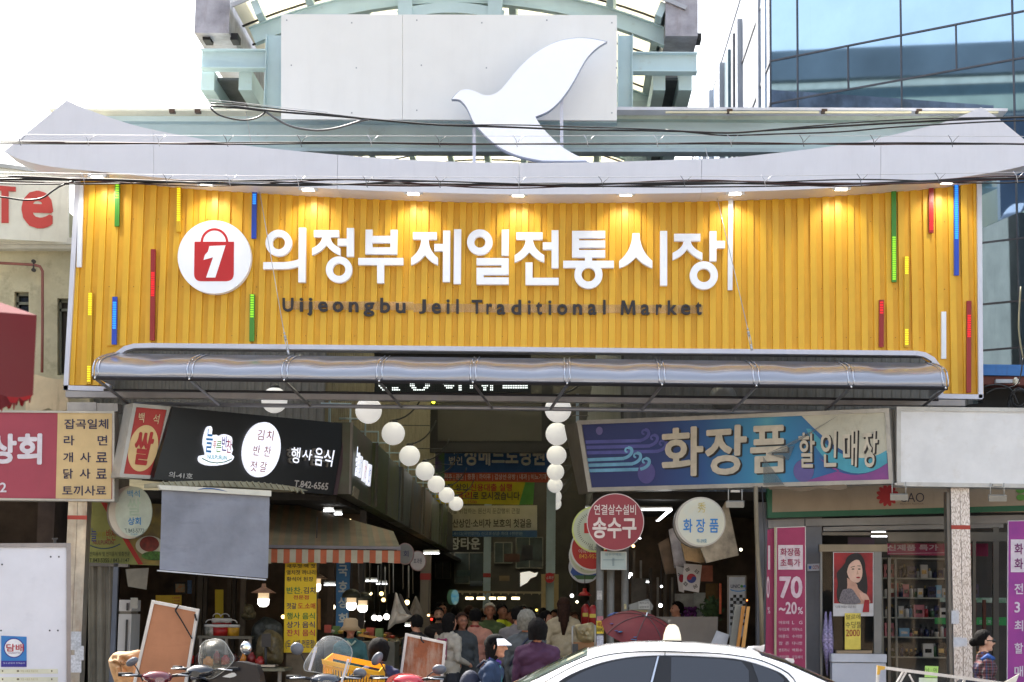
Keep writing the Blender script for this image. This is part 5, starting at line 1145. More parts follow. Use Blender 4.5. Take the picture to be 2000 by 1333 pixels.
pend(686.5, 1168, 2.6, 11, 'dome', 'dark dome lamp left of its twin near the blue vertical sign', (60,62,44)); pend(708.5, 1173, 2.9, 10.6, 'dome', 'dark dome lamp right of its twin, over the stall', (58,58,42))
bulbs = ((650,1186,5,(255,236,200)),(707,1214,6,(255,250,240)),(731,1207,5.5,(255,250,240)),(741,1208,5.5,(255,250,240)),(755,1205,6,(255,250,240)),(745,1160,4,(255,220,140)),(749,1172,4,(255,214,130)),(724,1160,3,(255,226,170)),(795,1177,5,(255,226,160)),(837,1202,2.5,(255,214,140)),(553,1205,4,(255,220,140)),(526,1159,2.5,(255,255,255)),(1318,1197,4,(255,255,250)),(1308,1214,3,(255,255,250)),(1117,1164,3.6,(255,255,255)),(1127,1176,2.6,(255,240,200)),(1248,1203,3,(255,255,255)),(1290,1183,4,(255,255,255)),(1292,1146,2.5,(255,255,255)),(1232,1122,3.5,(255,255,255)),(1237,1067,3,(255,210,140)),(1447,1074,3,(255,246,220)),(1459,1173,1.6,(255,130,60)),(1048,1192,2.2,(255,220,90)),(843,1210,2.2,(255,40,30)),(1228,1127,3,(255,255,255)),(684,1016,2,(255,220,160)))
for k, (x, y, r, c_) in enumerate(bulbs):
    Y = 5.5+ (k*37 % 5)*.5 if k < 12 else 4.0+(k % 3)*.5; c = P(x, y, Y); R_ = r/F*(Y+27)
    lb_ = 'tiny %s bulb glowing %s' % ('white' if min(c_) > 235 else 'red' if c_[1] < 100 else 'warm', ['among the stalls right of the menu banner','below the right dome lamp','in the row above the stall counter, left','in the row above the stall counter, middle','in the row above the stall counter, right','high above the stall counter','just under the high warm bulb','left of the high warm bulb','beside the white hanging bags','low beside the woman in a white apron','left of the menu banner','at the tip of the roller shade','in the right stall near the flags','low in the right stall near the flags','near the red lampshade','below the bulb near the red lampshade','beside the small roofed box','right of the small roofed box','high over the right stall','near the pale notice plate','behind the round red sign','under the plain grey sheet sign','beside the checkered board','in the crowd centre','beside the masked woman','beside the pipes','beneath the black sign corner'][k])
    t = thing('light_bulb', lb_, 'bulb', c, 'small bulbs over the market stalls')
    g = G(); g.ball(c, R_, 12); g.build('bulb', glow('glow_%d_%d' % (c_[1], c_[2]), c_, 2), t)
    if k < 20: g = G(); g.lathe([(R_*.4,R_*.8),(R_*.4,R_*1.9)], c, 8); g.tube([c+Vector((0,0,R_*1.6)), c+Vector((0,0,.6))], .006, 4); g.build('socket', iron, t)
tubes = ((633,1141,655,1145,4,'left of the blue vertical sign'),(714,1134,738,1137,6,'above the hanging stall bulbs'),(735,1139,756,1143,7,'right of the blue vertical sign'),(827,1080,858,1083,8,'under the far left signboards'),(791,1221,802,1224,7,'low by the dark haired man'),(1143,994,1152,999,1.2,'peeking out left of the red hydrant sign'),(1250,995,1313,998,1.4,'horizontal, right of the red hydrant sign'),(1702,1038,1730,1043,3.0,'standing in for a bright reflection at the shop ceiling'),(1702,1046,1758,1050,3.0,'long bright strip at the shop ceiling'),(632,994,652,1002,3.4,'under the black sign corner'),(653,1001,668,1008,3.6,'right below the tube at the black sign corner'),(1251,1136,1268,1139,6,'over the right stall goods'),(1244,1051,1252,1053,5,'small one right of the hydrant sign'))  # the shop ceiling reflection is drawn as a glowing tube
for k, (x0,y0,x1,y1,Y,lb_) in enumerate(tubes):
    g = G(); t = thing('tube_light', 'white tube light %s' % lb_, 'lamp', P((x0+x1)/2, (y0+y1)/2, Y), 'lit tube lights in the market'); g.tube([P(x0,(y0+y1)/2,Y), P(x1,(y0+y1)/2,Y)], max(.009,(y1-y0)/4/F*(Y+27)), 8); g.build('tube', glow('tube_white', (250,252,255), 2.5), t)
    g = G(); g.tube([P(x0,y0-2,Y+.05), P(x1,y0-2,Y+.05)], .03, 4); g.build('fixture', M('fixture_white', (180,180,176), .5), t)
g = G(); g.ppoly([(1281,1018),(1288,1018),(1313,997),(1304,997)], YP(1.4), .05); solo(g, 'tube_light', glow('tube_white', (0,0,0), 6), 'slanting white tube light meeting the horizontal one at the hydrant sign', 'lamp', 'lit tube lights in the market')
for k, (x, w_) in enumerate(((917,7),(939,7.5),(962,6),(980,7.5),(1007,7.5))):
    c = P(x, 1169, 18); g = G(); g.cbox(c, 2*w_/F*45, .2, .055); solo(g, 'stall_light', glow('warm_tube', (255,226,170), 2), '%s small oblong light in the far row over the crowd' % ['first','second','third','fourth','fifth'][k], 'lamp', 'row of oblong lights over the crowd')
g = G(); pl = YP(17.6); g.ppoly([(880,1154),(1060,1156),(1060,1160),(880,1158)], pl, .05)
for i in range(12): g.ppoly([(885+i*15,1158),(891+i*15,1158),(888+i*15,1163)], pl, .03)
solo(g, 'far_canopy_edge', M('canopy_edge', (156,144,116), .6), 'thin pale stall canopy edge above the row of oblong lights', 'canopy')
dr = thing('drum_sign', 'teal and yellow drum shaped sign at the left end of the far lights', 'sign', P(887, 1185, 15)); pl = YP(15)
g = G(); g.disc(882,1167,9,15,pl,.2,n=28); g.build('rim', M('rim_teal', (96,140,110), .5), dr); g = G(); g.disc(889,1167,7.5,14.5,pl,.05,off=.1,n=28); g.build('face', M('face_teal', (70,130,150), .5, rgb2=(180,180,110), vs=6, emit=.15, ecol=(90,150,170)), dr)
for k, (x, y, r, Y, tx, c_) in enumerate(((791,1082,17,3.0,'회',(120,120,116)),(816,1096,16,4.0,'호과원',(186,180,176)),(682,1020,0,0,'',0),)):
    if not r: continue
    pl = YP(Y); s = thing('round_side_sign', ['dull grey','pale pink rimmed'][k]+' round projecting sign at the right end of the awning', 'sign', pl(x, y+r)); g = G(); g.disc(x,y,r,r*1.25,pl,.12,n=36); g.build('rim', M('rim_pk%d' % k, (150,120,116), .5), s)
    g = G(); g.disc(x,y,r-1.5,r*1.25-2,pl,.01,off=.01,n=36); g.build('face', M('face_rd%d' % c_[0], c_, .5, var=.08), s); T(s, tx, (x-8,y-5,x+8,y+5) if k else (x-3,y-6,x+7,y+6), pl, ink((50,50,80)), bold=.01, off=.015)
# white bags hanging from hooks
for k, (q, Y, lb_) in enumerate((([(772,1158),(776,1160),(783,1180),(792,1196),(800,1207),(806,1203),(789,1216),(772,1219),(757,1231),(762,1205),(768,1180)], 3.6, 'crumpled white plastic bag hung over the stall, nearest'),([(811,1165),(814,1166),(822,1185),(827,1200),(824,1210),(800,1212),(801,1190)], 4.6, 'cream plastic bag hung behind the white one'))):
    pl = YP(Y); g = puff(spline(q+[q[0]],2)[:-1], pl, .09, .03, k); solo(g, 'hanging_bag', M('bag_%d' % k, (206,200,190) if k == 0 else (150,140,124), .35, var=.15, vs=6, bump=.6, bs=12), lb_, 'bag', 'plastic bags hanging over the stall')
g = G(); g.ppoly([(779,1160),(784,1162),(796,1190),(807,1205),(796,1212),(786,1188)], YP(3.7), .1); solo(g, 'dark_bag', M('bag_black', (30,30,34), .35, bump=.5, bs=12), 'black plastic bag hung behind the white one', 'bag')
# left alley stalls: counters and goods
for k in range(6):
    y = 6.4+k*4.2; t = thing('stall_counter', '%s stall counter with goods along the left of the alley' % ['nearest','second','third','fourth','fifth','farthest'][k], 'stall', (-3.9, y+1, 0), 'stall counters along the left of the alley')
    g = G(); g.box(-4.35, -3.2, y, y+3.2, .75, .85); g.build('counter', M('counter_wood', (120,90,60), .6, var=.2), t); g = G(); g.box(-4.3, -3.25, y+.1, y+3.1, 0, .75); g.build('base', M('counter_base', (90,90,96), .6, var=.2), t)
    g = G(); rs_ = random.Random(k)
    for i in range(16): c = Vector((-4.2+rs_.random()*.9, y+.2+rs_.random()*2.8, .9)); g.ball(c, rs_.uniform(.07,.13), 8, sc3=(1,1,.8))
    g.build('produce', M('produce_%d' % k, [(150,60,40),(180,150,60),(70,110,50),(190,180,160),(150,90,50),(120,40,50)][k], .6, var=.3, vs=5), t, kind='stuff')
ct = P(640, 1245, 2.2); t = thing('front_counter', 'stall counter with a yellow edge beside the woman in a bucket hat', 'counter', (ct.x, 2.2, 0))
a = P(632, 1243, 2.2); b_ = P(770, 1251, 2.2); g = G(); g.ppoly([(700,1238),(757,1248),(757,1252),(700,1243)], YP(2.6), .05); g.build('edge', M('counter_yellow', (196,140,60), .5), t); g = G(); g.box(a.x, b_.x, 2.3, 3.2, 0, b_.z-.03); g.build('body', M('counter_body', (100,96,84), .6, var=.15, grime=.3), t)

# ---------------------------------------------------------------- right corner stall with flags
for k, (q, Y, nm) in enumerate((([(1336,1101),(1371,1104),(1365,1158),(1333,1152)], 2.0, 'front Korean flag hanging in the right corner stall'), ([(1320,1106),(1338,1110),(1336,1158),(1326,1155)], 2.4, 'Korean flag partly hidden behind the front one'))):
    pl = YP(Y); s = thing('national_flag', nm, 'flag', pl(1350, 1155), 'flags in the right stall'); g = G(); g.ppoly(q, pl, .01); g.build('cloth', M('flag_white', (206,200,196), .7, var=.06), s)
    if k == 0:
        for (a0, c_, o_) in ((170, (170,34,50), .006), (-10, (36,50,120), .006)):
            cx, cy, r = 1350.5, 1130, 9.3; pts = [(cx+r*math.cos(math.radians(a0+i*15)), cy+r*math.sin(math.radians(a0+i*15))) for i in range(13)]; g = G(); g.ppoly(pts, pl, .002, off=o_); g.build('taegeuk_half', ink(c_), s)
        g = G(); g.disc(1345.9,1129,4.6,4.6,pl,.002,off=.008,n=20); g.build('taegeuk_red', ink((170,34,50)), s); g = G(); g.disc(1355.1,1131,4.6,4.6,pl,.002,off=.008,n=20); g.build('taegeuk_blue', ink((36,50,120)), s)
        for (cx, cy, a, br) in ((1343,1113,-28,(0,0,0)),(1361,1117,40,(1,1,1)),(1339,1141,40,(0,1,0)),(1358,1146,-28,(1,0,1))):
            g = G(); ca, sa = math.cos(math.radians(a)), math.sin(math.radians(a))
            for j in range(3):
                o_ = (j-1)*2.4; segs = [(-4,4)] if not br[j] else [(-4,-.6),(.6,4)]
                for (u0, u1) in segs: g.stroke([(cx+ca*u0-sa*o_, cy+sa*u0+ca*o_), (cx+ca*u1-sa*o_, cy+sa*u1+ca*o_)], 1.4, pl, .002, .007)
            g.build('trigram', ink((40,38,40)), s)
    else: g = G(); g.disc(1331,1130,5,8,pl,.002,off=.006,n=20); g.build('taegeuk_half', ink((170,34,50)), s); g = G(); g.stroke([(1324,1120),(1330,1124)],1.5,pl,.002,.006); g.stroke([(1325,1124),(1331,1128)],1.5,pl,.002,.006); g.build('trigram', ink((40,38,40)), s)
s = deco('checkered_board', 'board with a dotted logo above black and white checks', 'board', [(1422,1126),(1456,1126),(1456,1245),(1422,1245)], YP(1.6), M('chk_panel', (176,180,184), .5), frd, 3)
pl = YP(1.6); T(s, 'UNIC', (1427,1142,1445,1149), pl, ink((60,60,80)), off=.012, bold=.02)
for x, c_ in ((1448.5,(70,140,70)),(1454,(60,110,180))): g = G(); g.disc(x,1145.5,2.7,2.7,pl,.002,off=.012,n=16); g.build('logo_dot', ink(c_), s)
g = G(); g.stroke(bezier([(1426,1152),(1440,1158),(1456,1153)],6), 2, pl, .002, .012); g.build('swoosh', ink((70,140,200)), s)
for i in range(5):
    for j in range(10):
        if (i+j) % 2: g = G(); g.prect(1426+i*6, 1162+j*6, 1432+i*6, 1168+j*6, pl, .003, off=.012); g.build('check', ink((24,24,26)), s)
for k, (x0, y0, x1, y1, Y, c_, nm) in enumerate(((1369,1105,1392,1136,2.3,(150,84,60),'dull red cloth behind the flags'),(1318,1160,1355,1200,3.5,(150,152,148),'pale panel behind the orchid'),(1378,1140,1402,1215,4.0,(120,90,40),'ochre panel with a red blot in the corner stall'),(1405,1140,1409,1200,2.0,(200,90,50),'thin orange strip in the corner stall'),(1355,1158,1378,1205,3.4,(166,170,164),'pale panel with green leaf shapes'),(1233,1130,1262,1180,3.0,(70,66,60),'dark mesh hanging right of the pipes'))):
    g = G(); g.prect(x0,y0,x1,y1,YP(Y),.03); solo(g, 'wall_panel', M('wp_%d' % k, c_, .6, var=.2, vs=6), nm, 'panel')
g = G(); rs_ = random.Random(4)
for i in range(60): c = P(1332+rs_.random()*28, 1187+rs_.random()*18, 3.0+rs_.random()*.3); g.ball(c, rs_.uniform(.015,.03), 6)
solo(g, 'purple_flowers', M('orchid', (110,50,120), .6), 'cluster of purple flowers below the flags', 'flowers', kind='stuff')
g = G()
for i in range(260):
    c = P(1380+rs_.gauss(10,9), 1190+rs_.gauss(0,9), 2.2+rs_.random()*.4); a = rs_.random()*6.3; u = Vector((math.cos(a), .3, math.sin(a)))*.045; v = Vector((-math.sin(a), .4, math.cos(a)))*.016
    g.add([c-u, c+v, c+u, c-v], [(0,1,2,3)])
g.tube([P(1392,1235,2.4), P(1390,1190,2.4)], .03, 6); solo(g, 'potted_plant', M('plant_green', (52,74,38), .6, var=.3), 'dark leafy potted plant in the corner stall', 'plant')
g = G(); g.prect(1266,1205,1402,1262,YP(.6),.02); solo(g, 'frosted_screen', M('frosted', (120,112,104), .4, alpha=.8), 'low frosted screen in front of the corner stall', 'screen')
for k, (q, c_, nm) in enumerate((([(1436,1180),(1451,1182),(1440,1265),(1424,1262)], (120,120,112), 'grey leaning board'),([(1449,1184),(1456,1184),(1444,1265),(1438,1265)], (190,130,60), 'light wooden plank leaning'),([(1459,1185),(1465,1185),(1455,1265),(1448,1265)], (206,150,80), 'second wooden plank leaning'))):
    g = G(); g.ppoly(q, YP(-.5-.05*k), .04); solo(g, 'leaning_board', M('lean_%d' % k, c_, .6, var=.15, grime=.3), nm+' beside the bent pipe', 'board')
g = G(); g.ppoly([(1400,1232),(1424,1240),(1418,1266),(1385,1266)], YP(-.4), .03); solo(g, 'folded_paper', ink((176,178,184)), 'pale folded sheet near the leaning boards', 'paper')
g = G(); g.tube([P(*q, -.9) for q in ((1476,950),(1477,1010),(1480,1090),(1487,1180),(1488,1262))], .03, 8); solo(g, 'conduit_pipe', M('pipe_tan', (130,118,96), .6, var=.15, grime=.3), 'bent tan conduit running down left of the pink banners', 'pipe')
g = G(); g.tube([P(*q, -.88) for q in ((1488,950),(1493,1040),(1494,1130),(1486,1240))], .008, 5); solo(g, 'black_cable', iron, 'thin black cable beside the tan conduit', 'cable')
# roofed box, red lampshade, extinguishers, trolley
RBp = YP(.9); t = thing('roofed_box', 'small grey roofed box with a Korean notice beside the pipes', 'box', RBp(1252, 1262))
g = G(); g.ppoly([(1228,1182),(1266,1170),(1276,1184),(1274,1192),(1230,1190)], RBp, .3); g.build('roof', M('rb_grey', (150,150,146), .6, grime=.3), t); g = G(); g.ppoly([(1229,1190),(1271,1192),(1271,1262),(1232,1262)], RBp, .28); g.build('body', M('rb_body', (146,142,130), .6, grime=.3), t)
g = G(); g.prect(1236,1192,1264,1212,RBp,.01,off=.01); g.build('window', M('rb_win', (150,136,90), .5), t); g = G(); g.prect(1247,1175,1269,1190,RBp,.01,off=.02); nn = g.build('notice', ink((196,196,190)), t)
T(nn, '배추김치', (1249,1176,1267,1180), RBp, ink((50,50,50)), off=.025, bold=0); T(nn, '삼보회관', (1249,1184,1267,1188), RBp, ink((50,50,50)), off=.025, bold=0)
c = P(1142, 1164, 2.6); t = thing('red_lampshade', 'red enamel lampshade hanging left of the pipes', 'lamp', c); g = G(); g.lathe([(.105,0),(.07,.045),(.03,.065),(.03,.11)], c, 20); g.build('shade', M('shade_red', (170,40,36), .35), t); g = G(); g.tube([c+Vector((0,0,.1)), c+Vector((0,0,.7))], .006, 5); g.build('cord', iron, t)
for k, (x, y0, Y) in enumerate(((1158, 1182, 1.2), (1144, 1180, 2.0))):
    c = P(x, y0+55, Y); R_ = .07; h = P(x, y0, Y).z-c.z; t = thing('fire_extinguisher', '%s red fire extinguisher cabinet left of the pipes' % ['nearer','farther'][k], 'extinguisher', c); g = G(); g.lathe([(R_,0),(R_,h*.85),(R_*.6,h*.95),(R_*.3,h)], c, 16); g.build('cylinder', M('ext_red', (150,26,26), .35), t)
    g = G(); g.box(c.x-.05, c.x+.05, Y-R_-.008, Y-R_, c.z+h*.55, c.z+h*.68); g.build('label_plate', ink((210,190,80)), t); g = G(); g.tube([c+Vector((0,0,h)), c+Vector((.03,0,h+.05)), c+Vector((.06,0,h-.1))], .012, 6); g.build('hose', iron, t)
TRp = YP(-.8); t = thing('vendor_trolley', 'small trolley with a clear bag of goods in front of the pipes', 'trolley', TRp(1145, 1262))
g = puff(spline([(1122,1222),(1140,1219),(1160,1218),(1160,1250),(1150,1256),(1130,1252),(1124,1236),(1122,1222)],3)[:-1], TRp, .12, .03, 3); g.build('bag', M('trolley_bag', (150,134,96), .3, var=.25, vs=8, bump=.5, bs=14), t)
g = G(); g.tube([TRp(1118,1224), TRp(1118,1275)], .012, 6); g.tube([TRp(1118,1224), TRp(1162,1222)], .012, 6); g.tube([TRp(1162,1222), TRp(1162,1275)], .012, 6); g.build('frame', frm, t)
g = G(); g.prect(1116,1255,1165,1290,TRp,.3); g.build('box', M('cardboard', (150,110,74), .8, var=.15), t); g = G(); g.prect(1118,1258,1129,1276,TRp,.2,off=.03); g.build('bin', M('bin_dark', (60,60,60), .5), t)

# ---------------------------------------------------------------- cosmetics shop
pnk = M('banner_pink', (158,44,88), .55, var=.07, vs=3, grime=.06); PK = YP(-.1)
g = G(); a = P(1478, 1100, .55); b_ = P(1606, 1100, .55); g.box(a.x, b_.x, .55, .75, 0, 3.25); solo(g, 'shop_pier', M('pier_grey', (112,114,120), .5, grime=.3, gs=(3,3,.6)), 'grey metal clad pier behind the pink banners', 'wall')
s = board('pink_banner', 'tall pink sale banner reading 70 to 20 percent', [(1517,1031),(1573,1029),(1574,1345),(1515,1345)], PK, pnk, .02, M('banner_rim', (206,196,190), .5), 1.5, fo=.002)
g = G(); g.prect(1520,1065,1568,1113,PK,.004,off=.005); g.build('white_box', ink((214,196,200)), s); mg = ink((150,36,80)); pw = ink((216,188,198))
T(s, '화장품', (1524,1071,1563,1086), PK, mg, off=.012, bold=.015); T(s, '초특가', (1524,1092,1563,1107), PK, mg, off=.012, bold=.015)
T(s, '70', (1522,1126,1567,1169), PK, pw, off=.008, bold=.03); T(s, '~20', (1521,1176,1556,1200), PK, pw, off=.008, bold=.025); T(s, '%', (1558,1186,1568,1200), PK, pw, off=.008, bold=.02)
for k, (a, b_) in enumerate((('아모레','L   G'),('아이오페','이자녹스'),('마몽드','수려한'),('참  존','다나한'),('엔프라니','백화수'),('조단한','오딧세이'))):
    y = 1213+k*13.5; T(s, a, (1521,y,1541,y+6.5), PK, pw, off=.008, bold=.004); T(s, b_, (1547,y,1567,y+6.5), PK, pw, off=.008, bold=.004)
s = board('pink_banner', 'narrow pink banner cut off left of the full pink banner', [(1499,1035),(1512,1032),(1511,1345),(1494,1345)], YP(-.05), pnk, .02); pl = YP(-.05)
g = G(); g.prect(1500,1066,1504,1113,pl,.003,off=.005); g.build('white_box', ink((214,196,200)), s); T(s, '0', (1497,1126,1503,1169), pl, pw, off=.008, bold=.02); T(s, '%', (1499,1186,1504,1199), pl, pw, off=.008, bold=.01)
g = G(); g.prect(1512.5,1030,1516.5,1345,YP(-.12),.03); solo(g, 'banner_pole', M('pole_cream', (176,164,134), .5), 'cream pole between the two pink banners', 'pole')
s = board('security_sticker', 'small pale security camera sticker on the grey pier', [(1577,1102),(1601,1101),(1601,1115),(1577,1116)], YP(.5), ink((190,192,200)), .005); T(s, 'CCTV', (1587,1105,1600,1112), YP(.5), ink((150,40,50)), off=.012, bold=.01); g = G(); g.ppoly([(1579,1106),(1585,1106),(1584,1112),(1580,1112)], YP(.5), .003, off=.01); g.build('camera_icon', ink((60,100,170)), s)
s = board('purple_banner', 'tall purple banner at the right edge with white Korean letters', [(1969,1018),(2070,1016),(2070,1345),(1967,1345)], YP(-.6), M('banner_purple', (140,50,140), .55, var=.08, vs=2, rgb2=(170,64,150)), .02, M('banner_rim2', (200,190,200), .5), 1.5, fo=.002); pl = YP(-.6)
g = G(); g.prect(1974,1054,2040,1118,pl,.003,off=.005); g.build('white_box', ink((216,204,214)), s)
for tx, y, c_ in (('화',1062,(110,30,100)),('화',1091,(110,30,100)),('전',1140,(216,200,216)),('3',1176,(216,200,216)),('최',1212,(216,200,216)),('할',1256,(216,200,216)),('매',1301,(216,200,216))): T(s, tx, (1981,y,1998 if tx != '3' else 1992,y+21), pl, ink(c_), off=.01, bold=.02)
# patterned pillar
pat = bpy.data.materials.new('lace_steel'); pat.use_nodes = True; n = pat.node_tree; b = n.nodes['Principled BSDF']; b.inputs['Metallic'].default_value = .65; b.inputs['Roughness'].default_value = .3
tcn = n.nodes.new('ShaderNodeTexCoord'); mp = n.nodes.new('ShaderNodeMapping'); mp.inputs['Scale'].default_value = (40,40,9); vo = n.nodes.new('ShaderNodeTexVoronoi'); vo.feature = 'DISTANCE_TO_EDGE'; vo.inputs['Scale'].default_value = 1.6
nz = n.nodes.new('ShaderNodeTexNoise'); nz.inputs['Scale'].default_value = 2.2; mm = n.nodes.new('ShaderNodeMath'); mm.operation = 'MULTIPLY_ADD'
n.links.new(tcn.outputs['Object'], mp.inputs[0]); n.links.new(mp.outputs[0], vo.inputs['Vector']); n.links.new(tcn.outputs['Object'], nz.inputs['Vector'])
mr_ = n.nodes.new('ShaderNodeMapRange'); mr_.inputs[1].default_value = .03; mr_.inputs[2].default_value = .16; n.links.new(vo.outputs[0], mr_.inputs[0])
mx = n.nodes.new('ShaderNodeMix'); mx.data_type = 'RGBA'; mx.inputs[6].default_value = col((146,144,146)); mx.inputs[7].default_value = col((206,208,214)); n.links.new(mr_.outputs[0], mx.inputs[0]); n.links.new(mx.outputs[2], b.inputs['Base Color'])
pt2, _, _, ppl2 = pillar('patterned_pillar', 1857, 1893, 948, -.75, pat, 'shiny patterned steel pillar with a red band beneath the blank sign', 1026)
for (x0,y0,x1,y1) in ((1858,1193,1873,1219),(1862,1245,1878,1264),(1876,1246,1889,1263)): g = G(); g.prect(x0,y0,x1,y1,ppl2,.003,off=.005+.001*(y0%3)); g.build('flyer', ink((200,202,208)), pt2)
g = G(); a = P(1850, 1000, -.72); b_ = P(1857, 1000, -.72); g.box(a.x, b_.x-.003, -.7, -.5, 0, 3.35); g.build('side_channel', frd, pt2)
# shop interior shell
cl = M('clear_glass', (16,20,20), .02, trans=0, alpha=.14, spec=.8, var=0)
a = P(1606, 1100, .6); b_ = P(2120, 1100, .6)
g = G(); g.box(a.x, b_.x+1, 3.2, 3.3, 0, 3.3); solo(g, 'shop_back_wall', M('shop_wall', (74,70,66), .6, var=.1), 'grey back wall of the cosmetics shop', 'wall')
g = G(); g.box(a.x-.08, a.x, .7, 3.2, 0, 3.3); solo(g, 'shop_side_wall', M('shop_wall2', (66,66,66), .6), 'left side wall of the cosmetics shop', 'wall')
dv = thing('glass_door', 'framed glass shop door with a poster of a dark haired woman', 'door', P(1665, 1333, .2))
DP = YP(.2)
g = G(); g.prect(1600,1064,1733,1078,DP,.12,off=.02); g.build('top_rail', M('rail_bronze', (128,118,100), .4, metal=.4, grime=.3), dv)
for x0, x1 in ((1602,1606),(1707,1722)): g = G(); g.prect(x0,1078,x1,1500,DP,.06); g.build('stile', M('stile_grey', (120,122,122), .4, metal=.4), dv)
g = G(); g.prect(1606,1078,1707,1500,DP,.008,off=-.02); g.build('glass_pane', cl, dv)
# poster (invented face)
g = G(); g.prect(1627,1079,1706,1204,DP,.004,off=.01); po = g.build('poster', ink((206,204,206)), dv)
def pp(pts, c_, off, nm): g = G(); g.ppoly(pts, DP, .001, off=off); return g.build(nm, ink(c_) if c_ is not None else None, po)
g = G(); g.prect(1628.5,1080,1704.5,1179,DP,.001,off=.013); g.build('background', M('poster_red', (166,24,32), .5, rgb2=(110,10,18), vs=5), po)
pp(spline([(1650,1100),(1655,1088),(1668,1081),(1680,1083),(1688,1096),(1690,1112),(1693,1130),(1694,1150),(1690,1168),(1676,1179),(1640,1179),(1634,1160),(1636,1140),(1634,1120),(1644,1108),(1650,1100)],3)[:-1], (30,22,22), .016, 'hair')
pp(spline([(1654,1129),(1672,1140),(1676,1150),(1688,1160),(1698,1172),(1694,1179),(1642,1179),(1644,1160),(1654,1150),(1654,1129)],3)[:-1], (196,150,128), .019, 'neck')
g = G(); g.ppoly(spline([(1646,1152),(1662,1150),(1672,1162),(1680,1179),(1642,1179),(1641,1163),(1646,1152)],3)[:-1], DP, .001, off=.021); g.build('dress', M('dress_grey', (130,122,128), .5, rgb2=(70,66,72), vs=60), po)
pp(spline([(1652,1110),(1653,1096),(1664,1089),(1675,1092),(1682,1104),(1684,1118),(1682,1130),(1676,1138),(1666,1137),(1657,1128),(1652,1110)],3)[:-1], (222,182,160), .024, 'face')
pp(spline([(1650,1122),(1650,1104),(1655,1092),(1666,1085),(1680,1086),(1689,1100),(1688,1116),(1685,1104),(1679,1096),(1671,1094),(1661,1100),(1656,1108),(1653,1120),(1650,1122)],3)[:-1], (30,22,22), .0262, 'fringe')
pp([(1661,1108),(1669,1106),(1669,1107.2),(1661,1109.2)], (50,34,30), .027, 'brow'); pp([(1674,1105),(1680,1105.5),(1680,1106.7),(1674,1106.2)], (50,34,30), .027, 'brow')
for x in (1665.5, 1677.5): g = G(); g.disc(x,1112,2.8,1.2,DP,.001,off=.028,n=14); g.build('eye', ink((40,28,26)), po)
pp([(1674,1113),(1676.5,1122),(1672,1123)], (196,150,130), .027, 'nose'); g = G(); g.disc(1675.5,1128.5,4,1.7,DP,.001,off=.028,n=16); g.build('lips', ink((160,30,40)), po)
pp(spline([(1678,1158),(1690,1160),(1697,1170),(1692,1176),(1682,1170),(1678,1158)],3)[:-1], (214,170,150), .026, 'hand'); pp([(1688,1172),(1697,1172),(1697,1196),(1684,1196)], (160,26,36), .03, 'lipstick')
T(po, '시선을 사로잡는 강렬한 빨강', (1631,1183,1672,1188), DP, ink((90,84,90)), off=.016, bold=0)
s = board('price_card', 'yellow handwritten card reading 2000 below the poster', [(1650,1198),(1681,1198),(1681,1269),(1650,1269)], YP(.12), ink((226,206,90)), .005); pl = YP(.12)
T(s, '알로에', [(1652,1201),(1681,1200),(1679,1209),(1652,1210)], pl, ink((60,50,40)), off=.012, bold=-.004); T(s, '수딩젤', [(1651,1215),(1682,1214),(1681,1227),(1652,1227)], pl, ink((60,50,40)), off=.012, bold=-.004); T(s, '2000', (1652,1230,1679,1243), pl, ink((160,40,40)), off=.012, bold=.0)
g = G(); a = P(1625, 1277, -.1); b_ = P(1730, 1277, -.1); t = thing('white_cabinet', 'white cabinet in front of the glass door', 'cabinet', ((a.x+b_.x)/2, 0, 0)); g.box(a.x, b_.x, -.1, .12, 0, a.z-.12); g.build('body', M('cab_white', (190,194,206), .4, var=.03), t); g = G(); g.box(a.x-.01, b_.x+.01, -.12, .12, a.z-.11, a.z); g.build('top', M('cab_top', (196,200,210), .4), t)
g = G(); g.prect(1634,1271,1703,1277,YP(-.05),.1); g.build('tray', M('tray_tan', (150,130,104), .6), t)
for k, x in enumerate((1612, 1621)):
    g = G(); g.tube([P(x+1,1195,.1), P(x,1250,.1), P(x+4,1320,.1)], [.012,.05,.01], 8); solo(g, 'wrapped_umbrella', M('wrap_violet', (150,140,180), .25, var=.4, vs=30), '%s violet plastic wrapped umbrella beside the door' % ['left','right'][k], 'umbrella', 'wrapped umbrellas beside the door')
# window frames right
wf = thing('shop_window', 'tall glass shop window right of the poster door', 'window', P(1900, 1333, .5)); WP = YP(.5)
for (x0,y0,x1,y1) in ((1734,1090,1740,1500),(1900,1040,1906,1500),(1940,1030,1951,1500),(1734,1040,1967,1058),(1606,1040,1734,1046)): g = G(); g.prect(x0,y0,x1,y1,WP,.07,off=.001*(x0 % 7)); g.build('frame', M('win_frame', (104,100,92), .4, metal=.4), wf)
for (x0,y0,x1,y1) in ((1740,1058,1900,1500),(1906,1058,1940,1500),(1951,1058,1967,1500)): g = G(); g.prect(x0,y0,x1,y1,WP,.008,off=-.03); g.build('glass_pane', cl, wf)
s = board('sale_strip', 'pink strip inside the shop window advertising new products', [(1733,1062),(1930,1062),(1930,1087),(1733,1084)], YP(.75), M('strip_pink', (160,40,84), .5), .02); T(s, '신제품 특가', (1733,1064,1832,1076), YP(.75), ink((210,186,196)), off=.008, bold=.03)
g = G(); g.stroke([(1734,1082),(1846,1080)], .8, YP(.75), .003, .008); g.build('line', ink((210,186,196)), s)
s = board('dim_strip', 'dim violet strip high inside the shop entrance', [(1656,1050),(1708,1050),(1708,1064),(1656,1064)], YP(.9), M('strip_violet', (80,64,90), .5), .02)
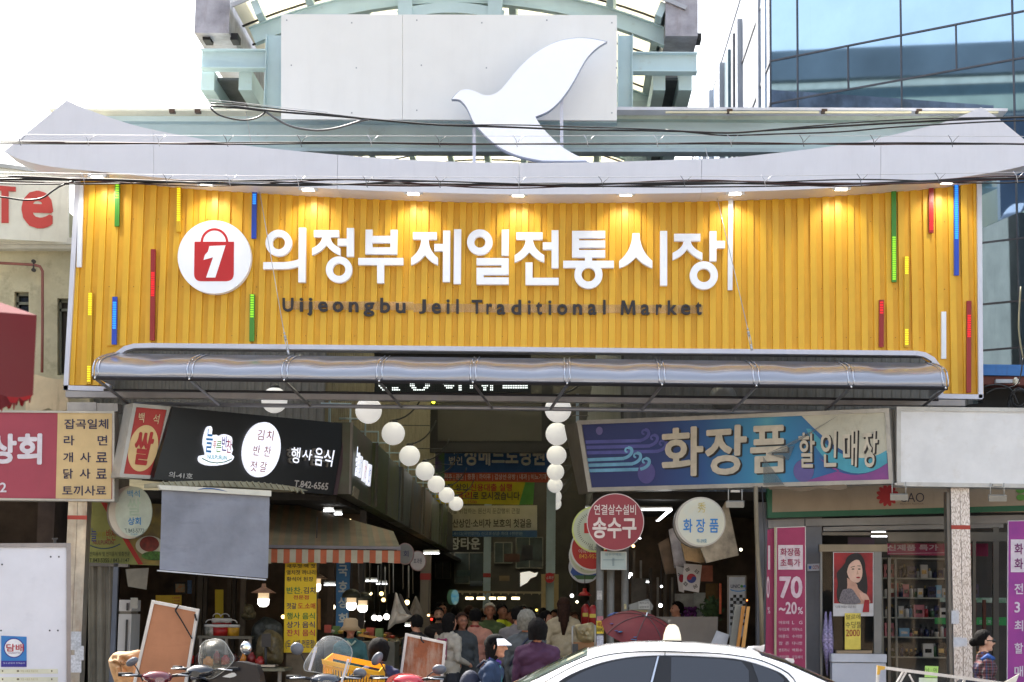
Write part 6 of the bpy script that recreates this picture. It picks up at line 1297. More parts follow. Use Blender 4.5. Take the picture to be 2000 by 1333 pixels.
# shelves and cosmetics
shelfs = thing('display_shelves', 'tall pale display shelves stocked with cosmetics behind the shop window', 'shelves', P(1790, 1333, 2.2)); SH = YP(2.2)
a = P(1722, 1100, 2.2); b_ = P(1900, 1100, 2.2); ys_ = [1129, 1167, 1206, 1244, 1283]
zs_ = [P(1790, y, 2.2).z for y in ys_]
for z in zs_ + [P(1790,1090,2.2).z, .3]: g = G(); g.box(a.x, b_.x, 2.2, 2.5, z-.02, z); g.build('shelf_board', M('shelf_pale', (176,174,160), .5), shelfs)
for x in (1722, 1749, 1900): p = P(x, 1100, 2.2); g = G(); g.box(p.x-.015, p.x+.015, 2.19, 2.5, .05, P(1790,1090,2.2).z); g.build('upright', M('upright_pale', (170,168,158), .5), shelfs)
g = G(); g.box(a.x, b_.x, 2.5, 2.52, 0, 2.5); g.build('back_panel', M('shelf_back', (78,80,84), .5), shelfs)
rs_ = random.Random(11); protos = []
def bottle(c, r, h, kind, m, cap):
    g = G()
    if kind == 0: g.lathe([(r,0),(r,h*.68),(r*.45,h*.76)], c, 10); g.lathe([(r*.45,h*.76),(r*.45,h)], c, 8, mi=1)
    elif kind == 1: g.cbox(c+Vector((0,0,h/2)), r*2.2, r*1.6, h); g.cbox(c+Vector((0,-r*.81,h*.45)), r*1.4, .004, h*.3, mi=1)
    else: g.lathe([(r*.9,0),(r*.9,h*.4),(r*1.02,h*.42),(r*1.02,h*.62)], c, 10); g.lathe([(r*.6,h*.62),(r*.6,h)], c, 8, mi=1)
    return g
pal = [(34,40,78),(26,28,34),(200,196,190),(120,170,200),(150,30,36),(190,170,120),(70,60,64),(220,214,206),(40,110,120),(190,110,120),(60,90,60)]
names_ = {0:'bottle',1:'box',2:'jar'}; cn = {(34,40,78):'navy',(26,28,34):'black',(200,196,190):'grey white',(120,170,200):'sky blue',(150,30,36):'dark red',(190,170,120):'gold',(70,60,64):'charcoal',(220,214,206):'ivory',(40,110,120):'teal',(190,110,120):'pink',(60,90,60):'moss green'}
on_ = ['top','second','third','fourth','bottom']; cnt = {}
for si, z in enumerate(zs_):
    px = 1727
    while px < 1895:
        if 1744 < px < 1754: px = 1755
        kind = rs_.choice([0,0,1,1,2]); w_ = rs_.uniform(3.2,5.2) if kind != 1 else rs_.uniform(4,9.5); h = rs_.uniform(.12,.21) if kind != 2 else rs_.uniform(.08,.13); c_ = rs_.choice(pal[:3]+pal[:2]+pal); r = w_/F*29.3
        p = P(px+w_, 1150, 2.3); c = Vector((p.x, 2.27+rs_.uniform(0,.06), z)); key = (si, c_, kind); cnt[key] = cnt.get(key, 0)+1
        nth = ['', 'second ', 'third ', 'fourth ', 'fifth ', 'sixth '][min(cnt[key]-1, 5)]
        g = bottle(c, r, h, kind, None, None)
        g.build('cosmetic_'+names_[kind], [M('cos_%d' % c_[0], c_, .25, var=.05), M('cap_%d' % (c_[0] % 3), [(190,190,190),(30,30,32),(200,170,110)][c_[0] % 3], .25, metal=.3)], None, '%s%s cosmetic %s from the left on the %s shelf' % (nth, cn[c_], names_[kind], on_[si]) if nth else 'first %s cosmetic %s from the left on the %s shelf' % (cn[c_], names_[kind], on_[si]), names_[kind], 'cosmetics on the display shelves', loc=c)
        px += 2*w_+rs_.uniform(.4,2.2)
gr = board('green_reflection', 'green and white strip painted as a reflection in the shop glass', [(1836,1168),(1966,1168),(1966,1178),(1836,1176)], YP(1.2), M('strip_green', (50,140,90), .5, rgb2=(200,210,200), vs=6), .02)  # green reflections in the glass, painted as coloured strips behind the pane
gr = board('green_reflection', 'lower green strip with pale letters painted as a reflection in the shop glass', [(1826,1207),(1966,1206),(1966,1222),(1826,1219)], YP(1.25), M('strip_green2', (60,170,90), .5), .02); T(gr, '로또복권방', (1912,1211,1952,1219), YP(1.25), ink((190,220,196)), off=.01, bold=.01)
for x in (1901, 1920): g = G(); g.prect(x,1172,x+6,1400,YP(.9),.06); solo(g, 'wooden_bar', M('bar_wood', (110,62,44), .6), '%s brown bar behind the right shop glass' % ('left' if x == 1901 else 'right'), 'bar')
# right edge bits behind the gate end
g = G(); g.ppoly([(1919,712),(2090,714),(2090,736),(1919,733)], YP(1.0), .5); solo(g, 'blue_awning', M('awning_blue', (60,120,190), .6, grime=.3), 'narrow blue awning at the right edge below the glass tower', 'awning')
g = G(); g.ppoly([(1919,735),(2090,737),(2090,755),(1919,751)], YP(1.05), .4); solo(g, 'rusty_beam', M('beam_rust', (110,60,52), .7, grime=.4), 'rusty brown beam under the narrow blue awning', 'beam')
g = G(); g.ppoly([(1919,752),(2090,756),(2090,800),(1893,800),(1893,790),(1919,788)], YP(1.6), .3); solo(g, 'recess_shade_sheet', M('shade_paint', (40,40,42), .8), 'dark sheet painted as the shade between the blue awning and the blank sign', 'wall')  # flat sheet with the shade of the recess put into its colour
ins = thing('insulator', 'white ceramic insulator at the right edge under the blue awning', 'insulator', P(1984, 752, .4)); g = G(); c = P(1984, 751, .4); g.lathe([(.03,0),(.06,.02),(.03,.04),(.05,.06),(.025,.08),(.015,.1)], c, 16); g.build('body', M('ceramic', (210,206,190), .3), ins); g = G(); g.prect(1945,741,1978,748,YP(.9),.1); g.build('bracket', M('bracket_white', (190,196,206), .5), ins)
g = G()
for k in range(7):
    cx, cy = 1990+3*math.sin(k), 776+k*2; g.tube([P(cx+(14+k)*math.cos(i*.35), cy+(20+k)*math.sin(i*.35)*.9, .1+.03*math.sin(i+k)) for i in range(19)], .008, 5)
g.tube([P(*q, .1) for q in spline([(1895,775),(1920,757),(1950,752),(1975,762),(1988,790)],5)], .012, 5); g.tube([P(*q, .12) for q in spline([(1925,770),(1945,760),(1970,758),(1990,745),(1998,700)],5)], .01, 5)
solo(g, 'cable_coil', M('cable_black', (28,28,30), .45), 'tangled black cable coil at the right edge above the blank sign', 'cable')
g = G(); g.tube([P(*q, .5) for q in spline([(1994,560),(1990,640),(1998,700)],4)], .012, 5); solo(g, 'drop_cable', M('cable_tan', (150,146,120), .5), 'pale cable dropping down the glass tower edge', 'cable')
# clutter above the left shop (truss arms)
for k, x in enumerate((620, 640, 1128)):
    g = G(); pl = YP(3.0); g.stroke([(x,770),(x,830)], 14-4*k, pl, .1); solo(g, 'steel_stud', mintd, '%s mint stud under the canopy' % ['left','second','right'][k], 'post')
g = G(); pl = YP(2.2)
g.ring(1133,795,18,16.5,pl,.02,n=24,a0=180,a1=360); g.stroke([(1117,795),(1150,795)],1.5,pl,.02,.003); g.stroke([(1120,800),(1146,780)],1.2,pl,.02,.006); g.stroke([(1117,812),(1150,812)],1.5,pl,.02,.009); solo(g, 'arched_bracket', M('br_grey', (110,104,92), .5), 'small arched bracket right of the top alley globe', 'bracket')

# rods, bags and posts over the stalls
for k, (x, y0, y1, Y, c_) in enumerate(((738,1105,1165,5,(150,150,150)),(744,1100,1150,6,(90,86,80)),(752,1108,1170,5.5,(170,166,160)),(760,1102,1160,6.2,(120,110,96)),(768,1100,1158,5.0,(160,160,160)),(787,1100,1150,6,(110,100,90)),(798,1105,1168,6.5,(170,164,150)),(806,1100,1160,6.8,(100,90,80)),(700,1100,1140,4.6,(130,126,120)),(722,1100,1160,5.8,(110,104,96)))):
    g = G(); g.tube([P(x,y0,Y), P(x+.5,y1,Y)], .012, 5); solo(g, 'hanging_rod', M('rod_%d' % c_[0], c_, .35, metal=.4), '%s thin hanging rod from the left over the lit stalls' % ['first','second','third','fourth','fifth','sixth','seventh','eighth','ninth','tenth'][k], 'rod', 'thin rods hanging over the stalls')
for k, (x0, x1, y0, Y, c_) in enumerate(((1236,1241,1075,4,(96,84,70)),(1250,1254,1095,5,(140,134,124)),(1268,1274,1110,5.5,(70,62,54)),(1283,1287,1128,4.5,(120,116,110)),(1296,1303,1120,5.8,(86,78,66)),(1311,1315,1128,5,(130,124,112)))):
    a = P(x0, y0, Y); b_ = P(x1, y0, Y); g = G(); g.box(a.x, b_.x, Y, Y+.08, 0, a.z); solo(g, 'stall_pole', M('spole_%d' % c_[0], c_, .45, metal=.2, var=.2), '%s slim pole from the left inside the right stall' % ['first','second','third','fourth','fifth','sixth'][k], 'pole', 'slim poles inside the right stall')
rs_ = random.Random(21)
for k in range(16):
    x = 640+k*8.4; c = P(x, 1236+k*.7+rs_.uniform(-1,1), 2.7+.2*(k % 3)); g = G(); r = rs_.uniform(.035,.06)
    if k % 2: g.lathe([(r*.7,0),(r*1.15,r*.9),(r*1.1,r*1.0),(.001,r*1.3)], c, 12)
    else: g.cbox(c+Vector((0,0,r)), r*2, r*2, r*2.2, rot=rs_.uniform(-.4,.4))
    solo(g, 'food_tub', M('tub_%d' % (k % 5), [(170,60,40),(190,180,160),(90,120,60),(200,160,60),(120,70,50)][k % 5], .4, var=.15), '%s food tub in the row along the counter by the bucket hat woman' % ['first','second','third','fourth','fifth','sixth','seventh','eighth','ninth','tenth','eleventh','twelfth','thirteenth','fourteenth','fifteenth','last'][k], 'tub', 'food tubs along the front counter')
for k, (x, y, w_, h, Y, c_, nm) in enumerate(((1000,1090,30,16,33,(90,60,50),'brown'),(905,1120,26,12,33,(60,80,80),'teal'),(1030,1080,22,30,34,(50,50,54),'charcoal'),(985,1130,20,10,26,(120,100,70),'ochre'),(930,1140,24,10,25,(80,90,100),'grey blue'))):
    pl = YP(Y); g = G(); g.prect(x-w_/2, y-h/2, x+w_/2, y+h/2, pl, .1); solo(g, 'far_signboard', M('fs_%d' % k, c_, .6, var=.3, vs=1.5), 'small %s signboard at the dim far end of the alley' % nm, 'sign', 'small signs at the far end')
# ---------------------------------------------------------------- people
skinm = {'tan': M('skin_tan', (196,140,112), .55, var=.05), 'pale': M('skin_pale', (214,166,140), .5, var=.05), 'brown': M('skin_brown', (150,100,76), .55, var=.06)}
hairm = {'black': M('hair_black', (20,17,16), .8, spec=.15, var=.2, vs=30, bump=.6, bs=90), 'grey': M('hair_grey', (112,108,96), .8, var=.2, vs=30, bump=.6, bs=90), 'white': M('hair_white', (168,162,150), .8, var=.15, vs=30, bump=.6, bs=90), 'brown': M('hair_brown', (50,30,20), .8, spec=.2, var=.2, vs=30, bump=.6, bs=90)}
def cloth_m(c, tag=''): return M('cloth_%d_%d_%d' % tuple(c), c, .8, var=.12, vs=7, bump=.5, bs=22)
def person(px, py, Y, yaw, label, top, skin='tan', bottom=(40,42,50), hair='black', hstyle='short', H=None, arm='down', build=1.0, long_sleeve=True, lean=0.0, face=True, sit=False, vox=.013, arms=None, hs=1.0):
    """px,py = top of the head in the photograph's grid; yaw 0 faces the camera, pi faces away, pi/2 faces +x"""
    hp_ = P(px, py, Y); Ht = hp_.z; base = Vector((hp_.x, Y, 0))
    if H and Ht > H: base.z = Ht-H; Ht = H
    if sit: Hb = 1.62; base.z = Ht-Hb; Ht = Hb
    k = Ht/1.7
    t = thing('person', label, 'person', base)
    Rm = Matrix.Rotation(yaw, 3, 'Z')     # local: faces -Y at yaw 0
    def W(x, y, z): return Vector((x*k, y*k, z*k))
    B = build; prims = []   # (a, b, ra, rb, tag, sx, sy)
    def cap(a, b, ra, rb, tag): prims.append((Vector(a)*k, Vector(b)*k, ra*k, rb*k, tag))
    SK, TP, BT, SH_ = 0, 1, 2, 3
    lz = lambda z: -lean*max(0, z-.95)
    # legs
    for s_ in (-1, 1):
        if not sit:
            cap((s_*.09, 0, .92), (s_*.1, -.01, .50), .092*B, .062, BT); cap((s_*.1, -.01, .50), (s_*.1, .02, .1), .06, .045, BT)
        else:
            cap((s_*.09, 0, .90), (s_*.12, -.38, .86), .09*B, .065, BT); cap((s_*.12, -.38, .86), (s_*.12, -.36, .46), .06, .045, BT)
        yb = 0 if not sit else -.36; zb = 0 if not sit else .38
        cap((s_*.1, .03+yb, .05+zb), (s_*.105, -.15+yb, .035+zb), .042, .034, SH_)
    # torso
    cap((-.07*B, .0, .95), (.07*B, .0, .95), .115*B, .115*B, TP); cap((-.07*B, lz(1.1), 1.1), (.07*B, lz(1.1), 1.1), .105*B, .105*B, TP)
    cap((-.10*B, lz(1.27), 1.27), (.10*B, lz(1.27), 1.27), .105*B, .105*B, TP); cap((-.125*B, lz(1.36), 1.352), (.125*B, lz(1.36), 1.352), .068, .068, TP); cap((-.05, lz(1.4)+.01, 1.40), (.05, lz(1.4)+.01, 1.40), .058, .058, TP)
    cap((0, lz(1.25), 1.0), (0, lz(1.4)+.01, 1.38), .12*B, .085, TP)
    hx, hy, hz = 0, lz(1.58)-.01, 1.575
    cap((0, lz(1.42)+.015, 1.40), (0, hy+.02, 1.50), .052, .05, SK)
    # head
    n_h0 = len(prims)
    cap((0, hy+.018, hz+.022), (0, hy-.004, hz+.012), .083, .078, SK); cap((0, hy-.028, hz-.06), (0, hy-.03, hz-.02), .050, .064, SK); cap((0, hy-.06, hz-.088), (0, hy-.055, hz-.08), .024, .028, SK)
    cap((0, hy-.088, hz+.012), (0, hy-.104, hz-.022), .010, .014, SK)
    for s_ in (-1, 1): cap((s_*.080, hy+.01, hz+.005), (s_*.082, hy+.012, hz-.022), .016, .011, SK); cap((s_*.03, hy-.075, hz+.035), (s_*.01, hy-.08, hz+.033), .012, .012, SK); cap((s_*.035, hy-.062, hz-.03), (s_*.03, hy-.06, hz-.03), .02, .02, SK)
    if hs != 1:
        c0 = Vector((0, hy, hz-.05))*k
        for i_ in range(n_h0, len(prims)): a_, b_, ra_, rb_, t_ = prims[i_]; prims[i_] = (c0+(a_-c0)*hs, c0+(b_-c0)*hs, ra_*hs, rb_*hs, t_)
    # arms
    hands = []
    for s_ in (-1, 1):
        sh = Vector((s_*.172*B, lz(1.35), 1.335)); am = (arms or {}).get(s_, arm)
        if am == 'down': el, wr = sh+Vector((s_*.05, .02, -.28)), sh+Vector((s_*.05, -.05, -.52))
        elif am == 'bent': el, wr = sh+Vector((s_*.06, .03, -.27)), sh+Vector((s_*-.02, -.2, -.34))
        elif am == 'reach': el, wr = sh+Vector((s_*.2, -.1, -.1)), sh+Vector((s_*.42, -.2, .02))
        else: el, wr = sh+Vector((s_*.1, -.12, -.2)), sh+Vector((-s_*.02, -.27, -.1))
        cap(sh, el, .056*B, .043, TP); mid = el.lerp(wr, .15)
        if long_sleeve: cap(el, wr, .043, .034, TP)
        else: cap(el.lerp(sh, .35), el, .038, .036, SK); cap(el, wr, .036, .026, SK)
        d = (wr-el).normalized(); pc = wr+d*.045; cap(wr, pc, .024, .03, SK); hands.append((s_, wr, pc, d))
        side = Vector((0, 1, 0)) if abs(d.z) > .7 else Vector((0, 0, 1)); 
        for f in range(4):
            o_ = side*((f-1.5)*.019); ln = (.062, .072, .068, .052)[f]; b0 = pc+o_*.9+d*.01; b1 = b0+d*ln*.55; b2 = b1+d*ln*.5+Vector((-s_*.012, -.006, 0)); cap(b0, b1, .0098, .009, SK); cap(b1, b2, .009, .0075, SK)
        th = wr+d*.02; cap(th, th+d*.03-side*.032, .012, .010, SK); cap(th+d*.03-side*.032, th+d*.062-side*.036, .010, .008, SK)
    g = G()
    for a, b, ra, rb, tg in prims:
        n = 12; L_ = (b-a).length; ax_ = (b-a).normalized() if L_ > 1e-6 else Vector((0, 0, 1)); q = ax_.to_track_quat('Z', 'Y').to_matrix()
        pr = [(max(ra*math.sin(i*math.pi/10), 1e-5 if i == 0 else 0), -ra*math.cos(i*math.pi/10)) for i in range(0, 6)] + [(max(rb*math.cos(i*math.pi/10), 1e-5), L_+rb*math.sin(i*math.pi/10)) for i in range(0, 6)]
        g.lathe([(r, h) for r, h in pr], a, n, R=q)
    me = bpy.data.meshes.new('b'); me.from_pydata([tuple(v) for v in g.v], [], g.f); o = bpy.data.objects.new('b', me); TSC.collection.objects.link(o)
    r_ = o.modifiers.new('r', 'REMESH'); r_.mode = 'VOXEL'; r_.voxel_size = vox*k if vox > .0075 else vox; r_.use_smooth_shade = True
    s2 = o.modifiers.new('s', 'SMOOTH'); s2.factor = .5; s2.iterations = 4 if vox > .009 else 6
    with bpy.context.temp_override(scene=TSC, view_layer=TSC.view_layers[0]): dg = bpy.context.evaluated_depsgraph_get()
    m2 = bpy.data.meshes.new_from_object(o.evaluated_get(dg)); bpy.data.objects.remove(o); bpy.data.meshes.remove(me)
    N = len(m2.vertices); co = np.empty(N*3); m2.vertices.foreach_get('co', co); co = co.reshape(-1, 3)
    best = np.full(N, 1e9); tg_ = np.zeros(N, int)
    for a, b, ra, rb, tg in prims:
        A_, B_ = np.array(a), np.array(b); ab = B_-A_; l2 = max(ab@ab, 1e-9); tt_ = np.clip((co-A_)@ab/l2, 0, 1); d = np.linalg.norm(co-(A_+tt_[:, None]*ab), axis=1)-(ra+(rb-ra)*tt_)
        if tg == TP: d = d-.006
        w_ = d < best; best[w_] = d[w_]; tg_[w_] = tg
    # folds in the cloth
    nrm = np.empty(N*3); m2.vertices.foreach_get('normal', nrm); nrm = nrm.reshape(-1, 3)
    fold = (np.sin(co[:,2]*34+co[:,0]*11+px)*np.sin(co[:,0]*23+co[:,1]*17+co[:,2]*9)+.6*np.sin(co[:,2]*70+co[:,0]*40))*.0042
    cl_ = (tg_ == TP) | (tg_ == BT); co[cl_] += nrm[cl_]*(fold[cl_, None]+.006)
    Ra = np.array(Rm); co = co@Ra.T; m2.vertices.foreach_set('co', co.reshape(-1)); m2.materials.clear()
    for m_ in (skinm[skin], cloth_m(top), cloth_m(bottom), M('shoe_dark', (34,32,34), .5)): m2.materials.append(m_)
    pi_ = np.array([tg_[p.vertices[0]] for p in m2.polygons]); m2.polygons.foreach_set('material_index', pi_); m2.polygons.foreach_set('use_smooth', np.ones(len(pi_), bool)); m2.update()
    bo = bpy.data.objects.new('body', m2); col0.objects.link(bo); bo.parent = t
    def loc(x, y, z): return base + Rm @ W(x, y, z)
    # hair
    g = G(); rs_ = random.Random(int(px)); th_ = {'short': .0, 'bob': -.09, 'long': -.42, 'bun': .0, 'perm': -.03, 'ponytail': -.3}[hstyle]; N1, N2 = 22, 12; vs = []
    c = Vector((0, hy+.022, hz+.03)); puff = 1.24 if hstyle == 'perm' else 1.0
    for i in range(N2+1):
        for j in range(N1):
            q = 2*math.pi*j/N1; fr_ = max(0, -math.sin(q)) if True else 0    # front = -y
            amax = 1.0+.62*(1-fr_)**.8 if hstyle != 'bald' else .9
            if fr_ > .1: amax = 2.0-1.1*fr_**.5
            else: amax = 2.42
            a = amax*i/N2; r = .100*hs*puff*(1+.035*rs_.uniform(-1, 1)+(.05 if i > 2 else 0)*math.sin(j*2.3+i)); sa_ = math.sin(a) if a < 1.57 else 1-(1-math.sin(a))*.45; x, y, z = r*.95*sa_*math.cos(q), r*1.06*sa_*math.sin(q), r*1.08*math.cos(a)
            if i == N2 and th_ < 0 and fr_ < .35: z += th_; x *= 1.02
            elif i == N2-1 and th_ < 0 and fr_ < .35: z += th_*.5; x *= 1.05
            vs.append(base + Rm @ ((Vector((x, y, z))+c)*k))
    g.add(vs, [(i*N1+j, i*N1+(j+1) % N1, (i+1)*N1+(j+1) % N1, (i+1)*N1+j) for i in range(N2) for j in range(N1)], 0, True)
    if hstyle == 'bun': g.ball(loc(0, hy+.135, hz-.01), .05*k, 12)
    if hstyle in ('long', 'ponytail'): g.tube([loc(0, hy+.09, hz+.02), loc(.0, hy+.125, hz-.1), loc(.005, hy+.13, hz-.25), loc(.01, hy+.12, hz-.40)], [.075*k, .07*k, .055*k, .02*k] if hstyle == 'long' else [.03*k, .035*k, .03*k, .01*k], 10)
    g.build('hair', hairm[hair], t)
    if face:
        for s_ in (-1, 1):
            g = G(); g.ball(loc(s_*.031, hy-.084, hz+.016), .0105*k, 8, sc3=(1.25,.6,.6)); g.build('eye', M('eye_dark', (30,22,20), .2), t)
            g = G(); g.tube([loc(s_*.015, hy-.09, hz+.039), loc(s_*.046, hy-.078, hz+.041)], .0035*k, 5); g.build('eyebrow', hairm['black'], t)
        g = G(); g.tube([loc(-.022, hy-.083, hz-.052), loc(0, hy-.090, hz-.050), loc(.022, hy-.083, hz-.052)], [.003*k,.0055*k,.003*k], 6); g.build('mouth', M('lip', (150,80,74), .5), t)
    return t, loc, (hx, hy, hz), k
PI = math.pi
crowd = 'shoppers in the alley'
def grp(r):
    global CUR
    CUR = r; r[0]['group'] = crowd; return r
grp(person(929, 1190, 2.0, PI-.12, 'man in a salmon shirt with a red collar, seen from behind in the alley', (196,138,118), long_sleeve=False, build=1.12, face=False)); t, loc, h, k = CUR; g = G(); g.tube([loc(-.07,.0,1.445), loc(-.05,.06,1.45), loc(.05,.06,1.45), loc(.07,.0,1.445)], .018, 6); g.build('collar', M('collar_red', (150,50,44), .7), t)
grp(person(1029, 1196, -2.6, PI-.35, 'grey haired woman in a dark speckled top with a black shoulder strap, seen from behind', (74,78,80), hair='grey', hstyle='perm', build=1.15, face=False, arms={-1:'down',1:'down'})); t, loc, h, k = CUR; g = G(); g.tube([loc(-.10,.03,1.43), loc(-.03,.125,1.34), loc(.08,.15,1.18), loc(.17,.13,1.03)], .016, 6); g.build('shoulder_strap', M('pack_strap', (28,34,54), .7), t)
r = grp(person(1050, 1213, -5.2, PI, 'woman with black permed hair in a purple cardigan, seen from behind', (66,32,60), hstyle='perm', build=1.18, face=False, vox=.011)); 
r = grp(person(1101, 1168, 1.0, PI+.1, 'long haired woman in a cream hooded top with her back to us', (170,156,128), hair='brown', hstyle='long', H=1.70, build=1.05, face=False, arms={-1:'bent',1:'bent'}))
grp(person(957, 1179, 4.2, .1, 'white haired man in a green shirt facing us', (70,86,48), hair='white', H=1.80, build=1.12, skin='brown'))
grp(person(981, 1181, 7, .7, 'dark haired man in a bright yellow shirt facing right', (190,200,40), H=1.82, skin='brown'))
grp(person(1011, 1186, 1.4, PI+.25, 'man in a grey jacket with short black hair, seen from behind', (124,118,118), build=1.15, face=False))
grp(person(1036, 1188, 9, PI, 'dark haired shopper far back in the middle of the crowd', (60,58,60), face=False)); grp(person(997, 1192, 8, .5, 'small faced shopper between two men far back', (100,80,70), skin='brown'))
grp(person(1049, 1200, 3, PI, 'black haired shopper behind the woman in purple', (40,42,50), hstyle='bob', face=False)); grp(person(1068, 1194, 2.6, 1.2, 'shopper in a blue top turned sideways behind the woman in purple', (90,110,140), hstyle='bob'))
r = grp(person(903, 1198, .4, .35, 'short haired woman in glasses and a dark grey jacket facing us', (62,66,68), hair='brown', hstyle='bob', skin='brown', arms={-1:'bent',1:'down'})); t, loc, h, k = r
g = G(); g.tube([loc(x, h[1]-.096+abs(x)*.3, h[2]+.015) for x in (-.06,-.03,0,.03,.06)], .004, 5); g.build('glasses', M('glasses_black', (14,14,16), .2), t)
r = grp(person(879, 1199, .2, PI-.9, 'woman in a cream top and magenta apron straps reaching left', (170,162,148), hstyle='bob', arms={1:'reach',-1:'bent'}, face=False, build=1.1)); t, loc, h, k = r
g = G(); 
for a in (-.09, .09): g.tube([loc(a, .128, z) for z in (1.05,1.2,1.35)], .014, 5)
g.tube([loc(x, .135, 1.33) for x in (-.12,0,.12)], .012, 5); g.build('apron_straps', M('strap_magenta', (150,40,90), .6), t)
r = grp(person(857, 1188, 6, .1, 'woman with a black mask and dark clothes facing us by the signboards', (40,34,36), hstyle='bob', skin='pale', H=1.76)); t, loc, h, k = r
g = G(); g.ball(loc(0, h[1]-.055, h[2]-.05), .05*k, 12, sc3=(1,.9,.75)); g.build('mask', M('mask_black', (20,20,22), .7), t)
grp(person(862, 1177, 11, 1.0, 'tall dark haired man far back on the left', (70,60,56), H=1.84, skin='brown'))
grp(person(813, 1202, .6, PI+.7, 'black haired man in black bending at the stall beside the hanging bag', (26,26,28), face=False))
r = person(685, 1212, -2.2, .25, 'woman in a tan bucket hat and teal jacket facing us', (46,84,84), hair='black', hstyle='bob', skin='brown', H=1.60); t, loc, h, k = r
g = G(); g.lathe([(.165*k,-.045*k),(.105*k,.02*k),(.10*k,.10*k),(.07*k,.125*k),(.001,.13*k)], loc(0, h[1]+.01, h[2]+.03), 24); g.build('bucket_hat', M('hat_tan', (146,122,88), .8, var=.1), t)
g = G(); g.tube([loc(s_*.06, -.10, 1.42-.0) if s_ else loc(0, -.12, 1.36) for s_ in (-1,0,1)], .014, 6); g.build('collar', M('collar_pale', (150,160,140), .7), t)
person(741, 1252, -5.8, PI-.3, 'seated person in a navy top with short black hair, seen from behind', (34,36,70), hstyle='perm', sit=True, face=False, build=1.1)
r = person(1322, 1176, 3.0, -1.2, 'stallholder in pink with her hair in a bun, seen sideways', (200,120,120), hstyle='bun', sit=True); 
for (x, y, Y, yw, c_, hc, hst, lb_) in ((846,1196,14,.3,(70,50,60),'black','bob','in a wine top, far left beyond the masked woman'),(890,1186,15,PI,(50,56,70),'black','short','in navy behind the woman in glasses'),(917,1184,13,2.6,(120,110,90),'brown','short','in khaki left of the salmon shirt'),(945,1190,18,PI,(60,60,60),'black','short','just right of the salmon shirt, far back'),(1022,1184,16,.4,(90,60,50),'black','bob','in brown between the grey haired woman and the post'),(1060,1188,17,PI,(44,50,60),'black','short','in slate, right of the crowd centre'),(1083,1192,12,-.6,(130,120,120),'black','bob','in pale grey left of the long haired woman'),(1122,1196,9,.5,(50,44,50),'brown','short','in black right of the long haired woman'),(830,1192,10,.8,(90,90,80),'black','short','in olive near the hanging bags'),(968,1193,12,PI,(90,40,50),'black','perm','in maroon beneath the far lights')):
    grp(person(x, y, Y, yw, 'distant shopper '+lb_, c_, hair=hc, hstyle=hst, H=1.84, skin='brown', vox=.018))
# woman with the visor
r = person(953, 1243, -7.6, PI/2-.12, 'woman in a white visor and denim blue jacket walking right', (34,54,84), hair='black', hstyle='bob', skin='tan', lean=.15, build=1.2, vox=.009, arms={-1:'bent',1:'down'}, hs=1.14); t, loc, h, k = r
g = G(); g.lathe([(.107*k,0),(.109*k,.035*k),(.10*k,.075*k),(.07*k,.105*k),(.001,.115*k)], loc(0, h[1]+.02, h[2]+.03), 24); g.build('cap', M('cap_black', (14,13,16), .95, spec=.1), t)
g = G(); vs = []; N = 14
for i in range(N+1):
    a = -1.25+2.5*i/N
    for rr3, dz in ((.108, .07), (.165+.035*math.cos(a), .0)): vs.append(loc(rr3*math.sin(a), h[1]+.02-rr3*math.cos(a), h[2]+.03+dz))
g.add(vs, [(2*i, 2*i+2, 2*i+3, 2*i+1) for i in range(N)], 0, True); k0 = len(g.v); g.add([v-Vector((0,0,.008)) for v in vs], [(2*i, 2*i+1, 2*i+3, 2*i+2) for i in range(N)], 0, True); g.build('visor', M('visor_white', (232,232,240), .3, var=.02), t)
g = G(); g.ball(loc(-.085, h[1]+.04, h[2]+.08), .013*k, 8, sc3=(.5,1,1.6)); g.build('hair_clip', M('clip_pink', (226,190,206), .4), t)
g = G(); g.tube([loc(-.075, .0-.03, 1.44), loc(-.07,-.09,1.43), loc(0,-.14,1.40), loc(.07,-.09,1.43)], .022, 8); g.build('collar', M('collar_purple', (86,50,150), .6), t)
g = G(); g.tube([loc(-.05,-.15,1.37), loc(-.03,-.17,1.27), loc(-.02,-.17,1.15)], .007, 6); g.build('zip_lining', M('lining_aqua', (60,130,134), .6), t)
g = G(); g.ball(loc(0, .20, 1.12), 1, 16, sc3=(.13*k, .10*k, .19*k)); g.build('backpack', M('pack_navy', (32,38,60), .7, bump=.5, bs=60), t)
g = G(); g.tube([loc(-.12, .10, 1.34), loc(-.13, .02, 1.42), loc(-.13,-.06,1.39), loc(-.15,-.11,1.25)], .014, 6); g.build('pack_strap', M('pack_strap', (28,34,54), .7), t)
g = G(); g.tube([loc(s_, h[1]-.02, h[2]+.0-.1) for s_ in (-.085,)]+[loc(-.09, h[1]+.01, h[2]-.14)], .02*k, 6); g.build('hair_lock', hairm['black'], t)
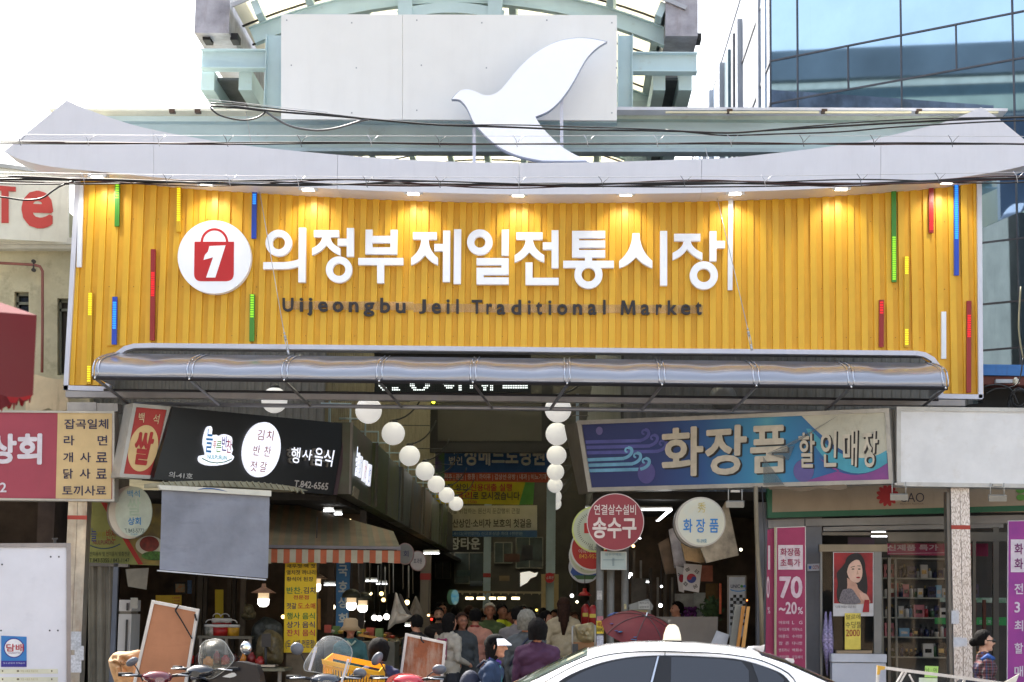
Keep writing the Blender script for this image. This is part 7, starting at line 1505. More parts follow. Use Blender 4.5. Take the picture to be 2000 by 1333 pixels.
# woman at the right edge
plaid = bpy.data.materials.new('plaid_shirt'); plaid.use_nodes = True; n = plaid.node_tree; b = n.nodes['Principled BSDF']; b.inputs['Roughness'].default_value = .85
tcn = n.nodes.new('ShaderNodeTexCoord'); acc = None
base_c = n.nodes.new('ShaderNodeRGB'); base_c.outputs[0].default_value = col((42,36,40)); cur = base_c.outputs[0]
for d_, sc3_, c_, w_ in (('X', 9, (130,60,66), .82), ('Z', 11, (150,140,146), .86), ('Z', 5, (110,44,52), .80), ('X', 4.5, (70,84,130), .86), ('Y', 9, (130,60,66), .84)):
    wv = n.nodes.new('ShaderNodeTexWave'); wv.bands_direction = d_; wv.inputs['Scale'].default_value = sc3_; n.links.new(tcn.outputs['Object'], wv.inputs[0])
    mr_ = n.nodes.new('ShaderNodeMapRange'); mr_.inputs[1].default_value = w_; mr_.inputs[2].default_value = w_+.1; mr_.inputs[4].default_value = .38; n.links.new(wv.outputs['Fac'], mr_.inputs[0])
    mx = n.nodes.new('ShaderNodeMix'); mx.data_type = 'RGBA'; n.links.new(mr_.outputs[0], mx.inputs[0]); n.links.new(cur, mx.inputs[6]); mx.inputs[7].default_value = col(c_); cur = mx.outputs[2]
n.links.new(cur, b.inputs['Base Color'])
r = person(1922, 1232, -6.2, PI/2-.05, 'woman in dark sunglasses and a plaid shirt walking right past the pillar', (42,36,40), hair='black', hstyle='bun', skin='pale', build=1.12, vox=.009, bottom=(30,30,36)); t, loc, h, k = r
[c for c in t.children if c.name.startswith('body')][0].data.materials[1] = plaid
g = G(); g.tube([loc(s_*.086, h[1]-.01, h[2]+.012) if abs(s_) == 1 else loc(s_*.06, h[1]-.088+abs(s_)*.02, h[2]+.012) for s_ in (-1,-.9,0,.9,1)], .005, 5)
for s_ in (-1, 1): g.ball(loc(s_*.034, h[1]-.093, h[2]+.008), .02*k, 10, sc3=(1.3,.45,1.0))
g.build('sunglasses', M('sunglass_black', (16,14,18), .12), t)
g = G(); g.tube([loc(-.075, .05, 1.44), loc(-.08,-.03,1.43), loc(-.03,-.10,1.38), loc(.03,-.10,1.38), loc(.08,-.03,1.43), loc(.075,.05,1.44)], .016, 8); g.build('collar', M('collar_blue', (40,80,150), .7), t)
g = G(); g.tube([loc(-.19, .06, 1.36), loc(-.2,.0,1.41), loc(-.19,-.06,1.38)], .03, 8); g.build('shoulder_patch', M('collar_blue', (0,0,0)), t)
g = G(); g.ball(loc(-.05, .23, 1.0), 1, 14, sc3=(.14*k, .1*k, .17*k)); g.build('bag', M('bag_navy', (24,28,40), .6), t)
# red umbrella over the right stall goods
um = thing('red_umbrella', 'open red umbrella with blue and violet print behind the white car', 'umbrella', P(1245, 1262, -3.5)); UP_ = YP(-3.5)
apx = P(1262, 1204, -3.5); umr = M('umbrella_red', (98,10,16), .6, var=.15, vs=3, grime=.0, translucent=.12)
ax3 = Vector((.24, -.35, .9)).normalized(); q3 = ax3.to_track_quat('Z', 'Y').to_matrix()
for s8 in range(8):
    g = G(); vs = []; K3 = 6
    for i in range(K3+1):
        a = i/K3*1.08; rr3 = .50*math.sin(a)/math.sin(1.08); zz = -.24*(1-math.cos(a))/(1-math.cos(1.08))
        for j in range(4):
            q = 2*math.pi*(s8+j/3)/8; sag = 1-.05*math.sin(math.pi*j/3)*(i/K3)**2; vs.append(apx + q3 @ Vector((rr3*sag*math.cos(q), rr3*sag*math.sin(q), zz)))
    g.add(vs, [(i*4+j, i*4+j+1, (i+1)*4+j+1, (i+1)*4+j) for i in range(K3) for j in range(3)], 0, True); pn = g.build('panel', umr, um)
    g = G(); g.tube([vs[i*4]+ax3*.004 for i in range(K3+1)], .004, 4); g.build('rib', iron, um)
g = G()
rs_ = random.Random(5)
for i in range(46):
    q = rs_.uniform(0, 6.28); a = .86+rs_.uniform(-.05,.05); rr3 = .50*math.sin(a)/math.sin(1.08); zz = -.24*(1-math.cos(a))/(1-math.cos(1.08)); g.ball(apx + q3 @ Vector((rr3*math.cos(q), rr3*math.sin(q), zz+.006)), .015, 6, sc3=(1.6,1,.3))
g.build('printed_flowers', M('print_violet', (70,70,150), .6, rgb2=(40,120,150), vs=12), um, kind='stuff')
g = G(); g.tube([apx+ax3*.05, apx-ax3*.75], .008, 6); g.build('shaft', stl, um)
# ---------------------------------------------------------------- white taxi
YC = -11.2; cw = M('car_white', (236,238,242), .22, var=.01, coat=1.0, spec=.6); cgl = M('car_glass', (12,15,24), .03, spec=.7, var=0, coat=1.0); blkp = M('black_trim', (18,18,20), .35, var=.05); tyrem = M('tyre', (26,26,27), .8, var=.1); rimm = M('rim_alloy', (170,172,176), .3, metal=.8)
def cz(px, py): return P(px, py, YC)
roofpx = [(975,1352),(1005,1334),(1050,1311),(1100,1287),(1145,1267),(1185,1257.5),(1240,1252.5),(1300,1251.5),(1360,1254),(1420,1259.5),(1470,1268.5),(1520,1285),(1560,1303),(1600,1321),(1640,1339)]
st = []   # x, zr(crown), half roof w, z belt, half belt w
for (x, y) in roofpx:
    p = cz(x, y); st.append([p.x, p.z])
xf, xr_ = st[0][0]-1.18, st[-1][0]+.5
car = thing('white_taxi', 'white saloon taxi with a cream roof light passing in front', 'car', ((xf+xr_)/2, YC, 0))
def sect(x, zr, top):    # half section y>=0 as list (y,z)
    u = (x-xf)/(xr_-xf); wb = .905*min(1, .80+.9*u, .84+.85*(1-u)); zb = .955
    if top: hw = .60*min(1, max(.3, (zr-.9)/.3))+.0; return [(0, zr), (hw*.55, zr-.008), (hw*.85, zr-.025), (hw, zr-.05), (hw+.035, zr-.08), (wb-.06, zb+.03), (wb, zb-.03), (wb+.01, .72), (wb, .45), (wb-.05, .28), (.3, .22), (0, .22)]
    return [(0, zr), (wb*.5, zr-.012), (wb*.75, zr-.03), (wb*.88, zr-.05), (wb*.93, zr-.07), (wb*.96, zr-.1), (wb, min(zb-.03, zr-.13)), (wb+.01, min(.72, zr-.2)), (wb, .45), (wb-.05, .28), (.3, .22), (0, .22)]
secs = [(xf, .62, 0), (xf+.06, .74, 0), (xf+.3, .83, 0), (xf+.7, .89, 0), (st[0][0]-.1, .955, 0)]
secs += [(x, max(z, 1.0), 1) for x, z in st]
secs += [(xr_-.38, 1.06, 0), (xr_-.12, 1.04, 0), (xr_, .95, 0), (xr_+.03, .7, 0)]
g = G(); n_ = 12; full = 2*n_-2
for (x, z, tp_) in secs:
    s5 = sect(x, z, tp_); ring = [(-y, zz) for y, zz in s5] + [(y, zz) for y, zz in s5[::-1]][1:-1]
    g.v += [Vector((x, YC+y, zz)) for y, zz in ring]
for i in range(len(secs)-1):
    for j in range(full):
        j2 = (j+1) % full; g.f.append((i*full+j, i*full+j2, (i+1)*full+j2, (i+1)*full+j)); g.mi.append(0); g.sm.append(True)
g.f.append(tuple(range(full-1, -1, -1))); g.mi.append(0); g.sm.append(False); g.f.append(tuple((len(secs)-1)*full+j for j in range(full))); g.mi.append(0); g.sm.append(False)
g.build('body', cw, car)
# near-side glass plane: through roof rail and belt
nsd = Plane((0, YC-.635-.008, 1.33), Vector((0, -.36, .26)).cross(Vector((1,0,0))) if False else Vector((0, -.82, .57)))
nsd = Plane((0, YC-.665, 1.335), Vector((0, -.84, .54)))
def side_poly(pts, m, nm, off, par=None): g = G(); g.ppoly(pts, nsd, .012, off=off); return g.build(nm, m, par or car)
dlo = spline([(1075,1345),(1100,1327),(1130,1312),(1175,1296),(1225,1286),(1270,1282.5),(1320,1282),(1380,1284.5),(1430,1288),(1462,1294),(1500,1306),(1530,1320),(1551,1345)], 4)
side_poly(dlo+[(1551,1372),(1060,1372)], blkp, 'window_trim', .012)
side_poly(spline([(1092,1345),(1110,1331),(1140,1314.5),(1180,1300),(1225,1290),(1282,1286)],4)+[(1266,1345),(1262,1372),(1080,1372)], cgl, 'side_window', .018)
side_poly([(1311,1286),(1360,1287.5),(1410,1290),(1448,1295),(1462,1312),(1463,1345),(1463,1372),(1309,1372)], cgl, 'side_window', .018)
side_poly([(1468,1298),(1492,1305),(1516,1316),(1531,1330),(1528,1345),(1515,1372),(1490,1372),(1480,1330)], cgl, 'side_window', .018)
side_poly([(1284,1285),(1287,1285),(1272,1345),(1262,1372),(1259,1372),(1268,1345)], M('chrome', (220,222,226), .1, metal=1.0), 'pillar_chrome', .022)
side_poly(spline([(1046,1345),(1095,1316),(1145,1292),(1200,1278.5),(1270,1274),(1340,1275.5),(1400,1278),(1450,1284),(1490,1293),(1540,1317),(1560,1345)],3)+spline([(1559,1346),(1539,1318.2),(1490,1294.2),(1450,1285.2),(1400,1279.2),(1340,1276.7),(1270,1275.2),(1200,1279.7),(1145,1293.2),(1095,1317.2),(1047,1346)],3), blkp, 'roof_seam', .02)
side_poly([(1298,1276),(1299.4,1276),(1299,1283),(1297.6,1283)], blkp, 'door_gap', .022)
# windscreen and rear glass lie on the sloping shell
def shellglass(i0, i1, wy, m, nm, e=.012, ya=-1, yb=1):
    g = G(); vs = []; rows3 = []
    for (x, z) in st[i0:i1+1]:
        hw = .60*min(1, max(.3, (max(z,1.0)-.9)/.3)); line = []
        for j in range(9):
            y = (-1+2*j/8)*hw*wy; a = abs(y)/hw; zz = max(z, 1.0) - (.0 if a < .55 else .008 if False else .0) - (.008*min(1, a/.55) + (max(0, a-.55)/.3)*.017 if a < .85 else .025+(a-.85)/.15*.025) + e
            line.append(Vector((x, YC+y, zz)))
        rows3.append(line)
    for line in rows3: vs += line
    R3 = len(rows3); g.add(vs, [(i*9+j, i*9+j+1, (i+1)*9+j+1, (i+1)*9+j) for i in range(R3-1) for j in range(8)], 0, True); return g.build(nm, m, car)
shellglass(0, 4, .97, M('windscreen_glass', (96,110,104), .03, spec=1, var=.25, vs=2, coat=1.0), 'windscreen'); shellglass(10, 14, .9, cgl, 'rear_window')
# taxi light, fin antenna, mirror, wheels, lights
c = cz(1314, 1253); tl = G(); bw = .105; dz0 = .0
pts = [(-bw, 0), (-bw*.95, .05), (-bw*.6, .12), (-bw*.3, .135), (bw*.05, .13), (bw*.5, .10), (bw*.8, .04), (bw*.85, 0)]
tlx = [(1299,1253),(1301,1240),(1306,1226),(1311,1221),(1319,1220.5),(1325,1226),(1329,1240),(1331,1253)]
tl.prism([P(x, y, YC-.16) for x, y in tlx], (0, .32, 0)); tl.build('roof_light', M('taxi_lamp', (238,230,206), .3, coat=.5), car)
g = G(); g.prism([P(x, y, YC-.165) for x, y in ((1298,1251),(1332,1252),(1332,1255),(1298,1254))], (0, .33, 0)); g.build('roof_light_base', blkp, car)
g = G(); g.prism([P(x, y, YC-.025) for x, y in ((1456,1270),(1462,1263),(1472,1262),(1486,1262),(1494,1259.5),(1491,1275),(1480,1272))], (0, .05, 0)); g.build('fin_antenna', cw, car)
g = G(); g.prism([P(x, y, YC-.2) for x, y in ((1535,1289),(1540,1286),(1550,1287),(1552,1293),(1548,1297))], (0, .1, 0)); g.build('antenna_base', cw, car)
g = G(); g.ball((st[1][0]-.08, YC-.98, 1.02), .11, 14, sc3=(.8,1,.6)); g.build('wing_mirror', cw, car)
for x in (xf+.85, xr_-.9):
    for s_ in (-1, 1):
        g = G(); g.lathe([(.2,-.1),(.31,-.1),(.325,-.05),(.325,.05),(.31,.1),(.2,.1)], (x, YC+s_*.80, .325), 28, ax='Y'); wl = g.build('tyre', tyrem, car)
        g = G(); g.lathe([(.001,0),(.2,.02),(.215,.05)], (x, YC+s_*.84, .325), 20, ax='Y'); g.build('rim', rimm, wl)
for s_ in (-1, 1):
    g = G(); g.ball((xf+.14, YC+s_*.66, .68), .12, 12, sc3=(.9,1.2,.5)); g.build('headlight', M('lamp_clear', (220,226,230), .1), car); g = G(); g.ball((xr_-.04, YC+s_*.66, .84), .1, 12, sc3=(.6,1.4,.6)); g.build('tail_light', M('lamp_red', (150,16,20), .2), car)
for x in ((1266, 1284)): pass
g = G()
for y0 in (-.3,): g.tube([P(1120,1312,YC-.2), P(1135,1300,YC-.2), P(1147,1297,YC-.2)], .01, 5)
g.build('sun_visor_clip', stl, car)

# ---------------------------------------------------------------- scooters
clear = M('clear_screen', (225,232,236), .05, alpha=.10, spec=1.0, var=0); gun = M('mirror_shell', (96,100,108), .3, var=.08)
def scooter(name, label, bx_, Y, yaw, colr, mirrors, screen=None, seatc=(24,24,26), zb=1.0, mglass=None, bars=True):
    base = Vector((bx_, Y, 0)); t = thing(name, label, 'scooter', base, 'scooters parked in front of the market')
    Rm = Matrix.Rotation(yaw, 3, 'Z')   # local: front faces -Y
    def L(x, y, z): return base + Rm @ Vector((x, y, z))
    pm = M('scooter_%d_%d_%d' % colr, colr, .2, var=.03, coat=1.0)
    def loft(name_, secs_, m, par=t, n=14):
        g = G()
        for (y, z, rx, rz) in secs_:
            for j in range(n): q = 2*math.pi*j/n; g.v.append(L(rx*math.cos(q), y, z+rz*math.sin(q)))
        for i in range(len(secs_)-1):
            for j in range(n): g.f.append((i*n+j, i*n+(j+1) % n, (i+1)*n+(j+1) % n, (i+1)*n+j)); g.mi.append(0); g.sm.append(True)
        g.f.append(tuple(range(n-1, -1, -1))); g.mi.append(0); g.sm.append(False); g.f.append(tuple((len(secs_)-1)*n+j for j in range(n))); g.mi.append(0); g.sm.append(False)
        return g.build(name_, m, par)
    for y in (-.62, .62):
        g = G(); g.lathe([(.14,-.05),(.21,-.055),(.235,-.02),(.235,.02),(.21,.055),(.14,.05)], L(0, y, .235), 24, ax='X', R=Rm); w_ = g.build('tyre', tyrem, t); g = G(); g.lathe([(.02,-.04),(.14,-.03),(.14,.03),(.02,.04)], L(0, y, .235), 16, ax='X', R=Rm); g.build('rim', rimm, w_)
    loft('rear_body', [(.05,.5,.12,.1),(.2,.56,.16,.16),(.5,.62,.17,.14),(.8,.7,.11,.09),(.9,.72,.03,.03)], pm); loft('seat', [(-.02,.72,.06,.03),(.1,.76,.14,.05),(.5,.78,.15,.05),(.78,.82,.1,.04)], M('seat_vinyl', seatc, .5))
    loft('floorboard', [(-.4,.34,.13,.05),(-.1,.3,.15,.05),(.25,.34,.15,.08)], M('scooter_black', (26,26,28), .5)); loft('front_shield', [(-.5,.32,.1,.06),(-.5,.55,.2,.16),(-.46,.75,.2,.14),(-.40,.9,.13,.08)], pm); loft('front_fender', [(-.85,.36,.05,.03),(-.72,.48,.08,.05),(-.55,.46,.08,.05)], pm)
    loft('headset', [(-.50,zb-.03,.05,.03),(-.46,zb-.01,.13,.06),(-.38,zb,.16,.06),(-.28,zb-.01,.10,.05),(-.24,zb-.02,.04,.03)], pm)
    g = G(); g.ball(L(0, -.50, zb-.17), .06, 14, sc3=(1.3,.7,.8)); g.build('headlight', M('lamp_clear', (220,226,230), .1), t)
    for s_ in (-1, 1):
        g = G(); g.tube([L(s_*.1, -.38, zb), L(s_*.26, -.34, zb+.02), L(s_*.36, -.30, zb+.02)], .016, 8); hb_ = g.build('handlebar', M('bar_black', (30,30,32), .4), t)
        g = G(); g.tube([L(s_*.24, -.35, zb+.02), L(s_*.37, -.295, zb+.02)], .021, 8); g.build('grip', tyrem, hb_); g = G(); g.tube([L(s_*.2, -.40, zb+.02), L(s_*.35, -.38, zb+.01)], .007, 6); g.build('brake_lever', stl, hb_)
    for k, (mx_, my, mw, mh, rot, root) in enumerate(mirrors):
        c = P(mx_, my, Y-.15); rp_ = P(root[0], root[1], Y-.1); s_ = (Y+27)/F
        g = G(); g.tube([rp_, rp_.lerp(c, .55)+Vector((0,0,.02)), c], .0065, 6); ms = g.build('mirror_stem', M('stem_black', (40,40,44), .35), t)
        g = G(); q_ = Matrix.Rotation(-rot, 3, 'Y'); g.ball(c, 1, 18, sc3=(mw*s_, .035, mh*s_), R=q_); g.build('mirror_shell', gun if colr != (0,) else gun, ms)
        if mglass == k: g = G(); g.ball(c+Vector((0,-.012,0)), 1, 18, sc3=(mw*s_*.9, .027, mh*s_*.9), R=q_); g.build('mirror_glass', M('mirror_silver', (230,230,226), .03, metal=1, var=0), ms)
    if screen:
        pts, m_ = screen; pl = Plane(base+Vector((0, -.42, 1.0)), Rm @ Vector((0, -1, .45))); cx = sum(p[0] for p in pts)/len(pts); cy = sum(p[1] for p in pts)/len(pts); g = G(); N = len(pts); vs = []; K5 = 5
        for r in range(K5+1):
            for (x, y) in pts: f = r/K5; vs.append(pl(cx+(x-cx)*f, cy+(y-cy)*f, .10*(1-f*f)))
        g.add(vs, [(r*N+j, r*N+(j+1) % N, (r+1)*N+(j+1) % N, (r+1)*N+j) for r in range(K5) for j in range(N)], 0, True); k0 = g.build('windscreen', m_, t)
        g = G(); g.tube([vs[K5*N+j] for j in range(N)] + [vs[K5*N]], .0045, 5); g.build('rim', M('screen_edge', (150,150,146), .2), k0)
    return t, L
t, L = scooter('scooter', 'dark red scooter with one black mirror, in front of the plywood board', P(300,1333,-7).x, -7.2, .4, (96,14,28), [(258,1293,13,7.5,.55,(279,1331))], zb=1.0)
t, L = scooter('scooter', 'black scooter with a scratched clear screen and round chrome mirror', P(430,1330,-7).x, -7.0, -.35, (20,22,30), [(480.5,1266,11.5,13,.15,(466,1292)),(388,1326,16,7,-.1,(410,1345))], (spline([(392,1262),(402,1252),(424,1249),(438,1254),(450,1272),(456,1292),(425,1320),(404,1326),(394,1310),(388,1290),(392,1262)],3)[:-1], M('scratched_screen', (150,150,140), .2, alpha=.28, spec=1, var=.3, vs=9)), mglass=0, zb=1.06)
g = G(); pl = YP(-7.35); g.ppoly(spline([(403,1330),(425,1306),(460,1293),(490,1298),(502,1305),(502,1345),(400,1345)],3)[:-1], pl, .3); g.build('leg_shield', M('navy_black', (22,24,34), .3), t); g = G(); g.ppoly(spline([(435,1322),(448,1316),(458,1314),(462,1320),(450,1324),(435,1322)],2)[:-1], pl, .02, off=.02); g.build('indicator', M('lamp_clear', (0,0,0)), t)
t, L = scooter('scooter', 'dark navy scooter with a tall clear windscreen carrying a yellow crate', P(632,1340,-7).x, -7.3, .25, (34,38,48), [(580,1267.5,13,12,-.35,(596,1295)),(703,1315,13,9.5,-.1,(674,1328))], (spline([(622,1254),(634,1245),(650,1243.5),(668,1248),(682,1260),(688,1275),(682,1300),(670,1325),(640,1318),(612,1313),(596,1310),(594,1298),(604,1280),(622,1254)],3)[:-1], clear), zb=1.0)
pl = YP(-7.9)
for q_, w_ in (([(617,1264),(604,1310)], 5), ([(680,1288),(667,1333)], 4)): g = G(); g.stroke(q_, w_, pl, .02); g.build('screen_bracket', M('bracket_clear', (206,206,214), .25), t)
t, L = scooter('scooter', 'red scooter with two grey mirrors, right of the yellow crate', P(795,1340,-7).x, -7.1, .12, (188,38,50), [(736.5,1287,9,14.5,-.62,(757,1322)),(858,1308,14,9.5,.05,(826,1330))], zb=1.0)
g = G(); pl = YP(-7.5); g.ppoly(spline([(752,1345),(757,1326),(775,1317),(795,1316),(815,1321),(829,1333),(835,1345)],3), pl, .22); g.build('cowl', M('scooter_188_38_50', (0,0,0)), t); g = G(); g.ppoly(spline([(766,1338),(770,1326),(790,1322),(806,1328),(806,1345),(766,1345)],2)[:-1], pl, .02, off=.02); g.build('number_plate_cover', M('gloss_white', (226,226,230), .2), t)
# yellow crate with slots
YCr = -6.2; cr_ = thing('yellow_crate', 'bright yellow slotted plastic crate strapped behind the navy scooter', 'crate', P(690,1340,YCr)); cy = M('crate_yellow', (240,176,16), .35, var=.05)
fq = [(631,1290),(738,1313),(728,1400),(640,1380)]; plc = VP(625, YCr-.15, 742, YCr-.15)
def qd(q, u, v): return ((q[0][0]*(1-u)+q[1][0]*u)*(1-v)+(q[3][0]*(1-u)+q[2][0]*u)*v, (q[0][1]*(1-u)+q[1][1]*u)*(1-v)+(q[3][1]*(1-u)+q[2][1]*u)*v)
def pgrid(q, pl, nx, ny, m, nm, fr_=.28):
    g = G()
    for i in range(nx):
        for j in range(ny):
            u0, u1 = i/nx, (i+1)/nx; v0, v1 = j/ny, (j+1)/ny; e = .6/nx; h = .2/ny
            g.ppoly([qd(q,u0,v0),qd(q,u1,v0),qd(q,u1,v0+h),qd(q,u0,v0+h)], pl, .012); g.ppoly([qd(q,u0,v0+h),qd(q,u0+e,v0+h),qd(q,u0+e,v1),qd(q,u0,v1)], pl, .012)
    g.ppoly([qd(q,0,1),qd(q,1,1),qd(q,1,1.02),qd(q,0,1.02)], pl, .012); g.ppoly([qd(q,.985,0),qd(q,1.0,0),qd(q,1.0,1),qd(q,.985,1)], pl, .012, .001); return g.build(nm, m, cr_)
pgrid([qd(fq,.02,.1),qd(fq,.97,.1),qd(fq,.97,.95),qd(fq,.02,.95)], plc, 18, 3, cy, 'front_side')
g = G(); g.ppoly([qd(fq,-.02,-.02),qd(fq,1.03,-.02),qd(fq,1.03,.09),qd(fq,-.02,.09)], plc, .03, off=.02); g.ppoly([qd(fq,.93,.0),qd(fq,1.0,.0),qd(fq,1.0,.97),qd(fq,.93,.97)], plc, .02, off=.008); g.build('rim', cy, cr_)
bq = [(x+18, y-14) for x, y in fq]; pb = YP(YCr+.2); g = G(); g.ppoly([qd(bq,0,0),qd(bq,.95,0),qd(bq,.95,.12),qd(bq,0,.12)], pb, .012); g.build('back_side', cy, cr_)
a0, a1, b0_, b1_ = plc(*fq[0]), plc(*fq[1]), pb(*bq[0]), pb(*qd(bq,.95,0)); dn = Vector((0,0,-.45)); g = G(); g.prism([a0, b0_, b0_+dn, a0+dn], (.01,0,0)); g.prism([a1, b1_, b1_+dn, a1+dn], (.01,0,0)); g.prism([a0+dn, a1+dn, b1_+dn, b0_+dn], (0,0,.01)); g.build('end_side', cy, cr_)
# plywood-backed boards, sack, white panel, rack
def frameboard(name, label, q, Y, pm, fr, fw2, th=.04):
    s = board(name, label, q, YP(Y), pm, th, fr, fw2, cat='board', fo=.012); return s
ply = M('plywood', (186,128,92), .65, var=.08, vs=2, grime=.3, gcol=(140,88,60), gs=(1.2,1,7), bump=.2, bs=12); ply2 = M('plywood_peeling', (160,92,58), .7, grime=.9, gcol=(184,168,150), gs=(4,4,1.2), gth=.46, var=.25, vs=3, bump=.3, bs=10)
s = frameboard('standing_board', 'leaning plywood backed board in an aluminium frame, left one', [(299,1176),(386,1193),(352,1400),(248,1400)], -6.0, ply, M('alu_bright', (206,206,206), .35, metal=.35, grime=.2), 6)
g = G(); g.stroke([(346,1186),(343,1194),(356,1215),(375,1248)], 2.4, YP(-6.06), .01); g.stroke([(349,1182),(342,1193)], 3, YP(-6.08), .01); g.stroke([(380,1200),(384,1213)], 3.5, YP(-6.07), .01); g.build('rubber_strap', M('strap_black', (22,22,24), .6), s)
g = G(); g.stroke([(371,1286),(362,1345)], 5, YP(-5.9), .03); g.build('prop_bar', M('alu_bright', (0,0,0)), s)
s = frameboard('standing_board', 'weathered peeling plywood board in an aluminium frame, right one', [(794,1240),(869,1256),(856,1400),(772,1400)], -5.4, ply2, M('alu_bright', (0,0,0)), 5)
g = G(); g.stroke([(822,1244),(823,1251),(828,1256)], 3, YP(-5.46), .01); g.build('rubber_strap', M('strap_black', (0,0,0)), s); g = G(); g.stroke([(868,1279),(862,1330)], 5, YP(-5.3), .03); g.build('prop_bar', M('alu_bright', (0,0,0)), s)
g = G(); pl = YP(-5.6); o_ = [(221,1277),(232,1273),(252,1273),(274,1270),(279,1288),(276,1310),(268,1345),(232,1345),(219,1320),(212,1295),(214,1286)]; g = puff(spline(o_+[o_[0]],3)[:-1], pl, .14, .05, 9, 9)
s = solo(g, 'paper_sack', M('kraft_paper', (190,152,112), .75, var=.1, vs=3, bump=.8, bs=7), 'crumpled brown kraft paper sack beside the leaning board', 'sack'); T(s, '정미', [(246,1276),(270,1273),(272,1283),(250,1286)], pl, ink((70,60,54)), off=.005, bold=0); T(s, '20', [(262,1282),(272,1281),(271,1290),(262,1290)], pl, ink((70,60,54)), off=.005, bold=0)
WL = VP(-60, -3.6, 135, -3.2)
s = board('shutter_panel', 'white panelled kiosk side with steel frame and a cigarette sticker', [(-80,1066),(134,1065),(134,1500),(-80,1500)], WL, M('kiosk_white', (216,218,228), .4, var=.03, grime=.22, gcol=(150,154,166), gs=(3,3,3), gth=.58), .6, M('kiosk_frame', (140,138,140), .35, metal=.5, grime=.3), 8)
g = G(); g.prect(105,1052,110,1062,WL,.02); g.prect(102,1051,113,1054,WL,.03,off=.01); g.build('hook', iron, s)
for (x, y) in ((99,1088),(115,1088),(4,1103),(97,1232),(113,1232),(2,1232)): g = G(); g.disc(x,y,1.8,1.8,WL,.006,off=.006,n=12); g.build('screw', M('screw_dark', (70,76,90), .4, metal=.6), s)
g = G(); g.ppoly([(2,1242),(52,1244),(52,1302),(2,1303)], WL, .002, off=.006); stc = g.build('sticker', M('stk_blue', (40,120,190), .4, var=.06), s)
g = G(); g.ppoly([(2,1291),(52,1291),(52,1303),(2,1303)], WL, .002, off=.008); g.build('lower_band', ink((50,44,140)), stc); g = G(); g.disc(27,1266,20,19.5,WL,.002,off=.009,n=36); g.build('ring', ink((50,50,140)), stc); g = G(); g.disc(27,1266,18,17.5,WL,.002,off=.0115,n=36); g.build('circle', ink((226,228,234)), stc)
T(stc, '담배', (12,1258,46,1273), WL, ink((170,36,56)), off=.015, bold=.02); T(stc, 'CIGARETTES', (16,1274,40,1277.5), WL, ink((90,60,120)), off=.015, bold=.0); T(stc, '청소년에게 판매금지', (6,1294,48,1297), WL, ink((200,204,226)), off=.012, bold=0)
for y in (1307, 1323):
    g = G(); g.prect(0,y,113,y+9,WL,.001,off=.006); tpz = g.build('tape', M('tape_cream', (216,216,196), .5), s); T(tpz, '작업 사용금 폭설기초', (40,y+2,74,y+6), WL, ink((170,160,110)), off=.01, bold=0)
    for x in (35, 101, 5): g = G(); g.disc(x,y+4,2.6 if x == 35 else 1.5,2,WL,.002,off=.009,n=12); g.build('mark', ink((110,104,84)), tpz)
RK = YP(-8.6); t = thing('aluminium_rack', 'folding aluminium rack with yellow tape at its corner, bottom right', 'rack', RK(1820, 1345)); am = M('alu_bright', (0,0,0))
for pts, w_ in (([(1714,1303),(1900,1327),(2040,1347)], 6), ([(1715,1303),(1713,1345)], 5), ([(1765,1310),(1745,1345)], 3), ([(1771,1311),(1752,1345)], 3), ([(1776,1318),(1790,1345)], 3), ([(1884,1328),(1876,1345)], 4)): g = G(); g.stroke(pts, w_, RK, .03, off=.004*w_); g.build('bar', am, t)
g = G(); g.ppoly([(1713,1300),(1728,1302),(1727,1308),(1719,1309),(1717,1318),(1712,1318)], RK, .04, off=.03); g.build('tape', M('tape_yellow', (206,160,60), .5), t)
s = board('green_note', 'light green handwritten note behind the aluminium rack', [(1807,1301),(1833,1302),(1831,1324),(1806,1323)], YP(-7.9), ink((170,214,110)), .004); T(s, '남 · 여', (1808,1305,1829,1313), YP(-7.9), ink((60,80,50)), off=.006, bold=-.003)
g = G(); g.ppoly([(1795,1324),(1831,1325),(1831,1345),(1795,1345)], YP(-7.85), .004); solo(g, 'white_note', ink((206,210,206)), 'pale note under the light green note', 'note')
g = G(); g.ppoly([(1952,1345),(1960,1334),(1991,1316),(1985,1332),(1970,1345)], YP(-8.9), .01); solo(g, 'tilted_sheet', M('sheet_white', (230,226,214), .4), 'tilted white sheet sticking up at the bottom right corner', 'sheet')
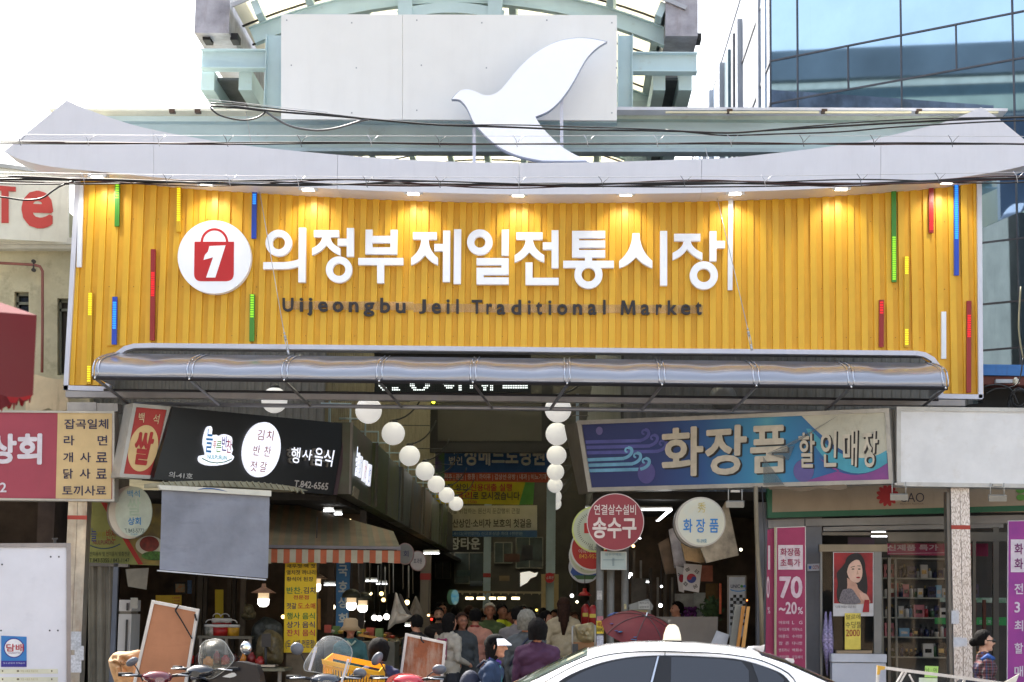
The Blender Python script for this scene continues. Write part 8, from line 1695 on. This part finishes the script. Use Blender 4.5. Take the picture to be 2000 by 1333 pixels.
# red parasol near the camera
YP_ = -17.0; pr = thing('red_parasol', 'blurred faded red market parasol poking in at the left edge', 'parasol', P(-260, 1100, YP_)); pm_ = M('parasol_red', (122,44,52), .8, var=.08, vs=1.2, translucent=.3, rgb2=(120,64,66)); pf = M('parasol_fringe', (150,24,30), .8)
cn_ = P(72, 616, YP_); ax_p = P(-250, 400, YP_+.9); sl = cn_.z-P(66, 780, YP_).z; wl_ = 1.75
e1_ = Vector((-.87,-.49,0))*wl_; e2_ = Vector((-.49,.87,0))*wl_; corners = [cn_, cn_+e1_, cn_+e1_+e2_, cn_+e2_]
top_ = cn_+(e1_+e2_)*.5+Vector((0,0,.42))
for i in range(4): 
    a, b_ = corners[i], corners[(i+1) % 4]; g = G(); g.add([a, b_, top_], [(0,1,2)]); g.build('roof_panel', pm_, pr)
    N = 26; vs = []; 
    for j in range(N+1):
        u = j/N; p = a.lerp(b_, u); o_ = .012*math.sin(u*40); d = (b_-a).normalized(); nn = Vector((d.y, -d.x, 0)); vs += [p, p+nn*o_-Vector((0,0,sl*.95+.02*abs(math.sin(u*26))))]
    g = G(); g.add(vs, [(2*j, 2*j+1, 2*j+3, 2*j+2) for j in range(N)], 0, True); g.build('valance', pm_, pr)
    g = G(); 
    for j in range(N):
        if j % 3 == 2: continue
        q0, q1 = vs[2*j+1], vs[2*j+3]; dn2 = Vector((0,0,-.02-.02*((j*7) % 3)/2)); g.add([q0, q1, q1.lerp(q0,.3)+dn2, q0.lerp(q1,.3)+dn2], [(0,1,2,3)])
    g.build('fringe', pf, pr, kind='stuff')
g = G(); g.tube([top_, Vector((top_.x, top_.y, 0))], .022, 10); g.build('pole', stl, pr)
# ---------------------------------------------------------------- overhead cables
blkc = M('cable_black', (0,0,0)); wirem = M('messenger_wire', (186,186,190), .35, metal=.7); red_c = M('cable_redblack', (60,30,28), .4)
YW = -3.0; WP_ = YP(YW)
def bundle(label, base, n, r, spread, msg, ties, seed):
    t = thing('overhead_cable', label, 'cable', WP_(1000, base(1000))); rs_ = random.Random(seed)
    for k in range(n):
        ph = rs_.uniform(0, 6.3); f = rs_.uniform(.004,.010); a = rs_.uniform(.3, 1)*spread; o_ = (k-(n-1)/2)*spread*.45; pts = []
        for x in range(-40, 2081, 40): pts.append(WP_(x, base(x)+o_*math.cos(x*f+ph)+a*.35*math.sin(x*f*1.7+ph), .02*math.sin(k*2+x*f)))
        g = G(); g.tube(pts, r*rs_.uniform(.6,1.1), 6); g.build('cable', blkc if k % 4 else red_c, t)
    if msg:
        g = G(); g.tube([WP_(x, base(x)+msg) for x in range(-40, 2081, 60)], .0035, 5); g.build('support_wire', wirem, t)
        for x in ties:
            g = G(); y = base(x); g.tube([WP_(x-7,y+msg-1,.03), WP_(x-1,y-6,.035), WP_(x+1,y+5,.035), WP_(x+2,y+7,.02)], .005, 5); g.tube([WP_(x+2,y-2,.03), WP_(x+9,y+msg+5,.03), WP_(x+14,y+msg,.02)], .0035, 5); g.build('tie', wirem if x % 2 else M('tie_grey', (90,92,98), .5), t)
b1 = lambda x: 278+3.5*min(1, max(0, x)/1000)+1.0*math.sin(x/300); b2 = lambda x: 352+10*math.sin(min(1, max(0, x/2000))*math.pi)-1
bundle('upper level bundle of black cables strung across the white eaves', b1, 3, .0105, 3.5, -15, [40,173,311,444,588,725,858,1009,1147,1283,1427,1568,1706,1858], 1)
bundle('thick lower bundle of black cables strung just above the yellow slats', b2, 6, .0125, 6.5, -14, [165,326,449,583,716,858,1013,1176,1336,1493,1680,1832,1985], 2)
b3p = spline([(412,207),(480,212),(560,220),(640,226),(720,233),(850,244),(1000,249),(1130,254),(1300,256),(1420,260),(1500,255),(1620,248),(1760,240),(1900,233),(2080,226)],4)
t = thing('overhead_cable', 'sagging black cables running past the dove and rising to the right', 'cable', WP_(1000, 250))
g = G(); g.tube([WP_(x,y) for x, y in b3p], .013, 6); g.build('cable', blkc, t)
g = G(); g.tube([WP_(x,y-3+3*math.sin(x*.01)) for x, y in b3p], .008, 6); g.build('cable', blkc, t)
g = G(); g.tube([WP_(*q) for q in spline([(1300,254),(1360,260),(1420,265),(1520,262),(1640,258),(1760,248),(1960,237),(2080,236)],4)], .01, 6); g.build('cable', blkc, t)
g = G(); g.tube([WP_(*q) for q in spline([(415,207),(412,212),(430,226),(470,235),(500,231),(518,219),(505,216),(450,210),(415,207)],4)], .011, 6); g.build('loop', blkc, t)
g = G(); g.tube([WP_(*q) for q in spline([(520,219),(545,236),(575,249),(620,255),(660,250),(700,238),(720,233)],4)], .014, 6); g.build('loop', M('cable_grey', (96,98,102), .45), t)
for k, (y0, y1) in enumerate(((145,220),(149,228))):
    g = G(); g.tube([WP_(x, y0+(y1-y0)*((x+40)/680)) for x in (-40, 100, 240, 400, 560, 640)], .0035, 5); solo(g, 'thin_wire', wirem, ['upper','lower'][k]+' of two thin wires crossing the sky at the left', 'wire')
g = G(); g.tube([WP_(*q) for q in spline([(-30,382),(10,386),(45,391),(80,388),(105,372),(122,362),(150,352)],4)], .012, 6); solo(g, 'slack_cable', blkc, 'slack black cable loop over the red letters at the left edge', 'cable')
bpy.data.scenes.remove(TSC)
